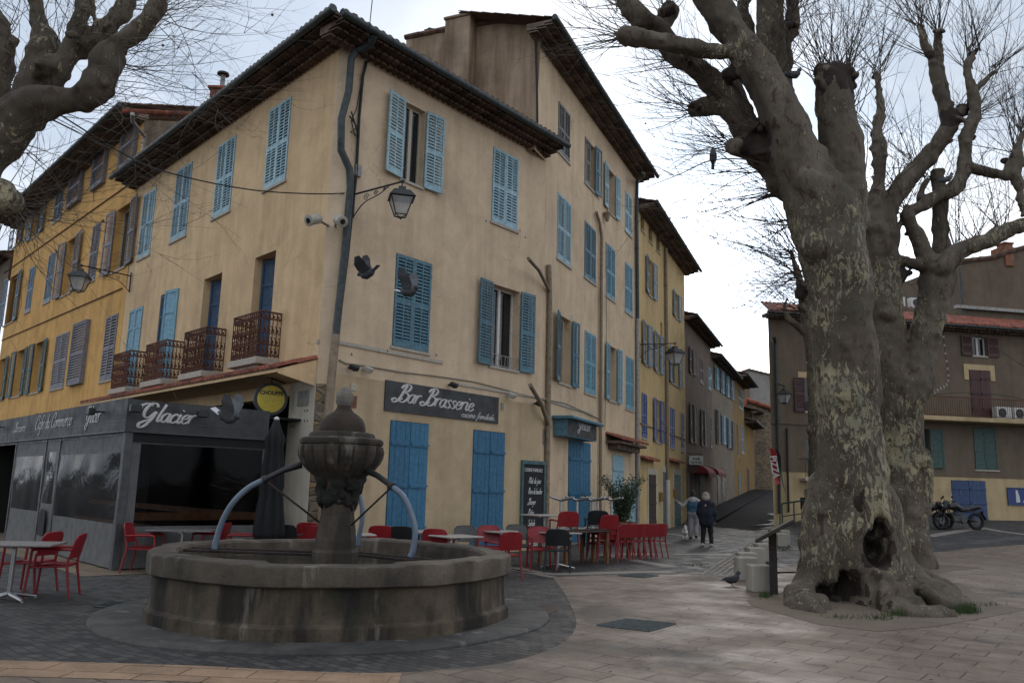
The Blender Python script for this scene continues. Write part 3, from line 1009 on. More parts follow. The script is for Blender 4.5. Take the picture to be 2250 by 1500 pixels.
class House:
    def __init__(self, name, label, fac, cat='house'):
        self.root = empty(name, fac.M, label, cat)
        self.fac = fac
        self.holes = {}
    def part(self, name, mb, mat, fac=None, smooth=False, par=None, M=None, fix=True):
        return mb.build(name, mat, par or self.root, M if M is not None else (fac or self.fac).M, smooth, fix)
    def hole(self, fac, r):
        self.holes.setdefault(id(fac), []).append(r)
    def wall(self, name, fac, s0, s1, z0, z1, mat, depth=0.24, thick=None):
        hs = [r for r in self.holes.get(id(fac), []) if r[0] < s1 and r[1] > s0 and r[2] < z1 and r[3] > z0]
        hs = [(max(r[0], s0), min(r[1], s1), max(r[2], z0), min(r[3], z1)) for r in hs]
        xs = sorted(set([s0, s1] + [v for r in hs for v in r[:2]]))
        zs = sorted(set([z0, z1] + [v for r in hs for v in r[2:]]))
        b = MB()
        idx = {}
        def V(x, z):
            kk = (round(x, 5), round(z, 5))
            if kk not in idx:
                idx[kk] = len(b.v)
                b.v.append((x, 0, z))
            return idx[kk]
        for i in range(len(xs) - 1):
            for j in range(len(zs) - 1):
                cx, cz = (xs[i] + xs[i + 1]) / 2, (zs[j] + zs[j + 1]) / 2
                if any(r[0] < cx < r[1] and r[2] < cz < r[3] for r in hs):
                    continue
                b.face((V(xs[i], zs[j]), V(xs[i + 1], zs[j]), V(xs[i + 1], zs[j + 1]), V(xs[i], zs[j + 1])))
        for r in hs:
            a, c, d, e = r
            b.quad((a, 0, d), (a, 0, e), (a, depth, e), (a, depth, d))
            b.quad((c, 0, d), (c, depth, d), (c, depth, e), (c, 0, e))
            b.quad((a, 0, e), (c, 0, e), (c, depth, e), (a, depth, e))
            b.quad((a, 0, d), (a, depth, d), (c, depth, d), (c, 0, d))
        if thick:
            b.quad((s0, 0, z0), (s0, thick, z0), (s0, thick, z1), (s0, 0, z1))
            b.quad((s1, 0, z0), (s1, 0, z1), (s1, thick, z1), (s1, thick, z0))
            b.quad((s0, 0, z1), (s1, 0, z1), (s1, thick, z1), (s0, thick, z1))
            b.quad((s0, thick, z0), (s1, thick, z0), (s1, thick, z1), (s0, thick, z1))
        return self.part(name, b, mat, fac, fix=False)
    def leaf(self, par, fac, s, z, w, h, y, mat, ang=0, right=False, style='louvre', cols=2, rows=2, pitch=0.078):
        mb = leaf_mesh(w, h, cols, rows, pitch, style)
        mm = fac.M @ Matrix.Translation((s, y, z)) @ Matrix.Rotation(ang, 4, 'Z')
        if right:
            mm = mm @ Matrix.Scale(-1, 4, (1, 0, 0))
            for i, v in enumerate(mb.v):
                mb.v[i] = (-v[0], v[1], v[2])
            mm = fac.M @ Matrix.Translation((s, y, z)) @ Matrix.Rotation(ang, 4, 'Z')
        return mb.build('shutter', mat, par, mm)
    def window(self, fac, tl, br, mode='closed', mat='sh_light', cols=2, rows=2, style='louvre', pitch=0.078, lw=None, frame='frame_cream',
               glass=True, sill=True, depth=0.24, leaves=(1, 1), rect=None, name='window', angs=(4, 4), lz=0.0, mull=True):
        if rect:
            s0, s1, z0, z1 = rect
        else:
            s0, z1 = fac.at(*tl)
            s1, z0 = fac.at(*br)
        w, h = s1 - s0, z1 - z0
        self.hole(fac, (s0, s1, z0, z1))
        b = MB()
        fw = min(0.06, w * 0.1)
        y0, y1 = depth - 0.10, depth - 0.03
        b.box(s0, s0 + fw, y0, y1, z0, z1)
        b.box(s1 - fw, s1, y0, y1, z0, z1)
        b.box(s0 + fw, s1 - fw, y0, y1, z0, z0 + fw)
        b.box(s0 + fw, s1 - fw, y0, y1, z1 - fw, z1)
        if mull:
            b.box((s0 + s1) / 2 - fw * 0.8, (s0 + s1) / 2 + fw * 0.8, y0 - 0.01, y1, z0 + fw, z1 - fw)
        win = self.part(name, b, M[frame], fac)
        if glass:
            p = MB()
            p.box(s0 + 0.01, s1 - 0.01, depth - 0.06, depth - 0.05, z0 + 0.01, z1 - 0.01)
            self.part('pane', p, M['glass'], fac, par=win)
        if sill:
            q = MB()
            q.box(s0 - 0.05, s1 + 0.05, -0.045, 0.02, z0 - 0.06, z0 + 0.004)
            self.part('sill', q, M['band'] if sill is True else M[sill], fac, par=win)
        mt = M[mat]
        if mode == 'closed':
            for i in (0, 1):
                if not leaves[i]:
                    continue
                self.leaf(win, fac, s0 + 0.012 if i == 0 else s1 - 0.012, z0 + 0.02, w / 2 - 0.018, h - 0.035, -0.022, mt, R(-1.5 if i == 0 else 1.5) * random.random(), i == 1, style, cols, rows, pitch)
        elif mode == 'single':
            self.leaf(win, fac, s0 + 0.01, z0 + 0.02, w - 0.02, h - 0.03, -0.022, mt, 0, False, style, cols, rows, pitch)
        elif mode == 'open':
            lw = lw or w / 2
            if leaves[0]:
                self.leaf(win, fac, s0 - 0.01, z0 - 0.01 - lz, lw, h + 0.02 + lz, -0.075, mt, R(angs[0]), True, style, cols, rows, pitch)
            if leaves[1]:
                self.leaf(win, fac, s1 + 0.01, z0 - 0.01 - lz, lw, h + 0.02 + lz, -0.075, mt, R(-angs[1]), False, style, cols, rows, pitch)
        return win, (s0, s1, z0, z1)
    def eave(self, fac, s0, s1, z, over, rows=3, mat='eave', pitch=0.19, gut=True, gr=0.085, step=0.07, name='eave'):
        """corbelled rows of canal tiles under the roof edge"""
        b = MB()
        for r in range(rows):
            o = over * (r + 1) / rows
            zr = z + r * step
            b.box(s0, s1, -o + 0.03, 0.10, zr + 0.062, zr + 0.062 + step - 0.002)
            n = int((s1 - s0) / pitch)
            for i in range(n):
                x = s0 + (i + 0.5) * (s1 - s0) / n + (r % 2) * 0.0
                prof = [(math.cos(a) * pitch * 0.45, math.sin(a) * 0.07) for a in [math.pi * t / 4 for t in range(5)]]
                k = len(b.v)
                for y in (0.05, -o):
                    for px_, pz in prof:
                        b.v.append((x + px_, y, zr + pz - 0.005))
                for t in range(4):
                    b.face((k + t, k + t + 1, k + 5 + t + 1, k + 5 + t))
                b.face([k + 5 + t for t in range(5)])
        e = self.part(name, b, M[mat], fac)
        zt = z + rows * step + 0.05
        if gut:
            q = MB()
            q.tube([(s0 - 0.12, -over - gr, zt), (s1 + 0.12, -over - gr, zt - 0.02)], gr, 10)
            for i in range(int((s1 - s0) / 0.9)):
                x = s0 + 0.4 + i * 0.9
                q.tube([(x, -over - gr, zt), (x + 0.012, -over - gr, zt)], gr + 0.006, 10)
            self.part('gutter', q, M['gutter'], fac, smooth='auto')
        return zt
    def roof(self, fac, s0, s1, z, y0, run, slope, mat='tiles', top=(None, None), pitch=0.21, rowl=0.36, name='roof', back=True):
        """corrugated sheet of canal tiles climbing inward from the eave"""
        b = MB()
        n = max(1, int((s1 - s0) / pitch))
        nr = max(1, int(run / rowl))
        nx = n * 6
        t0 = s0 if top[0] is None else top[0]
        t1 = s1 if top[1] is None else top[1]
        rowsv = []
        for r in range(nr + 1):
            for e in ((0, 1) if 0 < r < nr else (0,)):
                rowsv.append((r / nr, e))
        k = len(b.v)
        for (v, e) in rowsv:
            lift = -0.0 if e else 0.0
            for i in range(nx + 1):
                u = i / nx
                x = (s0 + (s1 - s0) * u) * (1 - v) + (t0 + (t1 - t0) * u) * v
                cor = abs(math.sin(math.pi * n * u)) ** 0.8 * 0.075
                jit = 0.012 * mnoise.noise(Vector((math.floor(n * u) * 1.3, v * 9, s0)))
                zz_ = z + run * v * slope + cor + jit + (0.0 if e == 0 else -0.022)
                b.v.append((x, y0 + run * v, zz_))
        W1 = nx + 1
        for j in range(len(rowsv) - 1):
            for i in range(nx):
                a = k + j * W1 + i
                b.face((a, a + 1, a + W1 + 1, a + W1))
        # rounded tile ends at the eave
        for i in range(n):
            q = len(b.v)
            x = s0 + (i + 0.5) * (s1 - s0) / n
            pts = [(x + math.cos(a) * pitch * 0.46, y0 - 0.002, z - 0.01 + math.sin(a) * 0.085) for a in [math.pi * t / 6 for t in range(7)]]
            b.poly(pts)
        # underside
        b.quad((s0, y0, z - 0.03), (s1, y0, z - 0.03), (t1, y0 + run, z + run * slope - 0.03), (t0, y0 + run, z + run * slope - 0.03))
        return self.part(name, b, M[mat], fac, fix=False)
    def pipe(self, pts, r, mat='gutter', name='downpipe', fac=None, seg=10, collars=True):
        b = MB()
        b.tube(pts, r, seg)
        if collars:
            for i in range(len(pts) - 1):
                a, c = Vector(pts[i]), Vector(pts[i + 1])
                L = (c - a).length
                for k in range(1, int(L / 1.9) + 1):
                    t = k / (int(L / 1.9) + 1)
                    p = a.lerp(c, t)
                    d = (c - a).normalized() * 0.03
                    b.tube([p - d, p + d], r * 1.18, seg)
        return self.part(name, b, M[mat], fac, smooth='auto')
def cornerbox(b, fac_w, z0, z1):
    """closed ring wall through world points given as (x, y)"""
    pts = fac_w
    for i in range(len(pts)):
        a, c = pts[i], pts[(i + 1) % len(pts)]
        b.quad((*a, z0), (*c, z0), (*c, z1), (*a, z1))
# ---------------------------------------------------------------- lettering drawn as brush strokes
GL = {
 'B': (1.15, [[(0.1, 1.55), (0.35, 1.95), (0.75, 2.1), (1.05, 1.85), (0.95, 1.4), (0.5, 1.15), (0.95, 1.0), (1.12, 0.55), (0.85, 0.08), (0.45, 0.0), (0.35, 0.3), (0.6, 0.4)], [(0.62, 1.95), (0.45, 1.2), (0.3, 0.5), (0.1, 0.05), (-0.25, -0.1), (-0.42, 0.15), (-0.2, 0.35), (0.0, 0.2)]]),
 'G': (1.25, [[(0.95, 1.6), (0.75, 1.95), (0.4, 2.0), (0.12, 1.6), (0.02, 0.95), (0.2, 0.45), (0.6, 0.45), (0.9, 0.95)], [(0.98, 1.1), (0.85, 0.3), (0.55, -0.5), (0.15, -0.75), (0.0, -0.4), (0.3, -0.05), (1.0, 0.35)], [(-0.45, 1.35), (-0.4, 1.7), (0.0, 1.95), (0.5, 1.75)]]),
 'C': (1.0, [[(0.95, 1.45), (0.85, 1.9), (0.55, 2.0), (0.2, 1.55), (0.03, 0.85), (0.15, 0.2), (0.5, 0.0), (0.95, 0.4)], [(0.95, 1.45), (0.8, 1.25), (0.72, 1.45)]]),
 'a': (0.78, [[(0.62, 0.85), (0.35, 1.0), (0.08, 0.7), (0.05, 0.25), (0.25, 0.0), (0.5, 0.25), (0.62, 0.95)], [(0.64, 1.0), (0.58, 0.3), (0.68, 0.02), (0.85, 0.15)]]),
 'c': (0.62, [[(0.55, 0.8), (0.38, 1.0), (0.12, 0.75), (0.05, 0.35), (0.2, 0.02), (0.45, 0.05), (0.66, 0.25)]]),
 'd': (0.78, [[(0.6, 0.85), (0.35, 1.0), (0.08, 0.7), (0.05, 0.25), (0.25, 0.0), (0.5, 0.25), (0.62, 0.9)], [(0.72, 1.95), (0.6, 0.4), (0.68, 0.02), (0.85, 0.15)]]),
 'e': (0.64, [[(0.05, 0.45), (0.4, 0.55), (0.55, 0.82), (0.35, 1.0), (0.1, 0.72), (0.06, 0.3), (0.25, 0.0), (0.5, 0.08), (0.7, 0.3)]]),
 'é': (0.64, [[(0.05, 0.45), (0.4, 0.55), (0.55, 0.82), (0.35, 1.0), (0.1, 0.72), (0.06, 0.3), (0.25, 0.0), (0.5, 0.08), (0.7, 0.3)], [(0.35, 1.25), (0.6, 1.6)]]),
 'f': (0.55, [[(0.75, 1.75), (0.6, 2.0), (0.42, 1.8), (0.3, 0.9), (0.15, -0.5), (0.0, -0.85), (-0.1, -0.6)], [(0.08, 0.9), (0.6, 0.95)]]),
 'i': (0.36, [[(0.14, 1.0), (0.08, 0.3), (0.18, 0.0), (0.38, 0.18)], [(0.2, 1.4), (0.23, 1.5)]]),
 'j': (0.36, [[(0.2, 1.0), (0.1, -0.3), (-0.05, -0.7), (-0.25, -0.5)], [(0.22, 1.4), (0.25, 1.5)]]),
 'l': (0.36, [[(0.3, 2.0), (0.1, 0.5), (0.16, 0.02), (0.36, 0.18)]]),
 'm': (1.1, [[(0.05, 0.95), (0.02, 0.0)], [(0.05, 0.5), (0.25, 0.98), (0.42, 0.85), (0.4, 0.0)], [(0.42, 0.5), (0.65, 0.98), (0.82, 0.85), (0.8, 0.2), (0.9, 0.0), (1.08, 0.15)]]),
 'n': (0.76, [[(0.05, 0.95), (0.02, 0.0)], [(0.05, 0.5), (0.28, 0.98), (0.48, 0.85), (0.46, 0.2), (0.56, 0.0), (0.74, 0.15)]]),
 'o': (0.68, [[(0.35, 1.0), (0.08, 0.75), (0.06, 0.25), (0.28, 0.0), (0.52, 0.3), (0.52, 0.75), (0.35, 1.0)]]),
 'r': (0.55, [[(0.08, 1.0), (0.04, 0.0)], [(0.08, 0.55), (0.22, 0.9), (0.42, 1.02), (0.52, 0.9)]]),
 's': (0.55, [[(0.48, 0.85), (0.3, 1.0), (0.1, 0.8), (0.25, 0.55), (0.45, 0.3), (0.3, 0.0), (0.02, 0.12)]]),
 't': (0.5, [[(0.25, 1.7), (0.12, 0.4), (0.2, 0.0), (0.42, 0.15)], [(0.0, 1.05), (0.5, 1.1)]]),
 'u': (0.76, [[(0.08, 1.0), (0.03, 0.3), (0.2, 0.0), (0.45, 0.3), (0.55, 1.0)], [(0.55, 1.0), (0.5, 0.3), (0.58, 0.0), (0.78, 0.15)]]),
 'p': (0.72, [[(0.1, 1.0), (-0.05, -0.85)], [(0.08, 0.6), (0.35, 1.0), (0.6, 0.75), (0.55, 0.25), (0.3, 0.0), (0.05, 0.2)]]),
 'b': (0.7, [[(0.25, 1.95), (0.06, 0.3), (0.25, 0.0), (0.52, 0.3), (0.5, 0.8), (0.3, 0.95), (0.1, 0.6)]]),
 'h': (0.74, [[(0.25, 1.95), (0.02, 0.0)], [(0.06, 0.5), (0.3, 0.98), (0.48, 0.85), (0.46, 0.2), (0.56, 0.0), (0.74, 0.15)]]),
 'g': (0.74, [[(0.6, 0.85), (0.35, 1.0), (0.08, 0.65), (0.2, 0.1), (0.5, 0.35), (0.6, 0.95)], [(0.62, 1.0), (0.5, -0.4), (0.25, -0.8), (0.0, -0.55)]]),
 'P': (0.9, [[(0.35, 1.9), (0.1, 0.0)], [(0.1, 1.7), (0.5, 2.0), (0.85, 1.75), (0.7, 1.2), (0.3, 1.0)]]),
 'S': (0.8, [[(0.75, 1.75), (0.5, 2.0), (0.2, 1.7), (0.35, 1.2), (0.65, 0.7), (0.4, 0.0), (0.0, 0.25)]]),
 '-': (0.5, [[(0.0, 0.6), (0.35, 0.65)]]),
 '.': (0.3, [[(0.05, 0.0), (0.1, 0.06)]]),
 ' ': (0.5, []),
}
def script_text(b, text, x, z, h, y=0.0, slant=0.28, wt=0.15, width=None):
    """brush lettering into b, baseline at (x, z), x-height h; width squeezes the line to fit"""
    tot = sum(GL[c][0] for c in text) * h
    kx = (width / tot) if width else 1.0
    cx = x
    for c in text:
        adv, st = GL[c]
        for s in st:
            pts = smooth([Vector((p[0], p[1], 0)) for p in s], 5)
            q, rr = [], []
            for i, p in enumerate(pts):
                d = (pts[min(i + 1, len(pts) - 1)] - pts[max(i - 1, 0)])
                v = abs(d.y) / (d.length + 1e-6)
                q.append((cx + (p.x + slant * p.y) * h * kx, y, z + p.y * h))
                rr.append(h * wt * (0.42 + 0.62 * v ** 2) * (0.8 if c.islower() else 1.0))
            b.tube(q, rr, 6, squash=0.25)
        cx += adv * h * kx
def block_text(txt, size, mat, parent, Mw, align='CENTER', name='lettering', bold=0.0, ext=0.004, sx=1.0):
    """plain capitals from the built-in font, turned into a mesh standing in the local XZ plane"""
    cu = bpy.data.curves.new('t', 'FONT')
    cu.body = txt
    cu.size = size
    cu.align_x = align
    cu.extrude = ext
    cu.offset = bold
    cu.resolution_u = 3
    to = bpy.data.objects.new('t', cu)
    COL.objects.link(to)
    me = bpy.data.meshes.new_from_object(to.evaluated_get(bpy.context.evaluated_depsgraph_get()))
    bpy.data.objects.remove(to)
    me.transform(Matrix.Rotation(R(90), 4, 'X') @ Matrix.Scale(sx, 4, (1, 0, 0)))
    me.materials.clear()
    me.materials.append(mat)
    o = bpy.data.objects.new(name, me)
    place(o, parent, Mw)
    return o

# ---------------------------------------------------------------- street lantern on a scrolled bracket
def lantern(name, label, A, E, hl=0.8, scr=True):
    """A: where the arm leaves the wall, E: the arm's end above the lantern"""
    A, E = Vector(A), Vector(E)
    root = empty(name, A, label, 'street lamp')
    L = (E - A).length
    d = (E - A).normalized()
    b = MB()
    b.tube([A, E], 0.022, 8)
    b.tube([A + Vector((0, 0, -0.55)), A + Vector((0, 0, 0.12))], 0.025, 8)
    b.tube([E, E + d * 0.05], 0.04, 8)
    if scr:
        # scrolled brace
        pts = []
        for i in range(15):
            t = i / 14
            pts.append(A + d * (L * 0.72 * t) + Vector((0, 0, -0.52 * (1 - t) ** 1.6 - 0.03 + 0.06 * math.sin(t * 6.28))))
        b.tube(pts, 0.013, 6)
        for (t0, zz0, rr) in ((0.26, -0.14, 0.085), (0.46, -0.10, 0.06), (0.64, -0.07, 0.04)):
            c = A + d * (L * t0) + Vector((0, 0, zz0))
            sp = []
            for i in range(22):
                an = i / 21 * 4.6 * math.pi / 1.6
                r = rr * (1 - i / 26)
                sp.append(c + d * (math.cos(an) * r) + Vector((0, 0, math.sin(an) * r)))
            b.tube(sp, 0.010, 6)
    def bl(bb, nm, mt, par=root, sm='auto'):
        return bb.build(nm, mt, par, Matrix.Identity(4), sm)
    bl(b, 'bracket', M['iron'])
    MM = Matrix.Translation(E + Vector((0, 0, -hl - 0.06))) @ Matrix.Rotation(math.atan2(d.y, d.x) + R(45), 4, 'Z')
    f = MB()
    w0, w1 = hl * 0.15, hl * 0.30      # half widths at bottom and top of the glass
    z0, z1 = hl * 0.12, hl * 0.60
    def c4(w, z):
        return [Vector((w * a, w * c, z)) for a, c in ((1, 1), (-1, 1), (-1, -1), (1, -1))]
    lo, hi = c4(w0, z0), c4(w1, z1)
    for i in range(4):
        f.tube([lo[i], hi[i]], 0.013, 6)
        f.tube([lo[i], lo[(i + 1) % 4]], 0.013, 6)
        f.tube([hi[i], hi[(i + 1) % 4]], 0.018, 6)
        f.tube([lo[i], Vector((0, 0, 0.03))], 0.010, 6)
    f.lathe([(0.0, 0.0), (0.022, 0.015), (0.012, 0.04)], 8)
    f.tube([(0, 0, z1 + 0.2), (0, 0, hl + 0.07)], 0.016, 6)
    for i in range(len(f.v)):
        f.v[i] = tuple(MM @ Vector(f.v[i]))
    bl(f, 'frame', M['iron'])
    c = MB()
    a1, a2, a3, a4 = c4(w1 * 1.16, z1), c4(w1 * 0.72, z1 + hl * 0.19), c4(w1 * 0.36, z1 + hl * 0.22), c4(w1 * 0.30, z1 + hl * 0.32)
    for lo_, hi_ in ((a1, a2), (a2, a3), (a3, a4)):
        for i in range(4):
            j = (i + 1) % 4
            c.quad(MM @ lo_[i], MM @ lo_[j], MM @ hi_[j], MM @ hi_[i])
    c.poly([MM @ p for p in a4])
    c.poly([MM @ (p - Vector((0, 0, 0.002))) for p in a1][::-1])
    bl(c, 'cap', M['iron'], sm=False)
    gs = MB()
    l2, h2 = c4(w0 * 0.94, z0 + 0.012), c4(w1 * 0.96, z1 - 0.012)
    for i in range(4):
        j = (i + 1) % 4
        gs.quad(MM @ l2[i], MM @ l2[j], MM @ h2[j], MM @ h2[i])
    bl(gs, 'lamp_glass', M['lampglass'], sm=False)
    return root
# ---------------------------------------------------------------- the corner house (two street fronts)
fB = Fac((-3.78, 17.48), 38.9)
fA = Fac((-4.18, 17.48), 137.0)
fC = Fac((5.21, 33.36), 23.2)
fD = Fac((5.21, 33.36), 22.0)
LB, LA = 7.42, -13.0
def FP(fac, x, y, o=0.0):
    s, z = fac.at(x, y, o)
    return (s, -o, z)
H = House('corner_house', 'beige and ochre corner house with blue shutters behind the fountain', fB)
kw = dict(mat='sh_light')
# street side: upper floor
_, r1 = H.window(fB, (889, 222), (927, 412), 'open', lw=0.60, lz=0.0, angs=(9, 5), **kw)
H.window(fB, (1084, 321), (1136, 509), 'closed', **kw)
H.window(fB, (871, 555), (941, 776), 'closed', mat='sh_mid')
w_, r2_ = H.window(fB, (1081, 622), (1138, 815), 'open', mat='sh_mid', angs=(8, 3), depth=0.34, frame='frame_white')
q = MB()
s0, s1, z0, z1 = r2_
for zz_ in (z0 + 0.32, z0 + 0.04):
    q.tube([(s0, -0.02, zz_), (s1, -0.02, zz_)], 0.012, 6)
for i in range(9):
    x = s0 + (s1 - s0) * (i + 0.5) / 9
    q.tube([(x, -0.02, z0 + 0.03), (x + 0.02 * math.sin(i * 2), -0.02, z0 + 0.32)], 0.009, 5)
H.part('window_guard', q, M['zinc'], fB, par=w_)
dm = dict(mat='door_blue', style='plank', sill=False, name='door', glass=False)
H.window(fB, (858, 922), (931, 1197), 'closed', **dm)
H.window(fB, (1040, 943), (1103, 1200), 'closed', **dm)
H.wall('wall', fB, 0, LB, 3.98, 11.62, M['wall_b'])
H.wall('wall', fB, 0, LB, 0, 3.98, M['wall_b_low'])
# left front: upper windows, balcony doors, open ground floor under the canopy
for tl, br in (((593.6, 242.6), (628, 395)), ((481.4, 321), (505.7, 462)), ((390, 376.7), (408.7, 516)), ((317.6, 429), (329.4, 558))):
    H.window(fA, tl, br, 'closed', **kw)
pil = fA.at(630, 1000)[0]
H.hole(fA, (-12.6, pil, 0, 3.55))
bal = []
for tl, rx, ry, bal_, leafmode in (((561, 567), 603, 600, ((515, 700), (574, 683), (511, 794)), 'in'),
                                  ((449, 614), 485, 640, ((407, 732), (454.4, 720), (402, 822)), 'in'),
                                  ((353.7, 649), 392, 660, ((322.6, 759), (365, 749), (317, 839)), 'half'),
                                  ((287, 683), 314, 690, ((251.7, 780), (286.5, 771.6), (247, 855)), 'shut')):
    o = 0.52
    b0, bz1 = fA.at(*bal_[0], o)
    b1, _ = fA.at(*bal_[1], o)
    _, bz0 = fA.at(*bal_[2], o)
    sL, zT = fA.at(*tl)
    sR, _ = fA.at(rx, ry)
    if leafmode == 'in':
        wi, rr = H.window(fA, 0, 0, 'none', rect=(sL, sR, bz0 + 0.02, zT), sill=False, depth=0.45, name='window', mull=False)
        H.leaf(wi, fA, sL + 0.02, bz0 + 0.03, (sR - sL) * 0.62, zT - bz0 - 0.06, 0.20, M['sh_deep'], R(18), False, 'panel')
    elif leafmode == 'half':
        wi, rr = H.window(fA, 0, 0, 'none', rect=(sL, sR, bz0 + 0.02, zT), sill=False, depth=0.4, mull=False)
        H.leaf(wi, fA, sL, bz0 + 0.03, (sR - sL) * 0.5, zT - bz0 - 0.04, 0.02, M['sh_deep'], R(8), False, 'panel')
        H.leaf(wi, fA, sR, bz0 + 0.03, (sR - sL) * 0.48, zT - bz0 - 0.04, -0.03, M['sh_sky'], R(10), True, 'panel')
    else:
        wi, rr = H.window(fA, 0, 0, 'closed', rect=(sL, sR, bz0 + 0.02, zT), sill=False, mat='sh_sky', style='panel')
    # stone slab and rusty wrought iron rail
    q = MB()
    q.bbox(b0 - 0.06, b1 + 0.06, -o - 0.07, 0.02, bz0 - 0.17, bz0 - 0.01, 0.015)
    q.box(b0 + 0.1, b1 - 0.1, -o + 0.05, 0.02, bz0 - 0.30, bz0 - 0.172)
    bs = H.part('balcony', q, M['band'], fA)
    q = MB()
    cor = [(b0, 0, 0), (b0, -o, 0), (b1, -o, 0), (b1, 0, 0)]
    for z in (bz0 + 0.05, bz0 + 0.30, bz1 - 0.16, bz1):
        q.tube([(c[0], c[1], z) for c in cor], 0.016 if z != bz1 else 0.024, 6)
    segs = [(cor[0], cor[1], 5), (cor[1], cor[2], 13), (cor[2], cor[3], 5)]
    for (p, e, n) in segs:
        p, e = Vector(p), Vector(e)
        for i in range(n + 1):
            c = p.lerp(e, i / n)
            q.tube([c + Vector((0, 0, bz0)), c + Vector((0, 0, bz1))], 0.012, 5)
        dd = (e - p) / n
        for i in range(n):
            c = p.lerp(e, (i + 0.5) / n)
            for z, hh in ((bz0 + 0.17, 0.11), ((bz0 + bz1) / 2 - 0.12, 0.13), ((bz0 + bz1) / 2 + 0.14, 0.13), (bz1 - 0.08, 0.07)):
                pts = []
                for k in range(11):
                    an = k / 10 * 2 * math.pi
                    pts.append(c + dd * (0.38 * math.sin(an)) + Vector((0, 0, z + hh * math.sin(an * 0.5 + 0.4) * math.cos(an))))
                q.tube(pts, 0.011, 4)
    H.part('railing', q, M['rust'], fA, par=bs)
H.wall('wall', fA, LA, 0, 0, 11.78, M['wall_a'], depth=0.35)
# chamfered corner: render above, bare stones below
q = MB()
cA, cB = fA.w(0, 0), fB.w(0, 0)
q.quad(cA + Vector((0, 0, 3.75)), cB + Vector((0, 0, 3.75)), cB + Vector((0, 0, 11.7)), cA + Vector((0, 0, 11.7)))
H.part('corner_wall', q, M['wall_b'], M=Matrix.Identity(4), fix=False)
q = MB()
q.quad(cA + Vector((0, 0, 0)), cB + Vector((0, 0, 0)), cB + Vector((0, 0, 3.75)), cA + Vector((0, 0, 3.75)))
H.part('corner_stones', q, M['rubble'], M=Matrix.Identity(4), fix=False)
# pale facing of the pillar beside the stones
q = MB()
q.box(pil - 0.01, 0.02, -0.022, -0.003, 0.0, fA.at(690, 828)[1])
H.part('pillar', q, M['pillar'], fA)
# dark room behind the open ground floor
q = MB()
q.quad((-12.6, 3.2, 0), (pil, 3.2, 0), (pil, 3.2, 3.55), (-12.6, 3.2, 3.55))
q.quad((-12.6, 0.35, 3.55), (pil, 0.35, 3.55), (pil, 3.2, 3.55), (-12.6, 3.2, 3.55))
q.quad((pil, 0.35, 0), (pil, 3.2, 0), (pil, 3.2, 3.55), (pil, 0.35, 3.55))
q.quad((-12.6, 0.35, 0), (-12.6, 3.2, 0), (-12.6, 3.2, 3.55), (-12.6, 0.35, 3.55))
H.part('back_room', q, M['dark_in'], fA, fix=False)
# string course
zb = lambda x, y: fB.at(x, y)[1]
q = MB()
q.box(-0.02, 3.3, -0.035, 0.01, 4.62, 4.70)
q.box(3.9, LB - 0.05, -0.03, 0.01, 4.16, 4.22)
H.part('string_course', q, M['band'], fB)
q = MB()
q.box(-0.05, 0.02, -0.03, 0.01, 4.62, 4.70)
q.box(LB + 0.0, LB + 0.03, -0.03, 0.01, 4.16, 4.22)
H.part('string_course', q, M['band'], fA)
# eaves, gutters, roof
OV = 0.70
ztB = H.eave(fB, -0.95, LB - 0.05, 11.38, OV, 3)
ztA = H.eave(fA, LA - 0.25, 0.95, 11.50, OV, 3)
H.roof(fB, -1.05, LB + 0.05, ztB + 0.05, -OV - 0.10, 5.0, 0.30, top=(3.6, LB + 0.05))
H.roof(fA, LA - 0.2, 1.05, ztA + 0.05, -OV - 0.10, 5.0, 0.30, top=(LA - 0.2, -3.6))
q = MB()
rc = fB.w(-0.62, ztB + 0.12, 0.62)
for i in range(8):
    a = Vector(rc) + (Vector((-0.2, 5.2, 1.5)) * i / 8)
    q.tube([a, a + Vector((-0.03, 0.70, 0.21))], [0.13, 0.105], 9)
H.part('ridge_tile', q, M['tiles'], M=Matrix.Identity(4))
# tiled canopy over the terrace
zc1 = fA.at(692, 791)[1] + 0.04
zc0 = fA.at(604, 806, 0.95)[1]
q = MB()
cb = House.roof(H, fA, -13.3, 0.02, zc0, -0.95, 0.95, (zc1 - zc0) / 0.95, mat='tiles_red', pitch=0.2, name='canopy')
q.quad((-13.3, -0.9, zc0 - 0.05), (0.0, -0.9, zc0 - 0.05), (0.0, -0.02, zc0 - 0.16), (-13.3, -0.02, zc0 - 0.16))
q.box(-13.3, 0.0, -0.93, -0.90, zc0 - 0.10, zc0 - 0.02)
q.quad((0.0, -0.92, zc0 - 0.04), (0.0, -0.01, zc1 - 0.03), (0.0, -0.01, zc0 - 0.3), (0.0, -0.9, zc0 - 0.12))
H.part('canopy_soffit', q, M['wall_a'], fA)
# pipes and cables of the corner
pp = [FP(fB, *p, o) for p, o in (((822, 78), 0.75), ((812, 100), 0.55), ((782, 112), 0.2), ((772, 130), 0.12), ((766, 200), 0.1), ((750, 262), 0.1), ((749, 330), 0.1), ((768, 372), 0.1), ((770, 410), 0.1), ((757, 560), 0.1), ((738, 735), 0.1))]
H.pipe(pp, 0.085, 'gutter')
pb = [FP(fB, *p, 0.1) for p in ((738, 735), (731, 800), (722, 900), (700, 1180))]
pb[-1] = (pb[-2][0], -0.1, 0.0)
H.pipe(pb, 0.09, 'pipe_beige')
pa = [FP(fA, *p, o) for p, o in (((285, 372), 0.8), ((284, 385), 0.75), ((293, 402), 0.3), ((300, 412), 0.1), ((296, 470), 0.1), ((283, 585), 0.1), ((262, 775), 0.1), ((245, 870), 0.1))]
H.pipe(pa, 0.085, 'gutter')
q = MB()
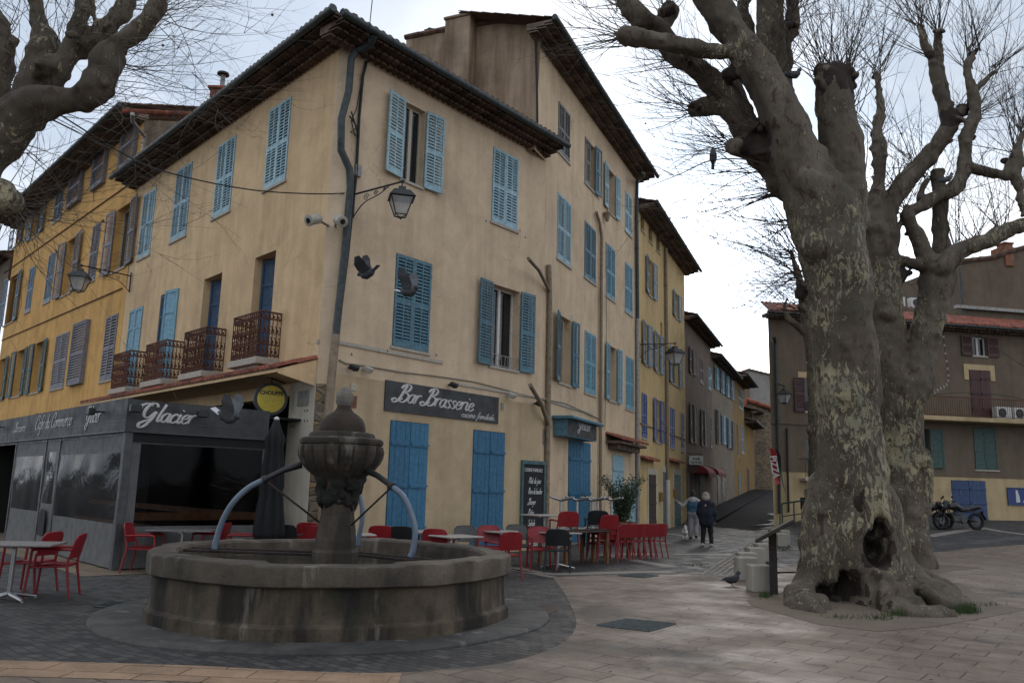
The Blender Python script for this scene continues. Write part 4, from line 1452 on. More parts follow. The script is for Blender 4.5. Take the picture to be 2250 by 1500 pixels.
q.tube([FP(fB, *p, 0.05) for p in ((806, 135), (797, 170), (789, 260), (783, 380), (772, 480), (764, 560), (742, 735))], 0.035, 6)
q.tube([FP(fB, *p, 0.14) for p in ((800, 150), (783, 240), (772, 265), (780, 300))], 0.014, 5)
q.tube([FP(fB, *p, 0.10) for p in ((768, 255), (785, 280), (770, 290), (788, 300), (772, 245))], 0.02, 5)
H.part('cable', q, M['cable'], fB)
q = MB()
cab = [FP(fB, *p, 0.02) for p in ((745, 790), (760, 798), (800, 803), (880, 817), (960, 826), (1040, 838), (1100, 853), (1160, 870), (1185, 875))]
q.tube(cab, 0.018, 5)
H.part('cable', q, M['cable_beige'], fB)
q = MB()
s, z = fB.at(780, 372)
q.box(s - 0.03, s + 0.13, -0.08, -0.002, z - 0.16, z + 0.1)
s, z = fB.at(1102, 892)
q.box(s - 0.04, s + 0.06, -0.03, -0.002, z - 0.09, z + 0.09)
H.part('junction_box', q, M['zinc'], fB)
# chimneys on this roof
def chim_at(x, y, D):
    return at(x, y, D)
c0 = at(490, 205, 27)
q = MB()
q.bbox(c0.x - 0.35, c0.x + 0.35, c0.y - 0.3, c0.y + 0.3, 11.0, c0.z + 0.02, 0.02)
q.bbox(c0.x - 0.42, c0.x + 0.42, c0.y - 0.37, c0.y + 0.37, c0.z + 0.02, c0.z + 0.12, 0.02)
ch = H.part('chimney', q, M['tiles_red'], M=Matrix.Identity(4))
q = MB()
q.tube([(c0.x - 0.05, c0.y, c0.z + 0.1), (c0.x - 0.05, c0.y, at(486, 165, 27).z)], 0.085, 10)
H.part('flue', q, M['zinc'], M=Matrix.Identity(4), par=ch)
q = MB()
zt = at(486, 165, 27).z
q.lathe([(0.09, -0.02), (0.21, 0.0), (0.21, 0.06), (0.14, 0.10), (0.10, 0.12)], 14, Matrix.Translation((c0.x - 0.05, c0.y, zt)))
H.part('cowl', q, M['iron'], M=Matrix.Identity(4), par=ch)
c1 = at(944, 160, 24.5)
zz0, zz1, zz2, zz3 = (at(944, v, 24.5).z for v in (160, 112, 95, 68))
q = MB()
q.lathe([(0.30, 10.5), (0.30, zz0 - 0.5), (0.28, zz0 - 0.2), (0.22, zz1 - 0.05)], 16, Matrix.Translation((c1.x, c1.y, 0)))
ch = H.part('chimney', q, M['gable_c'], M=Matrix.Identity(4), smooth='auto')
q = MB()
q.lathe([(0.17, zz1 - 0.05), (0.14, zz1 + 0.1), (0.19, zz2 - 0.05), (0.21, zz2 + 0.02), (0.15, zz2 + 0.08), (0.20, zz3 - 0.12), (0.235, zz3 - 0.03), (0.15, zz3)], 14, Matrix.Translation((c1.x, c1.y, 0)), fn=lambda a, i: 1 + 0.10 * math.cos(a * 7) * (i > 3))
H.part('chimney_pot', q, M['iron'], M=Matrix.Identity(4), par=ch)

# ---------------------------------------------------------------- orange house in line on the left
sL0 = fA.at(30, 560)[0]
ZL = fA.at(322, 262)[1]
HL = House('orange_house', 'long orange house with mauve and slate shutters at the far left', fA)
HL.root['label'] = 'long bright orange house with mauve and slate shutters left of the corner house'
box = dict(mat='sh_mauve', cols=1, rows=2, pitch=0.095)
def lw(tl, br, **k):
    return HL.window(fA, tl, br, k.pop('mode', 'closed'), **{**box, **k})
def boxed(tl, br, mat='sh_mauve'):
    """a shutter in a box frame standing off the wall"""
    s0, z1 = fA.at(*tl)
    s1, z0 = fA.at(*br)
    q = MB()
    q.box(s0, s0 + 0.04, -0.16, 0.0, z0, z1)
    q.box(s1 - 0.04, s1, -0.16, 0.0, z0, z1)
    q.box(s0 + 0.04, s1 - 0.04, -0.16, 0, z0, z0 + 0.05)
    q.box(s0 + 0.04, s1 - 0.04, -0.16, 0, z1 - 0.05, z1)
    wi = HL.part('window', q, M[mat], fA)
    HL.leaf(wi, fA, s0 + 0.045, z0 + 0.055, s1 - s0 - 0.09, z1 - z0 - 0.11, -0.145, M[mat], 0, False, 'louvre', 1, 2, 0.095)
boxed((276.6, 284), (298, 355))
boxed((215, 338), (232, 402))
boxed((162, 381), (179, 441))
lw((124.6, 424), (134, 479), mat='sh_slate')
lw((76, 467), (87, 512), mode='open', mat='sh_slate')
lw((34, 505), (42, 535), mode='open', mat='sh_slate')
lw((258, 463), (276, 584), mode='open', lw=0.8, depth=0.34)
lw((206, 497), (208.5, 614))
lw((149, 531), (156, 641), mode='open', lw=0.85, depth=0.34)
lw((109, 561), (110.5, 660), mat='sh_slate')
lw((67, 590), (66.5, 682), mat='sh_slate')
lw((22, 612), (30, 705), mode='open', mat='sh_slate', lw=0.75)
lw((235, 697), (245, 833))
boxed((170.5, 714), (184, 842))
lw((125, 738), (139, 850))
lw((79, 755), (86, 860), mode='open', mat='sh_green', lw=0.62, depth=0.34)
lw((39, 772), (45, 868), mode='open', mat='sh_green', lw=0.62, depth=0.34)
lw((2, 790), (4, 878), mode='open', mat='sh_green', lw=0.6, depth=0.34)
HL.wall('wall', fA, sL0, LA - 0.02, 0, ZL, M['wall_l'])
ztL = HL.eave(fA, sL0 - 0.3, LA + 0.05, ZL - 0.02, 0.85, 3, mat='eave_light')
HL.roof(fA, sL0 - 0.3, LA + 0.1, ztL + 0.04, -0.95, 4.8, 0.30)
HL.pipe([FP(fA, *p, o) for p, o in (((291, 250), 0.85), ((292, 268), 0.7), ((318, 300), 0.1), ((313, 345), 0.08))], 0.07, 'zinc')
q = MB()
for a, c in (((3, 747.7), (268, 633)), ((8, 600), (283, 405))):
    q.tube([FP(fA, *a, 0.03), FP(fA, *c, 0.03)], 0.022, 5)
HL.part('cable', q, M['rust'], fA)
# weathered gable above the corner house's roof
fG = Fac(fA.w(LA, 0)[:2], 47.0)
q = MB()
gz = fG.at(330, 240)[1]
g1 = fG.at(445, 238)
q.poly([(-0.02, 0, 8), (g1[0] + 6, 0, 8), (g1[0] + 6, 0, ZL + 0.3 * (g1[0] + 6)), (-0.02, 0, ZL)])
HL.part('gable_wall', q, M['gable_l'], fG, fix=False)
q = MB()
for i in range(24):
    s = -0.8 + i * 0.36
    q.tube([(s, -0.02, ZL + 0.28 + 0.30 * (s + 0.1)), (s + 0.42, -0.02, ZL + 0.28 + 0.30 * (s + 0.52))], [0.10, 0.085], 8)
HL.part('verge_tile', q, M['tiles_red'], fG)
# end wall on the far side and the house beyond
q = MB()
e0, e1 = fA.w(sL0, 0), fA.w(sL0, 0, -9)
q.quad(e0, e1, e1 + Vector((0, 0, ZL)), e0 + Vector((0, 0, ZL)))
HL.part('end_wall', q, M['wall_l'], M=Matrix.Identity(4), fix=False)
fa = House('distant_house', 'low dark house with a tiled roof beyond the end of the orange house', fA)
sx = fA.at(0, 640)[0]
zt = fA.at(12, 575)[1]
fa.wall('wall', fA, sx - 9, sL0 - 0.6, 0, zt, M['wall_e'])
fa.eave(fA, sx - 9, sL0 - 0.55, zt, 0.6, 2, mat='eave')
fa.roof(fA, sx - 9, sL0 - 0.6, zt + 0.2, -0.6, 4, 0.3)

# ---------------------------------------------------------------- tall cream house behind, along the street
HC = House('tall_house', 'tall cream four storey house with pale blue shutters beside the corner house', fC)
cw = lambda tl, br, **k: HC.window(fC, tl, br, k.pop('mode', 'closed'), **k)
cw((1227, 221), (1251, 360), mat='sh_weath')
cw((1285, 299), (1306, 424), mode='closed', mat='sh_weath', leaves=(1, 0))
s0, z1 = fC.at(1305, 320)
s1, z0 = fC.at(1315, 436)
HC.leaf(HC.root.children[-1], fC, s0 + 0.02, z0, s1 - s0, z1 - z0, -0.08, M['sh_mid'], R(-5))
cw((1334, 365), (1350, 478), mode='open', mat='sh_light', depth=0.32)
cw((1373, 416), (1387.6, 522), mat='sh_light')
cw((1225.5, 421), (1253, 588.6), mat='sh_light')
cw((1284.5, 483.5), (1308, 626), mat='sh_mid')
cw((1332, 532), (1350.5, 664), mat='sh_sky')
cw((1373, 574), (1389, 695), mat='sh_sky')
cw((1228.6, 690), (1253, 848), mode='open', mat='sh_mid', depth=0.36, angs=(12, 4))
cw((1284.5, 724), (1308, 869.6), mat='sh_sky')
cw((1337, 757), (1353.5, 884), mode='open', mat='sh_sky', depth=0.34)
cw((1375, 780), (1392, 903), mat='sh_sky')
# shop front: blue hood with grey signboard, blue door
ds0, dz1 = fC.at(1249, 965)
ds1, _ = fC.at(1296, 1100)
HC.window(fC, 0, 0, 'closed', rect=(ds0, ds1, 0.02, dz1), mat='door_blue', style='plank', sill=False, glass=False, name='door')
hs0, hz1 = fC.at(1247, 920, 0.45)
hs1, hz0 = fC.at(1310.5, 970, 0.45)
q = MB()
q.box(hs0, hs1, -0.45, -0.002, hz0, hz1)
q.bbox(hs0 - 0.14, hs1 + 0.14, -0.66, -0.002, hz1 + 0.002, hz1 + 0.10, 0.02)
hood = HC.part('shop_hood', q, M['sh_mid'], fC)
q = MB()
q.box(hs0 + 0.02, hs1 - 0.02, -0.462, -0.452, hz0 + 0.03, hz1 - 0.03)
HC.part('signboard', q, M['fascia'], fC, par=hood)
q = MB()
script_text(q, 'Glacier', hs0 + (hs1 - hs0) * 0.33, hz0 + 0.27, 0.17, -0.47, wt=0.17, width=(hs1 - hs0) * 0.42)
HC.part('lettering', q, M['letter'], fC, par=hood)
# light blue door under a small tiled canopy, meter cupboard
s0, z1 = fC.at(1345, 998)
s1, _ = fC.at(1370, 1100)
HC.window(fC, 0, 0, 'single', rect=(s0, s1, 0.02, z1), mat='sh_light', style='plank', sill=False, glass=False, name='door')
s0, z1 = fC.at(1330, 950)
s1, z0 = fC.at(1392, 985)
HC.roof(fC, s0, s1, z1 - 0.22, -0.62, 0.62, 0.33, mat='tiles_red', name='canopy')
q = MB()
q.box(s0 + 0.05, s1 - 0.05, -0.55, -0.002, z1 - 0.36, z1 - 0.27)
q.box(s0 + 0.35, s1 - 0.35, -0.35, -0.002, z1 - 0.55, z1 - 0.362)
HC.part('canopy_bracket', q, M['eave'], fC)
s0, z1 = fC.at(1380, 1057)
s1, _ = fC.at(1393, 1080)
q = MB()
q.box(s0, s1, -0.06, -0.002, 0.02, z1)
q.box(s0 + 0.05, s1 - 0.05, -0.066, -0.061, 0.2, z1 - 0.1)
HC.part('meter_cupboard', q, M['sh_light'], fC)
HC.wall('wall', fC, -11.0, -0.02, 0, 11.3, M['wall_c'])
HC.wall('wall', fC, -11.95, -0.02, 11.3, 14.82, M['wall_c'])
q = MB()
q.box(-10.95, -6.2, -0.035, 0.01, 4.14, 4.21)
HC.part('string_course', q, M['band'], fC)
ztC = HC.eave(fC, -12.5, 0.15, 14.68, 0.72, 3, mat='eave_light')
HC.roof(fC, -12.5, 0.2, ztC + 0.05, -0.82, 3.2, 0.28)
# gable wall over the corner house with its chimney breast
fg = Fac(fC.w(-11.95, 0)[:2], 113.2)
pts = [fg.at(*p) for p in ((1190, 55), (1160, 46), (1110, 47), (1040, 56), (982, 66), (893, 84))]
q = MB()
q.poly([(0.02, 0, 11.3)] + [(p[0], 0, p[1]) for p in pts] + [(pts[-1][0] - 0.02, 0, 11.3)])
HC.part('gable_wall', q, M['gable_c'], fg, fix=False)
q = MB()
for i in range(len(pts) - 1):
    a, c = pts[i], pts[i + 1]
    n = max(1, int(abs(a[0] - c[0]) / 0.4))
    for k in range(n):
        u0, u1 = k / n, (k + 1.1) / n
        q.tube([(a[0] + (c[0] - a[0]) * u0, 0.0, a[1] + (c[1] - a[1]) * u0 + 0.03), (a[0] + (c[0] - a[0]) * u1, 0.0, a[1] + (c[1] - a[1]) * u1 + 0.03)], [0.10, 0.085], 7)
HC.part('verge_tile', q, M['tiles'], fg)
k0, kz = fg.at(983, 50, 0.3)
k1, _ = fg.at(1038, 40, 0.3)
q = MB()
q.bbox(k0, k1, -0.45, -0.002, 11.4, fg.at(1010, 40, 0.4)[1], 0.02)
q.bbox(k0 - 0.04, k1 + 0.04, -0.5, 0.3, fg.at(1010, 40, 0.4)[1], fg.at(1010, 40, 0.4)[1] + 0.09, 0.02)
HC.part('chimney', q, M['gable_c'], fg)
q = MB()
q.tube([FP(fg, 1177, 92, 0.06), FP(fg, 1180, 200, 0.06), FP(fg, 1181, 290, 0.06)], 0.035, 6)
HC.part('cable', q, M['cable'], fg)
# pipes
HC.pipe([FP(fC, *p, o) for p, o in (((1414, 380), 0.78), ((1412, 388), 0.7), ((1400, 398), 0.12), ((1399, 470), 0.1), ((1401, 700), 0.1))], 0.075, 'gutter')
e = FP(fC, 1401, 700, 0.1)
HC.pipe([e, (e[0], -0.1, 0.0)], 0.085, 'zinc')
a = FP(fC, 1206, 582, 0.09)
HC.pipe([a, FP(fC, 1208, 650, 0.09), (FP(fC, 1207, 800, 0.09)[0], -0.09, 0.0)], 0.075, 'pipe_beige')
HC.pipe([FP(fC, 1161, 568, 0.30), FP(fC, 1185, 595, 0.14), FP(fC, 1207, 640, 0.09)], 0.05, 'pipe_beige', collars=False)
HC.pipe([FP(fC, 1165, 846, 0.40), FP(fC, 1190, 888, 0.20), FP(fC, 1207, 940, 0.09)], 0.06, 'pipe_beige', collars=False)
a = FP(fC, 1323, 500, 0.09)
HC.pipe([FP(fC, 1310, 466, 0.09), FP(fC, 1318, 490, 0.09), FP(fC, 1322, 520, 0.09), FP(fC, 1321, 700, 0.09), (FP(fC, 1321, 800, 0.09)[0], -0.09, 0.0)], 0.055, 'pipe_beige')
q = MB()
s, z = fC.at(1324, 478)
q.lathe([(0.05, -0.12), (0.08, 0.0), (0.13, 0.14), (0.15, 0.2)], 12, Matrix.Translation((s + 0.12, -0.14, z)))
HC.part('hopper', q, M['pipe_beige'], fC)
s0, z1 = fC.at(1192, 940)
s1, z0 = fC.at(1203, 977)
q = MB()
for i in range(9):
    q.box(s0, s1, -0.02, -0.002, z0 + (z1 - z0) * i / 9, z0 + (z1 - z0) * (i + 0.6) / 9)
HC.part('vent_grille', q, M['zinc'], fC)
q = MB()
q.tube([FP(fC, *p, 0.04) for p in ((1330, 530), (1333, 700), (1330, 900), (1329, 945))], 0.012, 5)
q.tube([FP(fC, *p, 0.04) for p in ((1185, 875), (1240, 885), (1318, 920))], 0.02, 5)
HC.part('cable', q, M['cable_beige'], fC)

# ---------------------------------------------------------------- yellow house next along the street
def street_house(name, label, s0, s1, ztop, mat, z0=-0.5):
    h = House(name, label, fD)
    h.s = (s0, s1)
    return h
sD1 = fD.at(1506, 800)[0]
HD = street_house('yellow_house', 'tall yellow house with three small attic windows and blue shutters along the street', 0, sD1, 13.5, 'wall_d')
dw = lambda tl, br, **k: HD.window(fD, tl, br, k.pop('mode', 'closed'), **{**dict(cols=1, pitch=0.1), **k})
for tl, br in (((1407.6, 470), (1415.6, 513)), ((1425, 494), (1433, 538)), ((1442, 517), (1449.6, 558.5))):
    dw(tl, br, mode='none', mull=False, frame='wood_dark')
dw((1424, 566), (1433.6, 655), mode='open', mat='sh_slate', lw=0.62)
dw((1482, 640), (1489.6, 703), mode='open', mat='sh_slate', lw=0.62)
dw((1415.6, 708), (1421.8, 803), mode='open', mat='sh_slate', lw=0.62)
dw((1441, 730), (1448.5, 820), mode='open', mat='sh_slate', lw=0.62)
dw((1474, 763), (1490.5, 850), mode='open', mat='sh_slate', lw=0.62)
dw((1409.5, 861), (1421.5, 964), mat='sh_violet')
dw((1440, 876), (1449, 972), mode='open', mat='sh_violet', lw=0.62)
dw((1472, 893), (1482.5, 986), mat='sh_violet')
dw((1496, 906), (1503, 991), mat='sh_violet')
def gdoor(h, fac, tl, br, mat, surround='pillar'):
    s0, z1 = fac.at(*tl)
    s1, z0 = fac.at(*br)
    z0 = 0.05
    w, _ = h.window(fac, 0, 0, 'single', rect=(s0, s1, z0, z1), mat=mat, style='plank', sill=False, glass=False, name='door', depth=0.3)
    q = MB()
    q.box(s0 - 0.2, s0, -0.03, 0.01, 0, z1 + 0.25)
    q.box(s1, s1 + 0.2, -0.03, 0.01, 0, z1 + 0.25)
    q.box(s0, s1, -0.03, 0.01, z1, z1 + 0.25)
    h.part('surround', q, M[surround], fac, par=w)
    return s0, s1, z1
gdoor(HD, fD, (1424, 1041), (1441, 1165), 'wood_dark')
gdoor(HD, fD, (1455, 1036), (1464, 1156), 'sh_weath')
gdoor(HD, fD, (1480, 1041), (1496, 1149), 'sh_green')
for a, c in (((1420, 1004), (1448, 1009)), ((1475, 1008), (1504, 1013))):
    s0, z1 = fD.at(*a, 0.25)
    s1, _ = fD.at(*c, 0.25)
    HD.roof(fD, s0, s1, z1 - 0.08, -0.32, 0.30, 0.35, mat='tiles_red', name='canopy')
s0, z1 = fD.at(1451, 707)
s1, z0 = fD.at(1455.5, 749)
HD.hole(fD, (s0, s1, z0, z1))
HD.wall('wall', fD, 0.02, sD1, -0.6, 13.5, M['wall_d'])
q = MB()
q.box(s0, s1, 0.2, 0.22, z0, z1)
HD.part('niche', q, M['dark_in'], fD)
ztD = HD.eave(fD, 0.0, sD1 + 0.35, 13.42, 0.75, 3, mat='eave_light')
HD.roof(fD, 0.0, sD1 + 0.4, ztD + 0.05, -0.85, 5, 0.27, top=(0, sD1 - 2))
q = MB()
eD = fD.w(sD1, 0)
eE = fD.w(sD1, 0, -8)
q.quad(eD + Vector((0, 0, -0.6)), eE, eE + Vector((0, 0, 13.6)), eD + Vector((0, 0, 13.5)))
HD.part('end_wall', q, M['wall_d'], M=Matrix.Identity(4), fix=False)
a = FP(fD, 1463, 545, 0.1)
HD.pipe([a, (a[0], -0.1, 2.2)], 0.08, 'pipe_beige')
HD.pipe([(a[0], -0.1, 2.2), (a[0], -0.1, 0.05)], 0.11, 'pillar')
q = MB()
q.box(0.05, sD1 - 0.05, -0.03, 0.01, 4.35, 4.42)
HD.part('string_course', q, M['eave_light'], fD)

# ---------------------------------------------------------------- smaller houses down the street
def row_house(name, label, x0, x1, top0, top1, mat, eav='eave_light'):
    s0 = fD.at(x0, 1000)[0] + 0.02
    s1 = fD.at(x1, 1000)[0]
    z = (fD.at(*top0)[1] + fD.at(*top1)[1]) / 2
    h = House(name, label, fD)
    h.s0, h.s1, h.z, h.mat, h.eav = s0, s1, z, mat, eav
    return h
def finish(h, over=0.6):
    h.wall('wall', fD, h.s0, h.s1, -0.6, h.z, M[h.mat])
    zt = h.eave(fD, h.s0 + 0.02, h.s1 + 0.15, h.z - 0.05, over, 2, mat=h.eav, pitch=0.24)
    h.roof(fD, h.s0 + 0.02, h.s1 + 0.2, zt + 0.04, -over - 0.1, 4.5, 0.28, pitch=0.25)
    q = MB()
    a, c = fD.w(h.s1, 0), fD.w(h.s1, 0, -7)
    q.quad(a + Vector((0, 0, -0.6)), c, c + Vector((0, 0, h.z)), a + Vector((0, 0, h.z)))
    h.part('end_wall', q, M[h.mat], M=Matrix.Identity(4), fix=False)
rw = dict(cols=1, pitch=0.12)
E1 = row_house('mauve_house', 'mauve brown house with brown shutters after the tall yellow house', 1507, 1566, (1509, 708), (1561, 760), 'wall_e')
def ew(h, tl, br, mode='closed', mat='sh_brown', **k):
    return h.window(fD, tl, br, mode, **{**rw, 'mat': mat, **k})
ew(E1, (1516.5, 764), (1521.2, 822), 'open', lw=0.75)
ew(E1, (1537, 785), (1545, 844), 'single', 'sh_red')
ew(E1, (1556, 805), (1562, 858), 'single', 'sh_sky')
ew(E1, (1517, 886), (1524, 972), 'open', lw=0.65)
ew(E1, (1541, 899), (1547, 979), 'open', lw=0.65)
ew(E1, (1560, 913), (1564.8, 984), 'single')
gdoor(E1, fD, (1514, 1030), (1523, 1130), 'wood_dark', 'wall_e2')
gdoor(E1, fD, (1537, 1042), (1552, 1130), 'wood_dark', 'wall_e')
finish(E1)
E2 = row_house('taupe_house', 'taupe house with two rows of narrow shutters after the mauve brown house', 1566, 1613, (1568, 797), (1611, 831), 'wall_e2')
for x, y, hgt, mt in ((1568.5, 806, 48, 'sh_sky'), (1581, 812, 51, 'sh_slate'), (1592.5, 823, 48, 'sh_sky'), (1602.8, 833, 44, 'sh_slate')):
    ew(E2, (x + 2.2, y), (x + 4.8, y + hgt), 'open', mt, lw=0.75)
for x, y, hgt, mt in ((1572, 900, 74, 'sh_brown'), (1584, 912, 63, 'sh_sky'), (1596, 919, 64, 'sh_slate'), (1604.5, 925, 63, 'sh_brown')):
    ew(E2, (x + 2.2, y), (x + 5, y + hgt), 'open', mt, lw=0.75)
gdoor(E2, fD, (1576, 1040), (1583, 1125), 'iron', 'wall_e')
gdoor(E2, fD, (1586, 1035), (1594, 1120), 'iron', 'wall_e')
finish(E2)
F1 = row_house('mustard_house', 'mustard yellow house with teal shutters and jutting eave down the street', 1613, 1637, (1614, 836), (1637, 853), 'wall_f')
ew(F1, (1622, 850), (1632, 902), 'closed', 'sh_green')
ew(F1, (1618.5, 929), (1622.5, 1002), 'single', 'sh_green')
ew(F1, (1628, 932), (1635, 997), 'closed', 'sh_slate')
gdoor(F1, fD, (1622, 1040), (1630, 1115), 'sh_green', 'wall_f')
finish(F1, 1.1)
F2 = row_house('ochre_house', 'narrow low ochre house under a sagging tiled eave down the street', 1637, 1656, (1640, 936), (1656, 940), 'wall_f', 'eave')
gdoor(F2, fD, (1641, 1030), (1647, 1105), 'wood_dark', 'wall_g')
finish(F2, 0.9)
F3 = row_house('brown_house', 'narrow brown house under a tiled roof just before the stone gable', 1656, 1680, (1658, 916), (1680, 925), 'wall_g', 'eave')
ew(F3, (1667, 978), (1670, 1022), 'single', 'sh_brown')
gdoor(F3, fD, (1660, 1045), (1667, 1100), 'wood_dark', 'wall_e')
finish(F3, 0.7)
# rubble stone gable standing square to the street, with a tiled roof
P0 = at(1632, 1100, 78)
st = Fac(P0[:2], 90)
SG = House('stone_house', 'rubble stone house with a red tiled roof closing the street', st, 'house')
p = [st.at(*v) for v in ((1630, 900), (1640, 878), (1660, 885), (1695, 897), (1698, 905))]
q = MB()
q.poly([(p[0][0], 0, 0)] + [(a, 0, b) for a, b in p] + [(p[-1][0] + 0.5, 0, 0)])
SG.part('wall', q, M['rubble'], st, fix=False)
q = MB()
for i in range(len(p) - 1):
    a, c = Vector((p[i][0], -0.15, p[i][1])), Vector((p[i + 1][0], -0.15, p[i + 1][1]))
    q.tube([a, c], 0.22, 8)
SG.part('roof', q, M['tiles_red'], st)
P1 = at(1625, 1000, 95)
fh = Fac(P1[:2], 90)
FH = House('grey_house', 'plain pale grey house with a low pitched roof closing the view down the street', fh)
p = [fh.at(*v) for v in ((1612, 835), (1625, 818), (1645, 811), (1697, 824), (1720, 828))]
q = MB()
q.poly([(p[0][0], 0, 0)] + [(a, 0, b) for a, b in p] + [(p[-1][0], 0, 0)])
FH.part('wall', q, M['wall_far'], fh, fix=False)
q = MB()
for i in range(len(p) - 1):
    q.tube([(p[i][0], -0.1, p[i][1]), (p[i + 1][0], -0.1, p[i + 1][1])], 0.12, 6)
FH.part('roof', q, M['eave_light'], fh)
s, z = fh.at(1636, 836)
q = MB()
q.box(s - 0.5, s + 0.5, -0.9, -0.002, z - 0.1, z)
q.box(s - 0.4, s + 0.4, -0.7, -0.002, z - 0.6, z - 0.12)
FH.part('hoist', q, M['iron'], fh)
q = MB()
s0, z1 = fh.at(1634, 845)
s1, z0 = fh.at(1646, 885)
q.box(s0, s1, -0.3, -0.002, z0 - 6, z1)
FH.part('lean_to', q, M['wall_g'], fh)
# ---------------------------------------------------------------- brown house on the right
pR = at(1700, 1130, 38)
fR = Fac(pR[:2], 79)
HR = House('brown_town_house', 'broad brown house with red tiled roof and balcony behind the plane trees', fR)
rk = dict(cols=1, pitch=0.1)
def rw_(tl, br, mode='closed', mat='sh_red', **k):
    return HR.window(fR, tl, br, mode, **{**rk, 'mat': mat, **k})
zg = 0.6
rw_((1770, 750), (1800, 797), 'closed')
w_, r_ = rw_((1766, 830), (1806, 906), 'open', lw=0.55, frame='frame_white')
def lintel(r, ear=0.0, up=0.28):
    q = MB()
    q.box(r[0] - 0.3, r[1] + 0.3, -0.03, 0.004, r[3] + 0.002, r[3] + up)
    if ear:
        q.box(r[0] - 0.3, r[0] - 0.05, -0.03, 0.004, r[3] - ear, r[3] + 0.001)
        q.box(r[1] + 0.05, r[1] + 0.3, -0.03, 0.004, r[3] - ear, r[3] + 0.001)
    return HR.part('lintel', q, M['wall_r_low'], fR)
lintel(r_)
q = MB()
for i in range(12):
    x = r_[0] + (r_[1] - r_[0]) * i / 11
    q.tube([(x, -0.1, r_[2] + 0.05), (x, -0.1, r_[2] + 0.45)], 0.012, 5)
q.tube([(r_[0], -0.1, r_[2] + 0.45), (r_[1], -0.1, r_[2] + 0.45)], 0.018, 5)
HR.part('window_guard', q, M['iron'], fR, par=w_)
w_, r_ = rw_((1771, 966), (1806, 1050), 'none', frame='frame_white')
q = MB()
q.bbox(r_[0] - 0.4, r_[1] + 0.3, -0.5, 0.0, r_[2] - 0.16, r_[2] - 0.02, 0.02)
bs = HR.part('balcony', q, M['band'], fR)
q = MB()
for i in range(11):
    x = r_[0] - 0.35 + (r_[1] - r_[0] + 0.6) * i / 10
    q.tube([(x, -0.46, r_[2]), (x, -0.46, r_[2] + 0.85)], 0.012, 5)
q.tube([(r_[0] - 0.35, 0, r_[2] + 0.85), (r_[0] - 0.35, -0.46, r_[2] + 0.85), (r_[1] + 0.25, -0.46, r_[2] + 0.85)], 0.018, 5)
HR.part('railing', q, M['iron'], fR, par=bs)
rw_((1990, 744), (2000, 788), 'single')
rw_((2133, 739), (2169, 783), 'open', frame='frame_white', lw=0.62)
w_, r_ = rw_((2129, 812), (2181, 915), 'closed', style='plank', sill=False)
lintel(r_, 0.5, 0.28)
w_, r_ = rw_((2030, 942), (2045, 1027), 'none', frame='sh_teal2')
HR.leaf(w_, fR, r_[1] + 0.02, r_[2], 0.68, r_[3] - r_[2], -0.06, M['sh_teal2'], R(-6), False, 'panel')
rw_((2137, 939), (2194, 1033), 'closed', mat='sh_teal2', style='panel')
# ground floor openings
s0, z1 = fR.at(2089, 1054)
s1, z0 = fR.at(2172, 1152)
zb_ = 0.5
wd, _ = HR.window(fR, 0, 0, 'closed', rect=(s0, s1, zb_, z1), mat='garage', style='plank', sill=False, glass=False, name='garage_door')
s0, z1 = fR.at(2028, 1055)
s1, _ = fR.at(2045, 1100)
HR.window(fR, 0, 0, 'none', rect=(s0, s1, zb_, z1), sill=False, name='door', frame='wood_dark', mull=False)
s0, z1 = fR.at(1758, 1092)
s1, z0 = fR.at(1775, 1120)
HR.window(fR, 0, 0, 'none', rect=(s0, s1, z0, z1), frame='wood_dark', sill=False)
zl = fR.at(2140, 1044)[1]
zt = fR.at(2140, 728)[1]
LR = 22.0
HR.wall('wall', fR, 0, LR, zl, zt, M['wall_r'])
HR.wall('wall', fR, 0, LR, -0.3, zl, M['wall_r_low'])
q = MB()
q.box(-0.01, LR, -0.03, 0.01, zl - 0.09, zl + 0.01)
zz_ = fR.at(1750, 929)[1]
q.box(-0.01, 4.6, -0.05, 0.01, zz_ - 0.07, zz_ + 0.07)
HR.part('string_course', q, M['wall_r'], fR)
q = MB()
a = fR.w(0, 0)
c = a + Vector((math.sin(R(19)), math.cos(R(19)), 0)) * 12
q.quad(c + Vector((0, 0, -0.3)), a + Vector((0, 0, -0.3)), a + Vector((0, 0, zt)), c + Vector((0, 0, zt)))
HR.part('side_wall', q, M['wall_r'], M=Matrix.Identity(4), fix=False)
# eave: left half a little higher than the right
ztR = HR.eave(fR, -0.25, LR, zt - 0.08, 0.62, 2, mat='eave_light', pitch=0.22, gr=0.07)
HR.roof(fR, -0.3, LR, ztR + 0.05, -0.75, 4.2, 0.34, mat='tiles_red', top=(1.5, LR), pitch=0.24, rowl=0.38)
HR.pipe([FP(fR, *p, o) for p, o in (((1700, 738), 0.7), ((1704, 752), 0.15), ((1707, 850), 0.12), ((1711, 1000), 0.12), ((1713, 1128), 0.12))], 0.075, 'gutter')
HR.pipe([FP(fR, *p, 0.1) for p in ((1729, 940), (1731, 1040), (1733, 1125))], 0.045, 'cable')
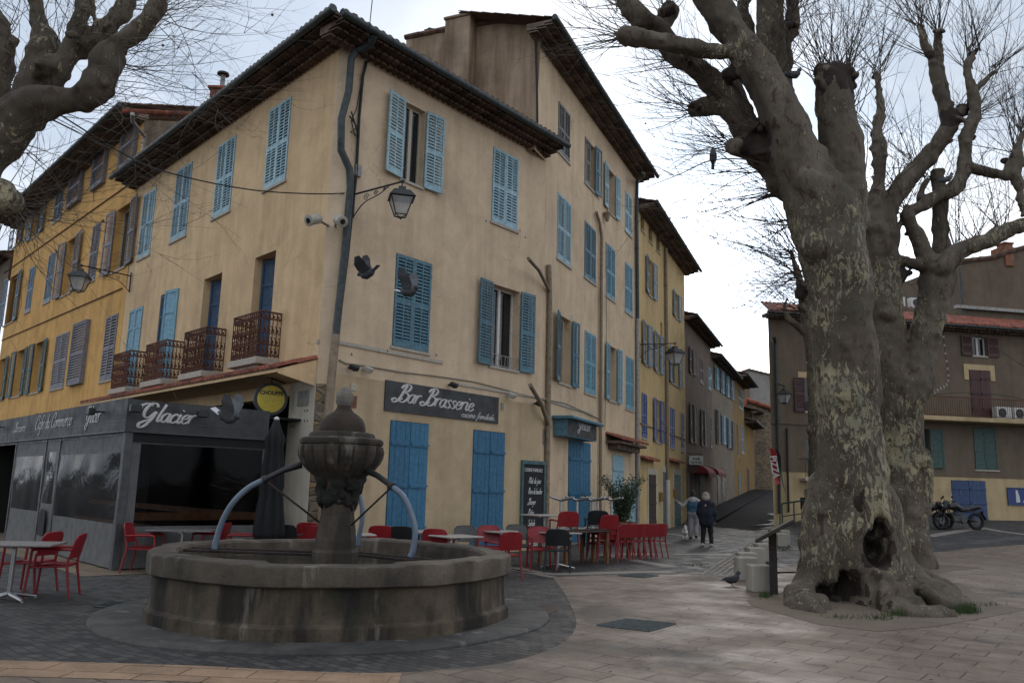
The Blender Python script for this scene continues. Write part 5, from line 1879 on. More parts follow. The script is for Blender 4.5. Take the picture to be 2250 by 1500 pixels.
# balcony with iron rail and the slab under it
bs0 = fR.at(2012, 920, 0.9)[0]
bz = fR.at(2140, 917, 0.9)[1]
q = MB()
q.bbox(bs0, LR, -0.95, 0.0, bz - 0.20, bz, 0.02)
bs = HR.part('balcony', q, M['wall_r_low'], fR)
q = MB()
zr = fR.at(2140, 874, 0.9)[1]
q.tube([(bs0 + 0.03, 0, zr), (bs0 + 0.03, -0.9, zr), (LR, -0.9, zr)], 0.022, 6)
q.tube([(bs0 + 0.03, 0, bz + 0.08), (bs0 + 0.03, -0.9, bz + 0.08), (LR, -0.9, bz + 0.08)], 0.016, 6)
for i in range(int((LR - bs0) / 0.125)):
    x = bs0 + 0.03 + i * 0.125
    q.tube([(x, -0.9, bz + 0.05), (x, -0.9, zr)], 0.010, 5)
HR.part('railing', q, M['rust'], fR, par=bs)
# higher building rising behind it
pU = at(2110, 900, 44.5)
fU = Fac(pU[:2], 79)
HU = House('tall_back_building', 'higher plain brown gable wall with a chimney rising behind the red roof', fU)
q = MB()
pts = [fU.at(*p) for p in ((2112, 574), (2180, 566), (2235, 548), (2290, 533))]
q.poly([(pts[0][0], 0, 2)] + [(pts[-1][0] + 4, 0, 2), (pts[-1][0] + 4, 0, pts[-1][1])] + [(a, 0, b) for a, b in pts[::-1]])
HU.part('wall', q, M['wall_r'], fU, fix=False)
q = MB()
q.quad((pts[0][0], 0, 2), (pts[0][0], 0, pts[0][1]), (pts[0][0], 6, pts[0][1]), (pts[0][0], 6, 2))
HU.part('side_wall', q, M['wall_r'], fU, fix=False)
q = MB()
for i in range(len(pts) - 1):
    q.tube([(pts[i][0], -0.05, pts[i][1]), (pts[i + 1][0], -0.05, pts[i + 1][1])], 0.13, 7)
HU.part('verge_tile', q, M['tiles'], fU)
c0, cz1 = fU.at(2204, 536)
c1, cz0 = fU.at(2225, 564)
q = MB()
q.bbox(c0, c1, -0.1, 0.5, cz0 - 0.6, cz1, 0.02)
q.bbox(c0 + 0.02, c1 + 2.2, 0.1, 1.0, cz0 - 0.6, cz1 - 0.1, 0.02)
q.bbox(c0 - 0.05, c1 + 0.05, -0.15, 0.55, cz1, cz1 + 0.1, 0.02)
HU.part('chimney', q, M['terracotta'], fU)
q = MB()
a = fU.at(2106, 675)
q.box(a[0] - 0.3, pts[-1][0] + 4, -0.25, -0.002, a[1] - 0.1, a[1] + 0.08)
HU.part('flashing', q, M['zinc'], fU)
q = MB()
a = fU.at(2109, 590)
q.tube([(a[0] - 0.1, -0.1, a[1]), (a[0] - 0.05, -0.1, a[1] - 4)], 0.07, 8)
HU.part('downpipe', q, M['gutter'], fU)
# chimney stubs at the left end of the roof
for (x, y0, y1, w) in ((1701, 712, 735, 0.3), (1726, 706, 733, 0.55)):
    c = at(x, y1, 41)
    q = MB()
    q.bbox(c.x - w / 2, c.x + w / 2, c.y - 0.25, c.y + 0.25, c.z - 1.2, at(x, y0, 41).z, 0.02)
    HR.part('chimney', q, M['terracotta'], M=Matrix.Identity(4))
# air conditioners: two on the roof, two on the balcony
def ac_unit(label, fac, s, o, z, w=0.85, h=0.62):
    r = empty('air_conditioner', fac.M @ Matrix.Translation((s, -o, z)), label, 'air conditioner', 'air conditioning units on the brown house')
    q = MB()
    q.bbox(0, w, 0, 0.32, 0.05, h, 0.015)
    q.box(0.08, 0.16, 0.04, 0.28, 0, 0.05)
    q.box(w - 0.16, w - 0.08, 0.04, 0.28, 0, 0.05)
    q.build('casing', M['white_sign'], r)
    q = MB()
    MM = Matrix.Translation((w * 0.38, -0.002, h * 0.53)) @ Matrix.Rotation(R(90), 4, 'X')
    q.lathe([(h * 0.36, 0), (h * 0.36, 0.012), (h * 0.33, 0.014)], 20, MM)
    q.build('fan_opening', M['black_plastic'], r)
    q = MB()
    for k in range(5):
        rr = h * 0.36 * (k + 1) / 5.5
        q.tube([MM @ Vector((math.cos(a) * rr, math.sin(a) * rr, 0.03)) for a in [i / 20 * 6.2832 for i in range(21)]], 0.004, 4)
    for k in range(5):
        a = k * 1.2566
        q.quad(MM @ Vector((0, 0, 0.02)), MM @ Vector((math.cos(a) * h * 0.3, math.sin(a) * h * 0.3, 0.016)), MM @ Vector((math.cos(a + 0.7) * h * 0.3, math.sin(a + 0.7) * h * 0.3, 0.022)), MM @ Vector((math.cos(a + 0.8) * 0.05, math.sin(a + 0.8) * 0.05, 0.022)))
    q.lathe([(0.07, 0.02), (0.05, 0.035), (0, 0.037)], 10, MM)
    q.build('fan', M['grey_plastic'], r)
for lab, (x, y) in (('white air conditioner on the red roof, left one beside the forked trunk', (1961, 673)), ('white air conditioner on the red roof, right one half behind the forked trunk', (2003, 676))):
    c = at(x, y, 41.6)
    ac_unit(lab, Fac(c[:2], 79), 0, 0, c.z, 0.78, 0.55)
for lab, x in (('white air conditioner behind the balcony rail, nearest the dark red balcony door', 2187), ('white air conditioner behind the balcony rail at the right edge of the photo', 2225)):
    s = fR.at(x, 912, 0.35)[0]
    ac_unit(lab, fR, s, 0.45, bz + 0.02)
# sign board under the small balcony (shop lettering)
s0, z1 = fR.at(1768, 1074)
s1, z0 = fR.at(1803, 1091)
q = MB()
q.box(s0, s1, -0.06, -0.03, z0, z1)
sb = q.build('shop_sign', M['green_rail'], None, fR.M)
tag(sb, 'dark green pizzeria sign board low on the brown house behind the tree', 'sign')
block_text('PIZZERIA', 0.26, M['terracotta'], sb, fR.M @ Matrix.Translation(((s0 + s1) / 2, -0.064, z0 + 0.08)), sx=0.8)
# blue notice board
s0, z1 = fR.at(2211, 1070)
s1, z0 = fR.at(2258, 1110)
nb = empty('notice_board', fR.M @ Matrix.Translation((s0, 0, z0)), 'cobalt blue framed notice board with torn white paper on the sand wall', 'notice board')
w, h = s1 - s0, z1 - z0
q = MB()
q.box(0, w, -0.03, -0.003, 0, h)
q.build('panel', M['cobalt'], nb)
q = MB()
for a in ((0, w, 0, 0.05), (0, w, h - 0.05, h), (0, 0.05, 0.051, h - 0.051), (w - 0.05, w, 0.051, h - 0.051)):
    q.box(a[0], a[1], -0.07, -0.031, a[2], a[3])
q.build('frame', M['garage'], nb)
q = MB()
q.poly([(w * 0.42, -0.034, h * 0.15), (w * 0.62, -0.034, h * 0.18), (w * 0.60, -0.034, h * 0.5), (w * 0.52, -0.034, h * 0.85), (w * 0.43, -0.034, h * 0.88)])
q.poly([(w * 0.78, -0.034, h * 0.15), (w * 0.86, -0.034, h * 0.17), (w * 0.84, -0.034, h * 0.28), (w * 0.77, -0.034, h * 0.26)])
q.build('torn_paper', M['paper'], nb)

# ---------------------------------------------------------------- fountain
cx, cy = FC
fx = lambda y, D=None: at(745, y, D or cy).z
RZ = 0.81
FT = empty('fountain', (cx, cy, 0), 'round stone fountain with carved bowl, pinecone finial and grey blue spout hoses', 'fountain')
def wob(a, k, amp=0.012):
    return 1 + amp * mnoise.noise(Vector((math.cos(a) * 2.2, math.sin(a) * 2.2, k * 1.7))) + 0.32 * (math.cos(math.pi / 8) / math.cos((a + 0.1) % (math.pi / 4) - math.pi / 8) - 0.965)
N = 160
def fringe(prof, name, mat, seg=N, amp=0.012, inner=False):
    q = MB()
    q.lathe(prof, seg, None, lambda a, i: wob(a, 0, amp) + 0.003 * mnoise.noise(Vector((math.cos(a) * 14, math.sin(a) * 14, prof[i][1] * 6))))
    q.f = [f for f in q.f if len(f) == 4]
    q.mi = [0] * len(q.f)
    return q.build(name, mat, FT, smooth='auto')
Ro = FR
fringe([(Ro + 0.03, -0.02), (Ro + 0.04, 0.12), (Ro + 0.035, 0.17), (Ro - 0.005, 0.205), (Ro - 0.01, 0.21), (Ro - 0.02, 0.35), (Ro - 0.025, 0.57)], 'basin', M['f_basin'])
rim = [(Ro - 0.02, 0.565), (Ro + 0.025, 0.57), (Ro + 0.05, 0.59), (Ro + 0.055, 0.775), (Ro + 0.045, 0.80), (Ro + 0.02, RZ), (Ro - 0.12, RZ + 0.004), (Ro - 0.26, RZ), (Ro - 0.29, RZ - 0.03), (Ro - 0.30, 0.62), (Ro - 0.31, 0.40)]
q = MB()
NS = 9     # the rim is made of long curved stones with worn joints
q.lathe(rim, 270, None, lambda a, i: wob(a, 0) * (1 - (0.008 if (a * NS / 6.2832) % 1 < 0.02 else 0)))
for i, v in enumerate(q.v):
    a = math.atan2(v[1], v[0])
    n = mnoise.noise(Vector((v[0] * 1.7, v[1] * 1.7, 4)))
    n2 = mnoise.noise(Vector((v[0] * 7, v[1] * 7, v[2] * 7)))
    r = math.hypot(v[0], v[1])
    top = v[2] > 0.72
    chip = 0
    if top and abs(r - Ro - 0.02) < 0.05:
        chip = -0.030 * max(0, mnoise.noise(Vector((v[0] * 4, v[1] * 4, 9))) - 0.1)
    step = 0.012 * math.sin(math.floor((a + math.pi) * NS / 6.2832) * 2.4)
    q.v[i] = (v[0] * (1 + chip * 0.3 + 0.002 * n2), v[1] * (1 + chip * 0.3 + 0.002 * n2), v[2] + (0.010 * n + chip + step if top else 0) + 0.004 * n2)
q.f = [f for f in q.f if len(f) == 4]
q.mi = [0] * len(q.f)
q.build('rim', M['f_rim'], FT, smooth='auto')
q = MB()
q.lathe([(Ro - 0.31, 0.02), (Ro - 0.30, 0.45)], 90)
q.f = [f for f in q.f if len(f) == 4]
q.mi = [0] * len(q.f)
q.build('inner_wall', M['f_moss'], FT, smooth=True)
q = MB()
q.grid(lambda u, v: (math.cos(u * 6.28318) * (Ro - 0.3) * v, math.sin(u * 6.28318) * (Ro - 0.3) * v, 0.60), 60, 6)
q.build('water', M['water'], FT, smooth=True)
# column, carved bowl, lid, dome, pinecone: profile read off in real heights
d = math.hypot(cx, cy)
rr = lambda hw: hw * cy * 0.99 / FPX
col = [(rr(48), 0.45), (rr(48), fx(1212)), (rr(43), fx(1205)), (rr(43), fx(1185)), (rr(40), fx(1160)), (rr(36), fx(1130)), (rr(36), fx(1106)), (rr(42), fx(1100)), (rr(40), fx(1090)), (rr(38), fx(1072))]
q = MB()
def octo(a, i):
    return (0.92 + 0.08 * abs(math.cos(a * 4))) * (1 + 0.03 * mnoise.noise(Vector((math.cos(a) * 2, math.sin(a) * 2, i * 0.7))))
q.lathe(col, 8, Matrix.Rotation(R(14), 4, 'Z'), octo)
q.build('column', M['f_top'], FT, smooth=False)
q = MB()
bowl = [(rr(37), fx(1074)), (rr(44), fx(1056)), (rr(62), fx(1041)), (rr(74), fx(1030)), (rr(83), fx(1018)), (rr(89), fx(1004)), (rr(91), fx(992)), (rr(90), fx(981)), (rr(86), fx(978))]
def gad(a, i):
    if i < 2:
        return 1.0
    amp = (0, 0, 0.04, 0.07, 0.085, 0.095, 0.09, 0.03, 0)[i]
    return 1 - amp + amp * 1.35 * abs(math.sin(a * 9 + 0.2)) ** 0.55
# finer rings for the gadroons
fine = []
for i in range(len(bowl) - 1):
    for k in range(4):
        t = k / 4
        fine.append((bowl[i][0] * (1 - t) + bowl[i + 1][0] * t, bowl[i][1] * (1 - t) + bowl[i + 1][1] * t))
fine.append(bowl[-1])
q.lathe(fine, 216, None, lambda a, i: gad(a, i // 4) * (1 - (i % 4) / 4) + gad(a, min(8, i // 4 + 1)) * (i % 4) / 4)
q.build('bowl', M['f_top'], FT, smooth='auto')
q = MB()
lid = [(rr(84), fx(979)), (rr(89), fx(977)), (rr(91), fx(972)), (rr(90), fx(966)), (rr(84), fx(963)), (rr(73), fx(961)), (rr(72), fx(957)), (rr(69), fx(952)), (rr(60), fx(950))]
q.lathe(lid, 64, None, lambda a, i: 1 + 0.008 * mnoise.noise(Vector((math.cos(a) * 6, math.sin(a) * 6, i))))
q.build('lid', M['f_top'], FT, smooth='auto')
q = MB()
dome = [(rr(50), fx(952)), (rr(50.5), fx(944)), (rr(48), fx(932)), (rr(43), fx(921)), (rr(34), fx(912)), (rr(24), fx(906)), (rr(20), fx(903)), (rr(16), fx(896)), (rr(15), fx(890))]
q.lathe(dome, 48, None, lambda a, i: 1 + 0.035 * mnoise.noise(Vector((math.cos(a) * 3, math.sin(a) * 3, i * 0.8))))
q.build('dome', M['f_dome'], FT, smooth='auto')
q = MB()
pine = [(rr(14), fx(892)), (rr(17.5), fx(884)), (rr(18.5), fx(874)), (rr(17), fx(865)), (rr(13), fx(857)), (rr(7), fx(850)), (0.001, fx(847))]
pf = []
for i in range(len(pine) - 1):
    for k in range(3):
        t = k / 3
        pf.append((pine[i][0] * (1 - t) + pine[i + 1][0] * t, pine[i][1] * (1 - t) + pine[i + 1][1] * t))
pf.append(pine[-1])
q.lathe(pf, 84, None, lambda a, i: 1 + 0.05 * abs(math.sin(a * 8)) + (0.04 if i % 3 == 1 else 0))
q.build('finial', M['f_pale'], FT, smooth='auto')
# spouts: iron pipe, curved hose, brace
def spout(p0, p1, hose, brace, D0, D1):
    I4 = Matrix.Identity(4)
    a, b = at(*p0, D0), at(*p1, D1)
    q = MB()
    q.tube([a, a.lerp(b, 0.5) + Vector((0, 0, 0.02)), b], [0.05, 0.038, 0.034], 10)
    q.tube([b - (b - a).normalized() * 0.03, b + (b - a).normalized() * 0.03], 0.05, 10)
    sp = q.build('spout', M['iron'], FT, I4, smooth='auto')
    q = MB()
    n = len(hose)
    pts = [b] + [at(x, y, D1 + (dD)) for x, y, dD in hose]
    q.tube(smooth(pts, 6), 0.038, 12)
    q.build('hose', M['hose'], sp, I4, smooth=True)
    q = MB()
    q.tube([b, at(*brace[:2], brace[2])], 0.014, 6)
    q.build('brace', M['wood_post'], sp, I4, smooth=True)
spout((662, 1020), (581, 1053), [(545, 1072, 0), (512, 1104, 0), (489, 1144, 0), (474, 1190, 0), (471, 1206, 0)], (702, 1147, 11.0), 11.1, 10.9)
spout((800, 1030), (862, 1068), [(885, 1090, -0.05), (902, 1125, -0.05), (912, 1165, -0.05), (908, 1205, -0.05), (901, 1224, -0.05)], (772, 1153, 10.9), 10.9, 10.3)
spout((772, 1050), (783, 1066), [(790, 1090, 0.05), (796, 1115, 0.05), (795, 1145, 0.05), (789, 1175, 0.05), (784, 1200, 0.05)], (768, 1120, 11.5), 11.6, 12.2)
q = MB()
for a, b in (((350, 1201, 0.775), (702, 1212, 0.70)), ((780, 1212, 0.70), (1036, 1238, 0.775)), ((356, 1206, 0.775), (702, 1218, 0.70)), ((780, 1218, 0.70), (1000, 1240, 0.775))):
    q.tube([gnd(a[0], a[1], a[2]), gnd(b[0], b[1], b[2])], 0.020, 6)
q.build('bucket_rail', M['wood_post'], FT, Matrix.Identity(4))

# ---------------------------------------------------------------- café terrace
post = gnd(250, 1253, 0)
fT = Fac(post[:2], 137.0)      # long front, s negative to the left
fS = Fac(post[:2], 47.0)       # short side facing the fountain
TZ0, TZ1 = 2.50, 3.13
TL = -12.0
dS = 3.56
T = empty('cafe_terrace', fT.M, 'enclosed café terrace with grey signboard fascia and clear plastic walls', 'terrace')
def tp(name, q, mat, f=fT, sm=False, par=None, fix=True):
    return q.build(name, mat, par or T, f.M, sm, fix)
q = MB()
q.box(TL, 0.10, -0.10, 0.0, TZ0, TZ1)
f1 = tp('fascia', q, M['fascia'])
q = MB()
q.box(0.0, 2.75, -0.10, 0.0, TZ0, TZ1 - 0.02)
f2 = tp('fascia', q, M['fascia'], fS)
q = MB()
q.box(TL, 0.10, -0.106, -0.1005, TZ0 + 0.20, TZ0 + 0.212)
q.box(TL, 0.10, -0.112, -0.1005, TZ0, TZ0 + 0.03)
tp('trim', q, M['alu'], par=f1)
q = MB()
q.box(0.0, 2.75, -0.106, -0.1005, TZ0 + 0.20, TZ0 + 0.212)
q.box(0.0, 2.75, -0.112, -0.1005, TZ0, TZ0 + 0.03)
tp('trim', q, M['alu'], fS, par=f2)
def sign_line(par, f, txt, x0, x1, zb, xh, wt=0.16):
    q = MB()
    script_text(q, txt, x0, zb, xh, -0.108, wt=wt, width=x1 - x0)
    tp('lettering', q, M['letter'], f, True, par)
lx = lambda x, y: fT.at(x, y, 0.1)[0]
sign_line(f1, fT, 'Glacier', lx(189, 930), lx(220, 920), TZ0 + 0.24, 0.17)
sign_line(f1, fT, 'Café du Commerce', lx(78, 940), lx(157, 930), TZ0 + 0.24, 0.165)
sign_line(f1, fT, 'Brasserie', lx(32, 952), lx(56, 945), TZ0 + 0.24, 0.12)
sx0 = lambda x, y: fS.at(x, y, 0.1)[0]
sign_line(f2, fS, 'Glacier', sx0(308, 920), sx0(424, 935), TZ0 + 0.22, 0.17, 0.20)
# posts and rails
q = MB()
q.bbox(-0.07, 0.07, -0.07, 0.07, 0, TZ0, 0.008)
tp('post', q, M['alu'])
for x, y in ((112, 1180), (82, 1170), (18, 1150)):
    s = fT.at(x, y)[0]
    q = MB()
    q.bbox(s - 0.05, s + 0.05, -0.05, 0.05, 0, TZ0, 0.006)
    tp('post', q, M['alu'])
q = MB()
q.bbox(dS - 0.85, dS - 0.78, -0.04, 0.04, 0, TZ0, 0.006)
tp('post', q, M['alu'], fS)
q = MB()
q.box(0, 2.75, -0.06, 0.06, TZ0 - 0.17, TZ0 - 0.002)
tp('valance', q, M['fabric_dark'], fS)
q = MB()
q.box(TL, 0, -0.04, 0.06, TZ0 - 0.06, TZ0 - 0.002)
tp('valance', q, M['alu'])
# plastic sheets: grey fabric above and below a clear window, slightly billowed
def sheet_panel(f, s0, s1, z0, zc0, zc1, z1, sl=0.0, sr=0.0):
    def bil(s, z):
        return -0.03 + 0.028 * mnoise.noise(Vector((s * 1.4, z * 0.9, 2))) + 0.010 * mnoise.noise(Vector((s * 5, z * 3, 5))) - 0.06 * max(0, 0.35 - z) * (1 + mnoise.noise(Vector((s * 2, 3, 1))))
    q = MB()
    def reg(a, b, c, d, nu=14, nv=6):
        if b - a < 0.01 or d - c < 0.01:
            return
        q.grid(lambda u, v: (a + (b - a) * u, bil(a + (b - a) * u, c + (d - c) * v), c + (d - c) * v), nu, nv)
    reg(s0, s1, z0, zc0)
    reg(s0, s1, zc1, z1)
    reg(s0, s0 + sl, zc0, zc1, 3, 8)
    reg(s1 - sr, s1, zc0, zc1, 3, 8)
    o = tp('fabric_wall', q, M['pvc_grey'], f, True, fix=False)
    q = MB()
    a, b = s0 + sl, s1 - sr
    q.grid(lambda u, v: (a + (b - a) * u, bil(a + (b - a) * u, zc0 + (zc1 - zc0) * v), zc0 + (zc1 - zc0) * v), 12, 12)
    tp('clear_window', q, M['pvc'], f, True, par=o, fix=False)
sA = fT.at(112, 1180)[0]
sB = fT.at(82, 1170)[0]
sC = fT.at(18, 1150)[0]
sheet_panel(fT, sA + 0.05, -0.07, 0.03, 0.82, 2.12, TZ0 - 0.06, 0.05, 0.12)
sheet_panel(fT, sB + 0.05, sA - 0.05, 0.03, 1.05, 2.2, TZ0 - 0.06, 0.12, 0.12)
sheet_panel(fT, sC + 0.05, sB - 0.05, 0.03, 0.85, 2.12, TZ0 - 0.06, 0.1, 0.1)
sheet_panel(fS, 0.07, dS - 0.85, 0.03, 0.78, 2.3, TZ0 - 0.17, 0.17, 0.02)
# arched flap in the narrow door panel
q = MB()
sm = (sA + sB) / 2
hw_ = abs(sA - sB) * 0.22
q.poly([(sm - hw_, -0.09, 0.35), (sm + hw_, -0.09, 0.35)] + [(sm + math.cos(a) * hw_, -0.09, 0.72 + math.sin(a) * 0.22) for a in [math.pi * i / 10 for i in range(11)]])
tp('door_flap', q, M['board_black'])
# roof and floor of the terrace
q = MB()
q.box(TL, 0.0, 0.0, 3.54, TZ1 - 0.16, TZ1 - 0.12)
tp('roof', q, M['fabric_dark'])
q = MB()
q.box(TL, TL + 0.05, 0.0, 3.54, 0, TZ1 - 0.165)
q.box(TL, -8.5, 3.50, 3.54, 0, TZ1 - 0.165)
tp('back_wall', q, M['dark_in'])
q = MB()
q.box(TL + 0.06, -0.05, 2.95, 3.0, 0.86, 1.0)
q.box(TL, -0.05, 2.6, 2.66, 0.02, 0.5)
tp('bench_board', q, M['wood_warm'])
q = MB()
q.box(0.3, 2.9, 0.30, 0.36, 0.87, 1.02)
tp('bench_board', q, M['wood_warm'], fS)
# little spotlights over the fascia
for (f, s) in ((fT, lx(228, 905)), (fT, lx(8, 935)), (fS, sx0(288, 900)), (fS, sx0(434, 915))):
    q = MB()
    q.box(s - 0.02, s + 0.02, -0.30, -0.10, TZ1 - 0.22, TZ1 - 0.19)
    q.bbox(s - 0.10, s + 0.10, -0.40, -0.28, TZ1 - 0.28, TZ1 - 0.14, 0.015)
    tp('spotlight', q, M['black_plastic'], f)
sheet('terrace_floor', [fT.w(TL, 0, 0.75)[:2], fT.w(0.75, 0, 0.75)[:2], fT.w(0.9, 0, -3.5)[:2], fT.w(TL, 0, -3.5)[:2]], 0.006, M['terrace_floor'])
# pale awning fabric left of the terrace, behind the fascia
q = MB()
a0 = fT.at(0, 905, -1.2)
a1 = fT.at(84, 907, -1.2)
zl_ = a1[1] + (a0[1] - a1[1]) / (a0[0] - a1[0]) * (TL - a1[0])
for e in (0.0, -0.05):
    q.quad((TL, 1.2, zl_ + e), (a1[0], 1.2, a1[1] + e), (a1[0] - 0.3, 3.3, a1[1] - 0.1 + e), (TL, 3.3, zl_ - 0.1 + e))
q.quad((TL, 1.2, zl_), (a1[0], 1.2, a1[1]), (a1[0], 1.2, a1[1] - 0.05), (TL, 1.2, zl_ - 0.05))
aw = q.build('awning', M['pvc_grey'], None, fT.M, fix=False)
tag(aw, 'pale fabric awning sloping up behind the terrace signboard at the left edge', 'awning')
# ---------------------------------------------------------------- organic solids: blended round cones meshed by surface nets
def lattice(seed, n=32):
    return np.random.RandomState(seed).rand(n, n, n).astype(np.float32) * 2 - 1
LT = [lattice(s) for s in (1, 2, 3)]
def vnoise(X, Y, Z, sc, k=0):
    L = LT[k]
    n = L.shape[0]
    x, y, z = X / sc + 500.0, Y / sc + 500.0, Z / sc + 500.0
    xi, yi, zi = np.floor(x).astype(int), np.floor(y).astype(int), np.floor(z).astype(int)
    fx_, fy_, fz_ = x - xi, y - yi, z - zi
    fx_, fy_, fz_ = [t * t * (3 - 2 * t) for t in (fx_, fy_, fz_)]
    r = 0
    for a in (0, 1):
        for b in (0, 1):
            for c in (0, 1):
                w = (fx_ if a else 1 - fx_) * (fy_ if b else 1 - fy_) * (fz_ if c else 1 - fz_)
                r = r + w * L[(xi + a) % n, (yi + b) % n, (zi + c) % n]
    return r
def sdf_solid(cones, res, k=0.08, carve=(), noise=(), floor=None):
    """cones: (a, ra, b, rb); carve: (centre, radii, rotation z, smooth); noise: (amplitude, scale, lattice)"""
    P = np.array([[*c[0], c[1]] for c in cones] + [[*c[2], c[3]] for c in cones], float)
    lo = (P[:, :3] - P[:, 3:]).min(0) - 3 * res - 0.05
    hi = (P[:, :3] + P[:, 3:]).max(0) + 3 * res + 0.05
    if floor is not None:
        lo[2] = max(lo[2], floor - 2 * res)
    N = np.ceil((hi - lo) / res).astype(int) + 1
    F = np.full(N, 1.0, np.float32)
    ax = [lo[i] + np.arange(N[i]) * res for i in range(3)]
    for a, ra, b, rb in cones:
        a, b = np.array(a, float), np.array(b, float)
        mr = max(ra, rb) + k * 1.3 + 2 * res + 0.04
        i0 = np.maximum(0, np.floor((np.minimum(a, b) - mr - lo) / res).astype(int))
        i1 = np.minimum(N, np.ceil((np.maximum(a, b) + mr - lo) / res).astype(int) + 1)
        if (i1 <= i0).any():
            continue
        X, Y, Z = np.meshgrid(ax[0][i0[0]:i1[0]], ax[1][i0[1]:i1[1]], ax[2][i0[2]:i1[2]], indexing='ij')
        ab = b - a
        L2 = max(ab @ ab, 1e-9)
        t = np.clip(((X - a[0]) * ab[0] + (Y - a[1]) * ab[1] + (Z - a[2]) * ab[2]) / L2, 0, 1)
        D = np.sqrt((X - a[0] - t * ab[0]) ** 2 + (Y - a[1] - t * ab[1]) ** 2 + (Z - a[2] - t * ab[2]) ** 2) - (ra + (rb - ra) * t)
        blk = F[i0[0]:i1[0], i0[1]:i1[1], i0[2]:i1[2]]
        h = np.maximum(k - np.abs(blk - D), 0) / k
        blk[...] = np.minimum(blk, D) - h * h * k * 0.25
    near = np.abs(F) < 0.45
    ii = np.nonzero(near)
    X, Y, Z = ax[0][ii[0]], ax[1][ii[1]], ax[2][ii[2]]
    V = F[ii]
    for amp, sc, kk, *zs in noise:
        V = V + amp * vnoise(X, Y, Z * (zs[0] if zs else 1), sc, kk)
    for c, rad, rz, sm in carve:
        cs, sn = math.cos(rz), math.sin(rz)
        dx, dy, dz = X - c[0], Y - c[1], Z - c[2]
        ux, uy = dx * cs + dy * sn, -dx * sn + dy * cs
        q = np.sqrt((ux / rad[0]) ** 2 + (uy / rad[1]) ** 2 + (dz / rad[2]) ** 2)
        D = -(q - 1) * min(rad) + 0.045 * vnoise(X, Y, Z, 0.16, 1)
        h = np.maximum(sm - np.abs(V - D), 0) / sm
        V = np.maximum(V, D) + h * h * sm * 0.25
    F[ii] = V
    if floor is not None:
        zf = ax[2]
        F = np.maximum(F, (floor - zf)[None, None, :].astype(np.float32))
    F[0] = F[-1] = 1
    F[:, 0] = F[:, -1] = 1
    F[:, :, 0] = F[:, :, -1] = 1
    # surface nets
    S_ = F < 0
    n0, n1, n2 = F.shape
    cnt = np.zeros((n0 - 1, n1 - 1, n2 - 1), np.int8)
    for a in (0, 1):
        for b in (0, 1):
            for c in (0, 1):
                cnt += S_[a:n0 - 1 + a, b:n1 - 1 + b, c:n2 - 1 + c]
    act = np.nonzero((cnt > 0) & (cnt < 8))
    idx = np.full(cnt.shape, -1, np.int32)
    idx[act] = np.arange(len(act[0]))
    acc = np.zeros((len(act[0]), 3))
    num = np.zeros(len(act[0]))
    cor = [(a, b, c) for a in (0, 1) for b in (0, 1) for c in (0, 1)]
    vals = {c: F[act[0] + c[0], act[1] + c[1], act[2] + c[2]] for c in cor}
    for c in cor:
        for d in range(3):
            if c[d]:
                continue
            e = list(c)
            e[d] = 1
            e = tuple(e)
            v0, v1 = vals[c], vals[e]
            cr = (v0 < 0) != (v1 < 0)
            t = np.where(cr, v0 / np.where(cr, v0 - v1, 1), 0)
            p = np.zeros((len(t), 3))
            for q in range(3):
                p[:, q] = c[q]
            p[:, d] = t
            acc += p * cr[:, None]
            num += cr
    vert = lo + (np.stack(act, 1) + acc / num[:, None]) * res
    faces = []
    for d in range(3):
        o = [1, 1, 1]
        A = S_
        sl0 = [slice(1, n0 - 1), slice(1, n1 - 1), slice(1, n2 - 1)]
        sl1 = list(sl0)
        sl0[d] = slice(0, F.shape[d] - 1)
        sl1[d] = slice(1, F.shape[d])
        cr = S_[tuple(sl0)] != S_[tuple(sl1)]
        w = np.nonzero(cr)
        g = [w[0].copy(), w[1].copy(), w[2].copy()]
        for q in range(3):
            if q != d:
                g[q] += 1
        inside = S_[g[0], g[1], g[2]]
        u, v = (d + 1) % 3, (d + 2) % 3
        def cell(du, dv):
            h = [t.copy() for t in g]
            h[u] -= du
            h[v] -= dv
            return idx[h[0], h[1], h[2]]
        qd = np.stack([cell(0, 0), cell(1, 0), cell(1, 1), cell(0, 1)], 1)
        qd[~inside] = qd[~inside][:, ::-1]
        faces.append(qd)
    faces = np.concatenate(faces)
    faces = faces[(faces >= 0).all(1)]
    return vert, faces
def np_mesh(name, V, Fq, mats, mi=None, smooth=True):
    me = bpy.data.meshes.new(name)
    me.vertices.add(len(V))
    me.vertices.foreach_set('co', np.asarray(V, np.float32).ravel())
    me.loops.add(len(Fq) * 4)
    me.loops.foreach_set('vertex_index', np.asarray(Fq, np.int32).ravel())
    me.polygons.add(len(Fq))
    me.polygons.foreach_set('loop_start', np.arange(0, len(Fq) * 4, 4, dtype=np.int32))
    for m_ in (mats if isinstance(mats, (list, tuple)) else [mats]):
        me.materials.append(m_)
    if mi is not None:
        me.polygons.foreach_set('material_index', np.asarray(mi, np.int32))
    me.polygons.foreach_set('use_smooth', np.ones(len(Fq), bool) if smooth else np.zeros(len(Fq), bool))
    me.update(calc_edges=True)
    me.validate()
    return me
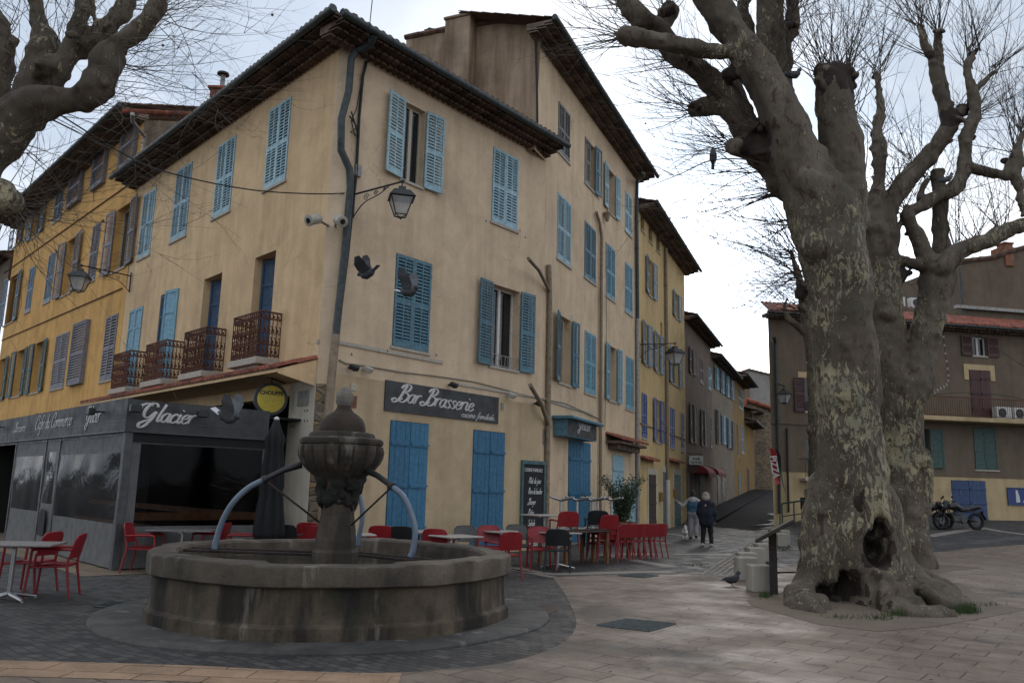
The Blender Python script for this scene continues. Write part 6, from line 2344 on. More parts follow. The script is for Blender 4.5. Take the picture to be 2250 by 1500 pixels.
def solid(name, cones, res, mats, parent=None, Mw=None, k=0.08, carve=(), noise=(), floor=None, dead=None):
    V, Fq = sdf_solid(cones, res, k, carve, noise, floor)
    mi = None
    if dead:
        c = V[Fq].mean(1)
        mi = np.zeros(len(Fq), int)
        for ctr, rad, rz, g in dead:
            cs, sn = math.cos(rz), math.sin(rz)
            d = c - np.array(ctr)
            ux, uy = d[:, 0] * cs + d[:, 1] * sn, -d[:, 0] * sn + d[:, 1] * cs
            q = np.sqrt((ux / rad[0]) ** 2 + (uy / rad[1]) ** 2 + (d[:, 2] / rad[2]) ** 2)
            mi[q + 0.45 * vnoise(c[:, 0], c[:, 1], c[:, 2] * 0.6, 0.13, 2) < g - 0.06] = 1
    o = bpy.data.objects.new(name, np_mesh(name, V, Fq, mats, mi))
    place(o, parent, Mw if Mw is not None else Matrix.Identity(4))
    return o

# wet moss hanging under the fountain bowl
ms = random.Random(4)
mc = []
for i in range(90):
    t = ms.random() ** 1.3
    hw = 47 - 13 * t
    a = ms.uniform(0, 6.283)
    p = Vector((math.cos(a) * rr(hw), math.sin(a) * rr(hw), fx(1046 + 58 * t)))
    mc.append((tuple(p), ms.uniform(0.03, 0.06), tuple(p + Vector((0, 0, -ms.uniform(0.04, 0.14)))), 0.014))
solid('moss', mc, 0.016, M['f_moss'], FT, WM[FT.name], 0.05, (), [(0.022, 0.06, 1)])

# ---------------------------------------------------------------- plane trees
TR_ = random.Random(11)
def limb(nodes, D, wobble=0.0):
    """nodes: (px, py, width px[, depth offset]) along a limb at distance D"""
    out = []
    for nd in nodes:
        dd = D + (nd[3] if len(nd) > 3 else 0)
        out.append((at(nd[0], nd[1], dd), pxr(nd[2], dd) * (0.94 if nd[1] > 450 else 0.88)))
    # densify with Catmull-Rom and give pollarded limbs their knuckles
    P = smooth([p for p, r in out], 4)
    rs = []
    for i in range(len(P)):
        j = min(len(out) - 2, i // 4)
        t = (i - j * 4) / 4
        rs.append(out[j][1] * (1 - t) + out[j + 1][1] * t)
    cs = []
    for i in range(len(P) - 1):
        cs.append((tuple(P[i]), rs[i], tuple(P[i + 1]), rs[i + 1]))
    if wobble:
        for i in range(len(P)):
            for _ in range(3):
                if TR_.random() < wobble:
                    v = Vector((TR_.gauss(0, 1), TR_.gauss(0, 1), TR_.gauss(0, 0.6))).normalized()
                    r = rs[i] * TR_.uniform(0.28, 0.6)
                    p = P[i] + v * rs[i] * 0.85
                    cs.append((tuple(p), r, tuple(p + v * 0.02), r * 0.9))
    return cs
def twig(b, p, d, L, r, rnd, curve=0.25, sub=3, depth=0):
    d = d.normalized()
    n = 6 if depth == 0 else 4
    pts = [p]
    side = Vector((rnd.gauss(0, 1), rnd.gauss(0, 1), rnd.gauss(0, 1))) * curve
    q = p.copy()
    dd = d.copy()
    for i in range(n):
        dd = (dd + side * 0.22 + Vector((rnd.gauss(0, .06), rnd.gauss(0, .06), rnd.gauss(0, .06) + 0.05))).normalized()
        q = q + dd * (L / n)
        pts.append(q.copy())
    b.tube(pts, [r * (1.25 - 1.05 * (i / n) ** 0.7) for i in range(n + 1)], 3, cap=False)
    if depth == 1 and rnd.random() < 0.02:
        b.lathe([(0.001, -0.022), (0.02, -0.012), (0.022, 0.004), (0.001, 0.022)], 5, Matrix.Translation(pts[-1]))
    if depth < 2:
        for i in range(sub):
            j = rnd.randint(1, n - 1)
            dv = (pts[j + 1] - pts[j]).normalized()
            sd = Vector((rnd.gauss(0, 1), rnd.gauss(0, 1), rnd.gauss(0, 1) + 0.3))
            sd = (sd - dv * sd.dot(dv)).normalized()
            twig(b, pts[j], dv * 0.8 + sd * 0.6, L * rnd.uniform(0.3, 0.55), r * 0.55, rnd, curve, 2 if depth == 0 else 0, depth + 1)
def spray(b, px, py, D, ang, spread, n, L, rnd, r=0.007, jit=0.08, curve=0.25, sub=3, dj=0.7):
    """a fan of shoots; ang: direction in the picture plane in degrees from straight up, clockwise"""
    p0 = at(px, py, D)
    for i in range(int(n * 1.7)):
        a = R(ang + rnd.uniform(-spread, spread))
        d = _R * math.sin(a) + Vector((0, 0, 1)) * math.cos(a) + Vector((0, 1, 0)) * rnd.uniform(-dj, dj)
        p = p0 + Vector((rnd.gauss(0, jit), rnd.gauss(0, jit), rnd.gauss(0, jit)))
        twig(b, p, d, L * rnd.uniform(0.6, 1.15), r * 1.45 * rnd.uniform(0.7, 1.2), rnd, curve, sub)

def knobs(C, dead, pts, D, rnd, dj=0.0, k=6):
    for x, y, w in pts:
        c = at(x, y, D + dj)
        r = pxr(w, D)
        for i in range(k):
            v = Vector((rnd.gauss(0, 1), rnd.gauss(0, 1), rnd.gauss(0, 1))).normalized()
            p = c + v * r * rnd.uniform(0.5, 0.95)
            C.append((tuple(p), r * rnd.uniform(0.28, 0.5), tuple(p + v * r * 0.3), r * rnd.uniform(0.15, 0.3)))
        dead.append((tuple(c), (r * 1.25,) * 3, 0.0, 1.0))
kr = random.Random(31)
# --- the big hollow tree in front
D1 = 13.9
C1 = []
C1 += limb([(1884, 1345, 230), (1874, 1250, 186), (1870, 1175, 162), (1870, 1085, 150), (1869, 1010, 138), (1865, 900, 126), (1860, 800, 130), (1850, 700, 132), (1836, 600, 140), (1815, 500, 152), (1796, 430, 160)], D1, 0.12)
C1 += limb([(1800, 440, 130), (1768, 380, 128), (1742, 320, 112), (1715, 250, 98), (1670, 165, 86), (1618, 85, 78), (1570, 10, 76), (1530, -60, 72)], D1, 0.0)
C1 += limb([(1600, 112, 40), (1560, 112, 40), (1500, 102, 40), (1440, 90, 36), (1380, 80, 28), (1368, 82, 20)], D1 - 0.1)
C1 += limb([(1745, 400, 110), (1700, 350, 92), (1650, 290, 66), (1596, 222, 58), (1548, 162, 50), (1512, 138, 44), (1482, 122, 40)], D1 + 0.5, 0.25)
C1 += limb([(1482, 122, 42, 0.2), (1452, 72, 44, 0.2), (1412, 40, 42), (1384, 10, 42), (1360, -40, 40)], D1 + 0.5, 0.35)
C1 += limb([(1450, 60, 34), (1464, 36, 40), (1470, 24, 34)], D1 + 0.8, 0.3)
C1 += limb([(1700, 355, 80), (1650, 325, 62), (1612, 322, 40)], D1 + 0.4, 0.1)
C1 += limb([(1575, 228, 40), (1545, 238, 30), (1526, 242, 26)], D1 + 0.5, 0.2)
C1 += limb([(1730, 300, 90), (1712, 200, 72), (1700, 130, 68), (1694, 60, 64), (1690, -30, 60)], D1 + 0.9, 0.25)
C1 += limb([(1722, 170, 22), (1734, 132, 24), (1730, 95, 20), (1740, 60, 22), (1742, 20, 18), (1738, -30, 18)], D1 + 1.2, 0.5)
C1 += limb([(1640, 270, 50), (1622, 224, 44), (1604, 165, 40)], D1 + 1.1, 0.2)
C1 += limb([(1650, 90, 26), (1640, 60, 28), (1630, 30, 24), (1640, -10, 20)], D1 + 1.3, 0.5)
C1 += limb([(1825, 520, 120), (1852, 430, 112), (1848, 330, 96), (1838, 250, 90), (1834, 172, 84)], D1 + 0.15, 0.18)
# root flare and buttresses
for nodes in ([(1824, 1235, 100), (1784, 1290, 80), (1746, 1318, 48, -0.4)], [(1818, 1100, 90), (1812, 1180, 84), (1802, 1240, 80)],
              [(1940, 1240, 110), (1990, 1285, 90), (2060, 1315, 66, -0.5), (2125, 1345, 40, -0.9)], [(1900, 1290, 120), (1960, 1330, 80, -0.8), (2040, 1352, 50, -1.4)],
              [(1960, 1250, 60), (2030, 1275, 46, 0.3), (2090, 1310, 40, 0.1)], [(1790, 1300, 70), (1760, 1330, 56, -0.9), (1800, 1355, 40, -1.7)],
              [(1830, 1330, 60, -0.9), (1800, 1340, 50, -1.2), (1780, 1325, 36, -1.0)], [(1940, 1090, 60), (1955, 1180, 66), (1962, 1250, 60)],
              [(1960, 1340, 60, -1.2), (2000, 1350, 44, -1.7), (2090, 1358, 34, -1.6)], [(1930, 1120, 40, -0.4), (1952, 1190, 36, -0.45), (1940, 1255, 40, -0.5)],
              [(1895, 1100, 40, -0.5), (1870, 1160, 44, -0.62), (1880, 1235, 44, -0.6), (1930, 1262, 44, -0.55)]):
    C1 += limb(nodes, D1, 0.12)
for i in range(95):
    x = TR_.uniform(1725, 2125)
    y = 1343 - abs(TR_.gauss(0, 1)) * 42 * (1 - abs(x - 1890) / 330)
    dd = -1.05 + 0.9 * ((x - 1880) / 260) ** 2 + TR_.uniform(-0.15, 0.25)
    c = at(x, y, D1 + dd)
    if c.z < 0.02 or 1805 < x < 1915:
        continue
    r = TR_.uniform(0.05, 0.13)
    v = Vector((TR_.gauss(0, 1), TR_.gauss(0, 0.6), TR_.gauss(0, 0.5))).normalized() * r * 1.5
    C1.append((tuple(c), r, tuple(c + v), r * 0.6))
hol1 = at(1924, 1205, D1 - 0.62)
hol2 = at(1878, 1310, D1 - 1.0)
hol3 = at(1892, 1110, D1 - 0.68)
hol4 = at(1668, 298, D1 + 0.2)
hol5 = at(2050, 1325, D1 - 1.2)
carves = [(tuple(hol1), (0.24, 0.80, 0.30), 0.0, 0.06), (tuple(at(1938, 1165, D1 - 0.55)), (0.12, 0.55, 0.22), 0.0, 0.08), (tuple(at(1850, 1318, D1 - 1.0)), (0.26, 1.0, 0.20), 0.0, 0.07), (tuple(at(1888, 1300, D1 - 1.0)), (0.20, 1.0, 0.30), 0.0, 0.06), (tuple(hol3), (0.10, 0.16, 0.26), 0.0, 0.05),
          (tuple(hol4), (0.20, 0.24, 0.16), 0.0, 0.05), (tuple(hol5), (0.30, 0.25, 0.10), 0.2, 0.06)]
t1b = at(1880, 1345, D1)
T1 = empty('plane_tree', (t1b.x, t1b.y, 0), 'huge old plane tree with hollow base and mottled bark in the foreground', 'tree')
dead1 = [(c[0], tuple(r * 1.12 for r in c[1]), c[2], 1.0) for c in carves]
knobs(C1, dead1, [(1372, 82, 26), (1524, 242, 34), (1470, 28, 36), (1616, 322, 34), (1665, 312, 74), (1834, 172, 88), (1812, 178, 50), (1862, 178, 50), (1740, 60, 26), (1512, 140, 30), (1604, 165, 34), (1745, 330, 40), (1760, 640, 30)], D1, kr, 0.1)
trunk1 = solid('trunk', C1, 0.034, [M['bark'], M['dead']], T1, None, 0.10, carves, [(0.045, 0.42, 0), (0.024, 0.17, 1), (0.012, 0.08, 2), (0.030, 0.15, 2, 0.22)], -0.05,
      dead1)
b = MB()
rd = random.Random(5)
for a in ((1372, 82, -80, 40, 16, 1.3), (1365, 0, -60, 50, 12, 1.4), (1470, 25, -10, 60, 12, 1.0), (1526, 242, -75, 45, 16, 1.5), (1500, 130, -70, 45, 12, 1.2), (1612, 320, -85, 40, 14, 1.4),
          (1700, 365, -85, 30, 12, 2.0), (1712, 420, -95, 35, 14, 2.2), (1730, 500, -90, 40, 10, 1.6), (1757, 610, -80, 45, 14, 1.6), (1745, 560, -80, 35, 12, 1.7), (1765, 680, -75, 40, 8, 1.3),
          (1812, 172, -8, 40, 16, 2.0), (1834, 172, 2, 45, 18, 2.0), (1862, 170, 14, 40, 16, 1.9), (1876, 250, 25, 40, 8, 1.6), (1740, 20, 10, 50, 12, 1.3), (1640, 0, 0, 60, 12, 1.2),
          (1604, 165, -20, 50, 12, 1.1), (1712, 180, 15, 40, 8, 1.2), (1560, 180, -50, 40, 10, 1.3), (1420, 60, -50, 50, 10, 1.1), (1650, 270, -70, 60, 10, 1.3), (1735, 60, 30, 50, 10, 1.1),
          (1690, 0, 20, 60, 12, 1.2), (1590, 210, -60, 40, 10, 1.5), (1900, 400, 40, 50, 6, 1.2)):
    spray(b, a[0], a[1], D1 + rd.uniform(0, 0.9), a[2], a[3], a[4] * 0.85, a[5] * 1.25, rd, r=0.0065, sub=2, curve=0.2)
# the thin bare branch the pigeon sits on
pb0, pb1 = at(1700, 372, D1), at(1565, 352, D1 - 0.1)
pts = [pb0, at(1650, 352, D1), pb1, at(1500, 380, D1 - 0.1), at(1420, 412, D1 - 0.1)]
b.tube(smooth(pts, 4), [0.014 * (1 - i / 20) + 0.003 for i in range(17)], 4)
o = b.build('twigs', M['twig'], T1, Matrix.Identity(4), fix=False)
o['kind'] = 'stuff'
# --- the second tree behind it
D2 = 20.6
C2 = []
C2 += limb([(2000, 1250, 112), (1996, 1215, 96), (1990, 1150, 88), (1986, 1050, 86), (1982, 950, 86), (1974, 880, 90), (1955, 800, 84), (1942, 700, 84), (1936, 600, 80), (1928, 520, 90), (1920, 460, 84)], D2, 0.15)
C2 += limb([(1940, 600, 60), (1966, 602, 46), (1972, 598, 36)], D2, 0.2)
C2 += limb([(1925, 500, 60), (1974, 418, 46), (2022, 362, 42), (2062, 316, 42), (2086, 272, 42), (2078, 240, 34), (2062, 192, 28), (2046, 124, 24), (2030, 96, 16), (2022, 60, 12)], D2, 0.28)
C2 += limb([(2078, 232, 26), (2066, 150, 22), (2060, 100, 20), (2060, 70, 16)], D2 + 0.3, 0.4)
C2 += limb([(2085, 262, 20), (2108, 250, 24), (2118, 240, 22)], D2, 0.4)
C2 += limb([(1925, 500, 50), (1930, 440, 36), (1932, 380, 32), (1930, 320, 32), (1928, 300, 26), (1934, 240, 20), (1930, 200, 18), (1926, 164, 12)], D2 - 0.3, 0.5)
C2 += limb([(1988, 900, 70), (2006, 850, 76), (2022, 790, 70), (2035, 730, 64), (2050, 670, 64), (2062, 620, 74), (2066, 585, 66)], D2 - 0.2, 0.15)
C2 += limb([(2058, 600, 50), (2036, 565, 42), (2008, 505, 33), (1998, 470, 28), (2028, 452, 26), (2062, 426, 28), (2094, 415, 30), (2120, 365, 32), (2122, 304, 30), (2142, 248, 27), (2134, 192, 25), (2126, 148, 18), (2138, 116, 12)], D2 - 0.2, 0.32)
C2 += limb([(2120, 365, 26), (2150, 372, 22), (2185, 380, 20), (2214, 386, 22), (2228, 362, 34), (2232, 345, 30)], D2 - 0.2, 0.25)
C2 += limb([(2228, 380, 20), (2240, 425, 18), (2250, 470, 14)], D2 - 0.2, 0.5)
C2 += limb([(2232, 350, 16), (2240, 310, 14), (2252, 290, 14)], D2 - 0.2, 0.5)
C2 += limb([(2070, 590, 50), (2066, 520, 36), (2066, 460, 32), (2064, 425, 28), (2058, 380, 22)], D2 + 0.1, 0.15)
C2 += limb([(2072, 590, 40), (2105, 555, 38), (2150, 535, 36), (2200, 515, 36), (2265, 484, 36)], D2 - 0.6, 0.06)
C2 += limb([(1952, 575, 22), (1975, 575, 24), (2000, 578, 24), (2030, 585, 26)], D2 - 0.2, 0.3)
C2 += limb([(1962, 562, 14), (1974, 530, 12), (1974, 500, 12), (1986, 470, 11), (1992, 450, 9)], D2 - 0.1, 0.3)
C2 += limb([(2130, 205, 14), (2150, 190, 14), (2172, 168, 10), (2186, 158, 8)], D2 - 0.2, 0.3)
C2 += limb([(2020, 440, 12), (2030, 410, 12), (2040, 395, 10)], D2, 0.3)
for nodes in ([(2010, 1190, 60), (2030, 1225, 40), (2048, 1243, 24)], [(1985, 1180, 60), (1972, 1225, 46), (1960, 1246, 30)], [(2004, 1200, 50), (2012, 1240, 40), (2010, 1256, 24)], [(2030, 1000, 30), (2036, 1060, 34), (2028, 1120, 30)]):
    C2 += limb(nodes, D2 - 0.3, 0.2)
t2b = at(2000, 1250, D2)
T2 = empty('plane_tree', (t2b.x, t2b.y, 0), 'forked slender plane tree with pollarded knuckles just behind the huge hollow one', 'tree')
dead2 = []
knobs(C2, dead2, [(2026, 62, 20), (2060, 72, 24), (2046, 122, 26), (2138, 114, 22), (2118, 240, 26), (1926, 168, 20), (1930, 300, 36), (2230, 355, 44), (2085, 268, 46), (1970, 598, 46), (2122, 305, 36), (2030, 440, 30), (1934, 380, 36), (2008, 505, 40)], D2, kr)
solid('trunk', C2, 0.038, [M['bark'], M['dead']], T2, None, 0.06, (), [(0.040, 0.35, 0), (0.026, 0.16, 1), (0.025, 0.14, 2, 0.22)], -0.05, dead2)
b = MB()
for a in ((2022, 58, -15, 40, 14, 2.4), (2060, 68, 5, 40, 16, 2.6), (2046, 120, -30, 40, 8, 1.8), (2138, 112, 5, 40, 16, 2.6), (2186, 156, 40, 35, 10, 2.2), (2120, 150, -15, 40, 8, 1.8), (1926, 162, 0, 50, 14, 2.2),
          (1930, 300, 10, 60, 10, 1.6), (2118, 240, 40, 40, 10, 1.6), (2040, 395, -20, 60, 8, 1.4), (2232, 345, -10, 50, 16, 2.4), (2250, 300, 10, 40, 12, 2.2), (2245, 440, 40, 60, 10, 1.6), (2150, 535, 10, 60, 10, 2.0),
          (2100, 560, 15, 50, 12, 2.2), (2200, 515, 0, 50, 10, 2.2), (1992, 450, 0, 60, 8, 1.3), (2085, 270, 60, 50, 10, 1.6), (2000, 470, -60, 50, 8, 1.3), (1975, 420, -30, 60, 8, 1.5), (2022, 362, -40, 50, 10, 1.6),
          (1970, 598, 70, 60, 8, 1.2), (2142, 250, 60, 50, 10, 1.6), (2066, 430, 60, 60, 10, 1.5), (1928, 440, 30, 60, 10, 1.6), (2078, 580, 40, 60, 10, 1.6)):
    spray(b, a[0], a[1], D2 + rd.uniform(-0.3, 0.3), a[2], a[3] * 0.85, a[4] * 0.75, a[5] * 1.4, rd, r=0.0085, sub=2, curve=0.18)
o = b.build('twigs', M['twig'], T2, Matrix.Identity(4), fix=False)
o['kind'] = 'stuff'
# --- tree at the left edge, its trunk just outside the picture
D3 = 9.6
C3 = []
tx = at(-170, 900, D3)
C3 += [((tx.x - 0.25, tx.y, -0.1), 0.48, (tx.x - 0.15, tx.y, 1.6), 0.36), ((tx.x - 0.15, tx.y, 1.6), 0.36, (tx.x, tx.y, 3.0), 0.34)]
C3 += limb([(-175, 800, 120), (-150, 650, 112), (-110, 500, 110), (-60, 380, 120), (0, 300, 112), (50, 250, 96), (90, 228, 84), (150, 224, 60), (190, 218, 50), (205, 205, 48)], D3, 0.2)
C3 += limb([(200, 208, 52), (222, 175, 62), (232, 132, 62), (262, 96, 46), (308, 62, 36), (335, 40, 34), (344, 10, 30), (350, -30, 26)], D3 - 0.1, 0.3)
C3 += limb([(80, 235, 80), (72, 195, 74), (92, 130, 64), (96, 90, 56), (88, 55, 38), (80, 20, 34), (74, -30, 30)], D3 + 0.25, 0.25)
C3 += limb([(110, 190, 50), (138, 148, 44), (160, 90, 30), (170, 55, 28), (178, 20, 27), (188, -30, 26)], D3 + 0.15, 0.25)
C3 += limb([(185, 120, 30), (212, 88, 34), (236, 60, 36), (262, 30, 34), (288, -20, 28)], D3 + 0.3, 0.3)
C3 += limb([(190, 105, 34), (198, 78, 30)], D3 + 0.3, 0.5)
C3 += limb([(212, 52, 12), (204, 25, 12), (198, -10, 12)], D3 + 0.4, 0.6)
C3 += limb([(-40, 300, 80), (-10, 200, 60), (6, 140, 46), (2, 80, 34), (-10, 30, 30)], D3 + 0.4, 0.4)
C3 += limb([(0, 130, 34), (20, 100, 26), (26, 84, 20)], D3 + 0.4, 0.5)
C3 += limb([(-130, 560, 90), (-70, 470, 80), (-25, 430, 72), (2, 432, 66), (14, 450, 52)], D3 - 0.5, 0.2)
T3 = empty('plane_tree', (tx.x, tx.y, 0), 'pollarded plane tree whose thick knuckled limbs reach in at the upper left', 'tree')
dead3 = []
knobs(C3, dead3, [(10, 452, 60), (205, 205, 50), (345, 25, 34), (265, 95, 44), (92, 140, 60), (26, 90, 24), (160, 85, 32), (236, 62, 36)], D3, kr, 0, 7)
solid('trunk', C3, 0.026, [M['bark'], M['dead']], T3, None, 0.06, (), [(0.036, 0.28, 0), (0.022, 0.11, 1)], -0.05, dead3[:1])
b = MB()
rd = random.Random(9)
for a in ((200, 215, 110, 40, 10, 1.9), (205, 190, 80, 40, 8, 1.9), (262, 150, 100, 35, 14, 2.1), (345, 45, 90, 40, 16, 1.7), (340, 20, 60, 50, 10, 1.3), (270, 100, 110, 40, 12, 1.8), (250, 90, 80, 50, 8, 1.4), (96, 250, 120, 25, 12, 2.4),
          (10, 455, 100, 35, 20, 2.4), (22, 475, 130, 40, 16, 1.8), (30, 470, 165, 40, 20, 0.9), (30, 420, 60, 50, 10, 1.2), (60, 330, 110, 35, 8, 1.4), (90, 60, -10, 70, 14, 1.0), (30, 90, -10, 70, 16, 1.0), (170, 40, 10, 70, 14, 1.0),
          (130, 140, 30, 70, 12, 1.1), (200, 70, 40, 70, 14, 1.0), (290, 10, 60, 60, 14, 1.5), (60, 200, -30, 70, 12, 1.1), (10, 180, -30, 60, 14, 1.2), (230, 130, 60, 60, 8, 1.3), (20, 300, 120, 40, 6, 1.2), (345, 0, 80, 60, 12, 1.8)):
    spray(b, a[0], a[1], D3 + rd.uniform(-0.2, 0.4), a[2], a[3], a[4] * 0.44, a[5] * 1.1, rd, r=0.0038, curve=0.6)
o = b.build('twigs', M['twig_l'], T3, Matrix.Identity(4), fix=False)
o['kind'] = 'stuff'
# --- small knotty tree far behind the big trunk
D4 = 34
C4 = limb([(1806, 1130, 50), (1800, 1000, 44), (1796, 880, 40), (1790, 780, 38), (1778, 715, 36), (1768, 660, 26), (1758, 620, 18), (1748, 585, 14), (1738, 552, 9)], D4, 0.4)
C4 += limb([(1785, 745, 24), (1760, 722, 14), (1738, 704, 12), (1728, 690, 12), (1724, 672, 8), (1730, 655, 6)], D4, 0.4)
C4 += limb([(1790, 760, 34), (1776, 690, 34), (1766, 672, 26)], D4 + 0.5, 0.6)
t4b = at(1806, 1130, D4)
T4 = empty('plane_tree', (t4b.x, t4b.y, ter(t4b.x, t4b.y)), 'small knotty plane tree far behind the hollow trunk, by the brown house roof', 'tree')
solid('trunk', C4, 0.06, [M['bark'], M['dead']], T4, None, 0.06, (), [(0.03, 0.4, 0)], 0.3)
b = MB()
for a in ((1740, 560, -40, 50, 9, 3.4), (1750, 600, -70, 45, 9, 3.4), (1726, 660, -60, 50, 7, 1.6), (1766, 660, -75, 45, 9, 3.2), (1738, 540, -20, 50, 8, 3.0), (1770, 640, -60, 45, 9, 4.0)):
    spray(b, a[0], a[1], D4 + rd.uniform(-0.3, 0.3), a[2], a[3], a[4], a[5], rd, r=0.0075)
o = b.build('twigs', M['twig'], T4, Matrix.Identity(4), fix=False)
o['kind'] = 'stuff'
# ---------------------------------------------------------------- signs, lamps and fittings on the corner house
I4 = Matrix.Identity(4)
s0, z1 = fB.at(848, 834, 0.03)
s1, z0 = fB.at(1094.5, 931, 0.03)
sg = empty('bar_sign', fB.M @ Matrix.Translation((s0, 0, z0)), 'wide grey bar brasserie signboard with pale brush lettering above the blue doors', 'sign')
w, h = s1 - s0, z1 - z0
q = MB()
q.box(0, w, -0.035, -0.003, 0, h)
q.build('panel', M['fascia'], sg)
q = MB()
q.box(0, w, -0.037, -0.0355, h * 0.26, h * 0.275)
q.box(w * 0.02, w * 0.98, -0.037, -0.0355, h * 0.04, h * 0.05)
q.build('stripe', M['alu'], sg)
fb = lambda x, y: fB.at(x, y, 0.04)
q = MB()
xa, xb = fb(864, 880)[0] - s0, fb(1038, 905)[0] - s0
script_text(q, 'Bar Brasserie', xa + 0.08, h * 0.34, h * 0.29, -0.040, wt=0.20, width=xb - xa - 0.08)
q.build('lettering', M['letter'], sg, smooth=True)
q = MB()
xa, xb = fb(1013, 912)[0] - s0, fb(1091, 925)[0] - s0
script_text(q, 'cuisine familiale...', xa, h * 0.10, h * 0.115, -0.040, wt=0.19, width=xb - xa)
q.build('lettering', M['letter'], sg, smooth=True)
# chalkboard menu
s0, z1 = fB.at(1148, 1010, 0.06)
s1, _ = fB.at(1199, 1010, 0.06)
z0 = 0.42
w, h = s1 - s0, z1 - z0
mb = empty('menu_board', fB.M @ Matrix.Translation((s0, 0, z0)), 'tall black chalk menu board in a teal frame beside the right blue door', 'menu board')
q = MB()
q.box(0.05, w - 0.05, -0.045, -0.003, 0.05, h - 0.09)
q.build('panel', M['board_black'], mb)
q = MB()
for a in ((0, w, 0, 0.06), (0, w, h - 0.10, h), (0, 0.06, 0.061, h - 0.101), (w - 0.06, w, 0.061, h - 0.101)):
    q.box(a[0], a[1], -0.075, -0.002, a[2], a[3])
q.build('frame', M['teal_frame'], mb)
MW = WM[mb.name]
block_text('CUISINE FAMILIALE', 0.135, M['chalk'], mb, MW @ Matrix.Translation((w / 2, -0.047, h - 0.30)), sx=0.72, bold=0.002)
q = MB()
for i, t in enumerate(('-Plat du jour', '-Piece du boucher', '-Burger', '-Pates', '-Salade')):
    t = t.replace('P', 'P').replace('B', 'B')
    script_text(q, t, w * 0.26, h - 0.62 - i * 0.285, 0.085, -0.049, wt=0.15, width=min(w * 0.62, sum(GL[c][0] for c in t) * 0.075))
q.build('lettering', M['chalk'], mb, smooth=True)
q = MB()
script_text(q, 'Charcuterie', w * 0.3, h - 2.25, 0.08, -0.049, wt=0.15, width=w * 0.5)
q.build('lettering', M['chalk'], mb, smooth=True)
block_text('PLANCHES', 0.13, M['chalk'], mb, MW @ Matrix.Translation((w * 0.12, -0.047, h - 2.02)), 'LEFT', sx=0.8)
# round beer sign hanging under the canopy
cC = fA.at(594, 877, 0.5)
Pc = fA.w(cC[0], cC[1], 0.5)
to = (CAM - Pc)
to.z = 0
ang = math.atan2(to.y, to.x) + R(90) + R(10)
MB_ = Matrix.Translation(Pc) @ Matrix.Rotation(ang, 4, 'Z')
bs_ = empty('beer_sign', MB_, 'round yellow beer sign with black rim hanging under the canopy by the pillar', 'sign')
rad = 33 * Pc.y * 1.03 / FPX
RX = Matrix.Rotation(R(90), 4, 'X')
q = MB()
q.lathe([(rad * 1.06, -0.09), (rad * 1.06, 0.09), (rad * 0.96, 0.09)], 40, RX)
q.build('rim', M['black_plastic'], bs_, smooth='auto')
q = MB()
q.lathe([(rad * 0.97, -0.085), (rad * 0.97, 0.0855), (rad * 0.7, 0.097), (0.001, 0.10)], 40, RX)
q.build('face', M['yellow'], bs_, smooth='auto')
block_text('CHOUFFE', rad * 0.36, M['letter_dark'], bs_, MB_ @ Matrix.Translation((0, -0.103, rad * 0.27)), sx=0.95, bold=0.003)
q = MB()
q.tube([(0.3, 0, rad * 1.1), (-0.1, 0, rad * 1.45), (0.55, 0.3, rad * 1.5)], 0.018, 6)
q.tube([(0, 0, rad * 1.0), (0, 0, rad * 1.4)], 0.018, 6)
q.build('bracket', M['iron'], bs_)
# security cameras
for lab, (x, y), dx in (('cream security camera on the ochre front, pointing left', (690, 482), -1), ('cream security camera by the downpipe, pointing right', (747, 484), 1)):
    p = at(x, y, 17.0)
    r = empty('security_camera', p, lab, 'camera', 'security cameras on the corner')
    d = Vector((0.5 * dx, -0.75, -0.42)).normalized()
    MM = d.to_track_quat('Z', 'Y').to_matrix().to_4x4()
    q = MB()
    q.lathe([(0.10, -0.16), (0.115, -0.13), (0.115, 0.12), (0.125, 0.13), (0.125, 0.17), (0.095, 0.18)], 16, MM)
    q.build('housing', M['cam_white'], r, smooth='auto')
    q = MB()
    q.lathe([(0.09, 0.15), (0.06, 0.182), (0.001, 0.184)], 14, MM)
    q.build('lens', M['glass'], r, smooth='auto')
    q = MB()
    q.tube([(0, 0, 0), (-0.12 * dx, 0.15, 0.0), (-0.2 * dx, 0.48, 0.02)], 0.03, 8)
    q.build('bracket', M['zinc'], r, smooth='auto')
# floodlights along the wall cable (parts of the house)
for (x, y, mt) in ((779, 808, 'black_plastic'), (810, 812, 'cam_white'), (998, 846, 'black_plastic'), (1126, 869, 'cam_white'), (1185, 887, 'black_plastic')):
    s, z = fB.at(x, y, 0.2)
    q = MB()
    MM = Matrix.Translation((s, -0.2, z)) @ Matrix.Rotation(R(25), 4, 'X') @ Matrix.Rotation(R(20), 4, 'Z')
    q.bbox(-0.09, 0.09, -0.08, 0.10, -0.06, 0.06, 0.02, MM)
    q.tube([(s, 0, z + 0.02), (s, -0.16, z + 0.02)], 0.025, 6)
    H.part('floodlight', q, M[mt], fB)
for (x0, y0, x1, y1, mt, o) in ((770, 842, 781, 858, 'yellow', 0.01), (768, 868, 782, 896, 'terracotta', 0.012)):
    s0, z1 = fB.at(x0, y0)
    s1, z0 = fB.at(x1, y1)
    q = MB()
    q.box(s0, s1, -0.02, -0.002, z0, z1)
    H.part('plaque', q, M['frame_cream' if mt == 'yellow' else mt], fB)
s0, z1 = fA.at(659, 860)
s1, z0 = fA.at(680, 890)
q = MB()
q.box(s0, s1, -0.05, -0.024, z0, z1)
H.part('plaque', q, M['zinc'], fA)
q = MB()
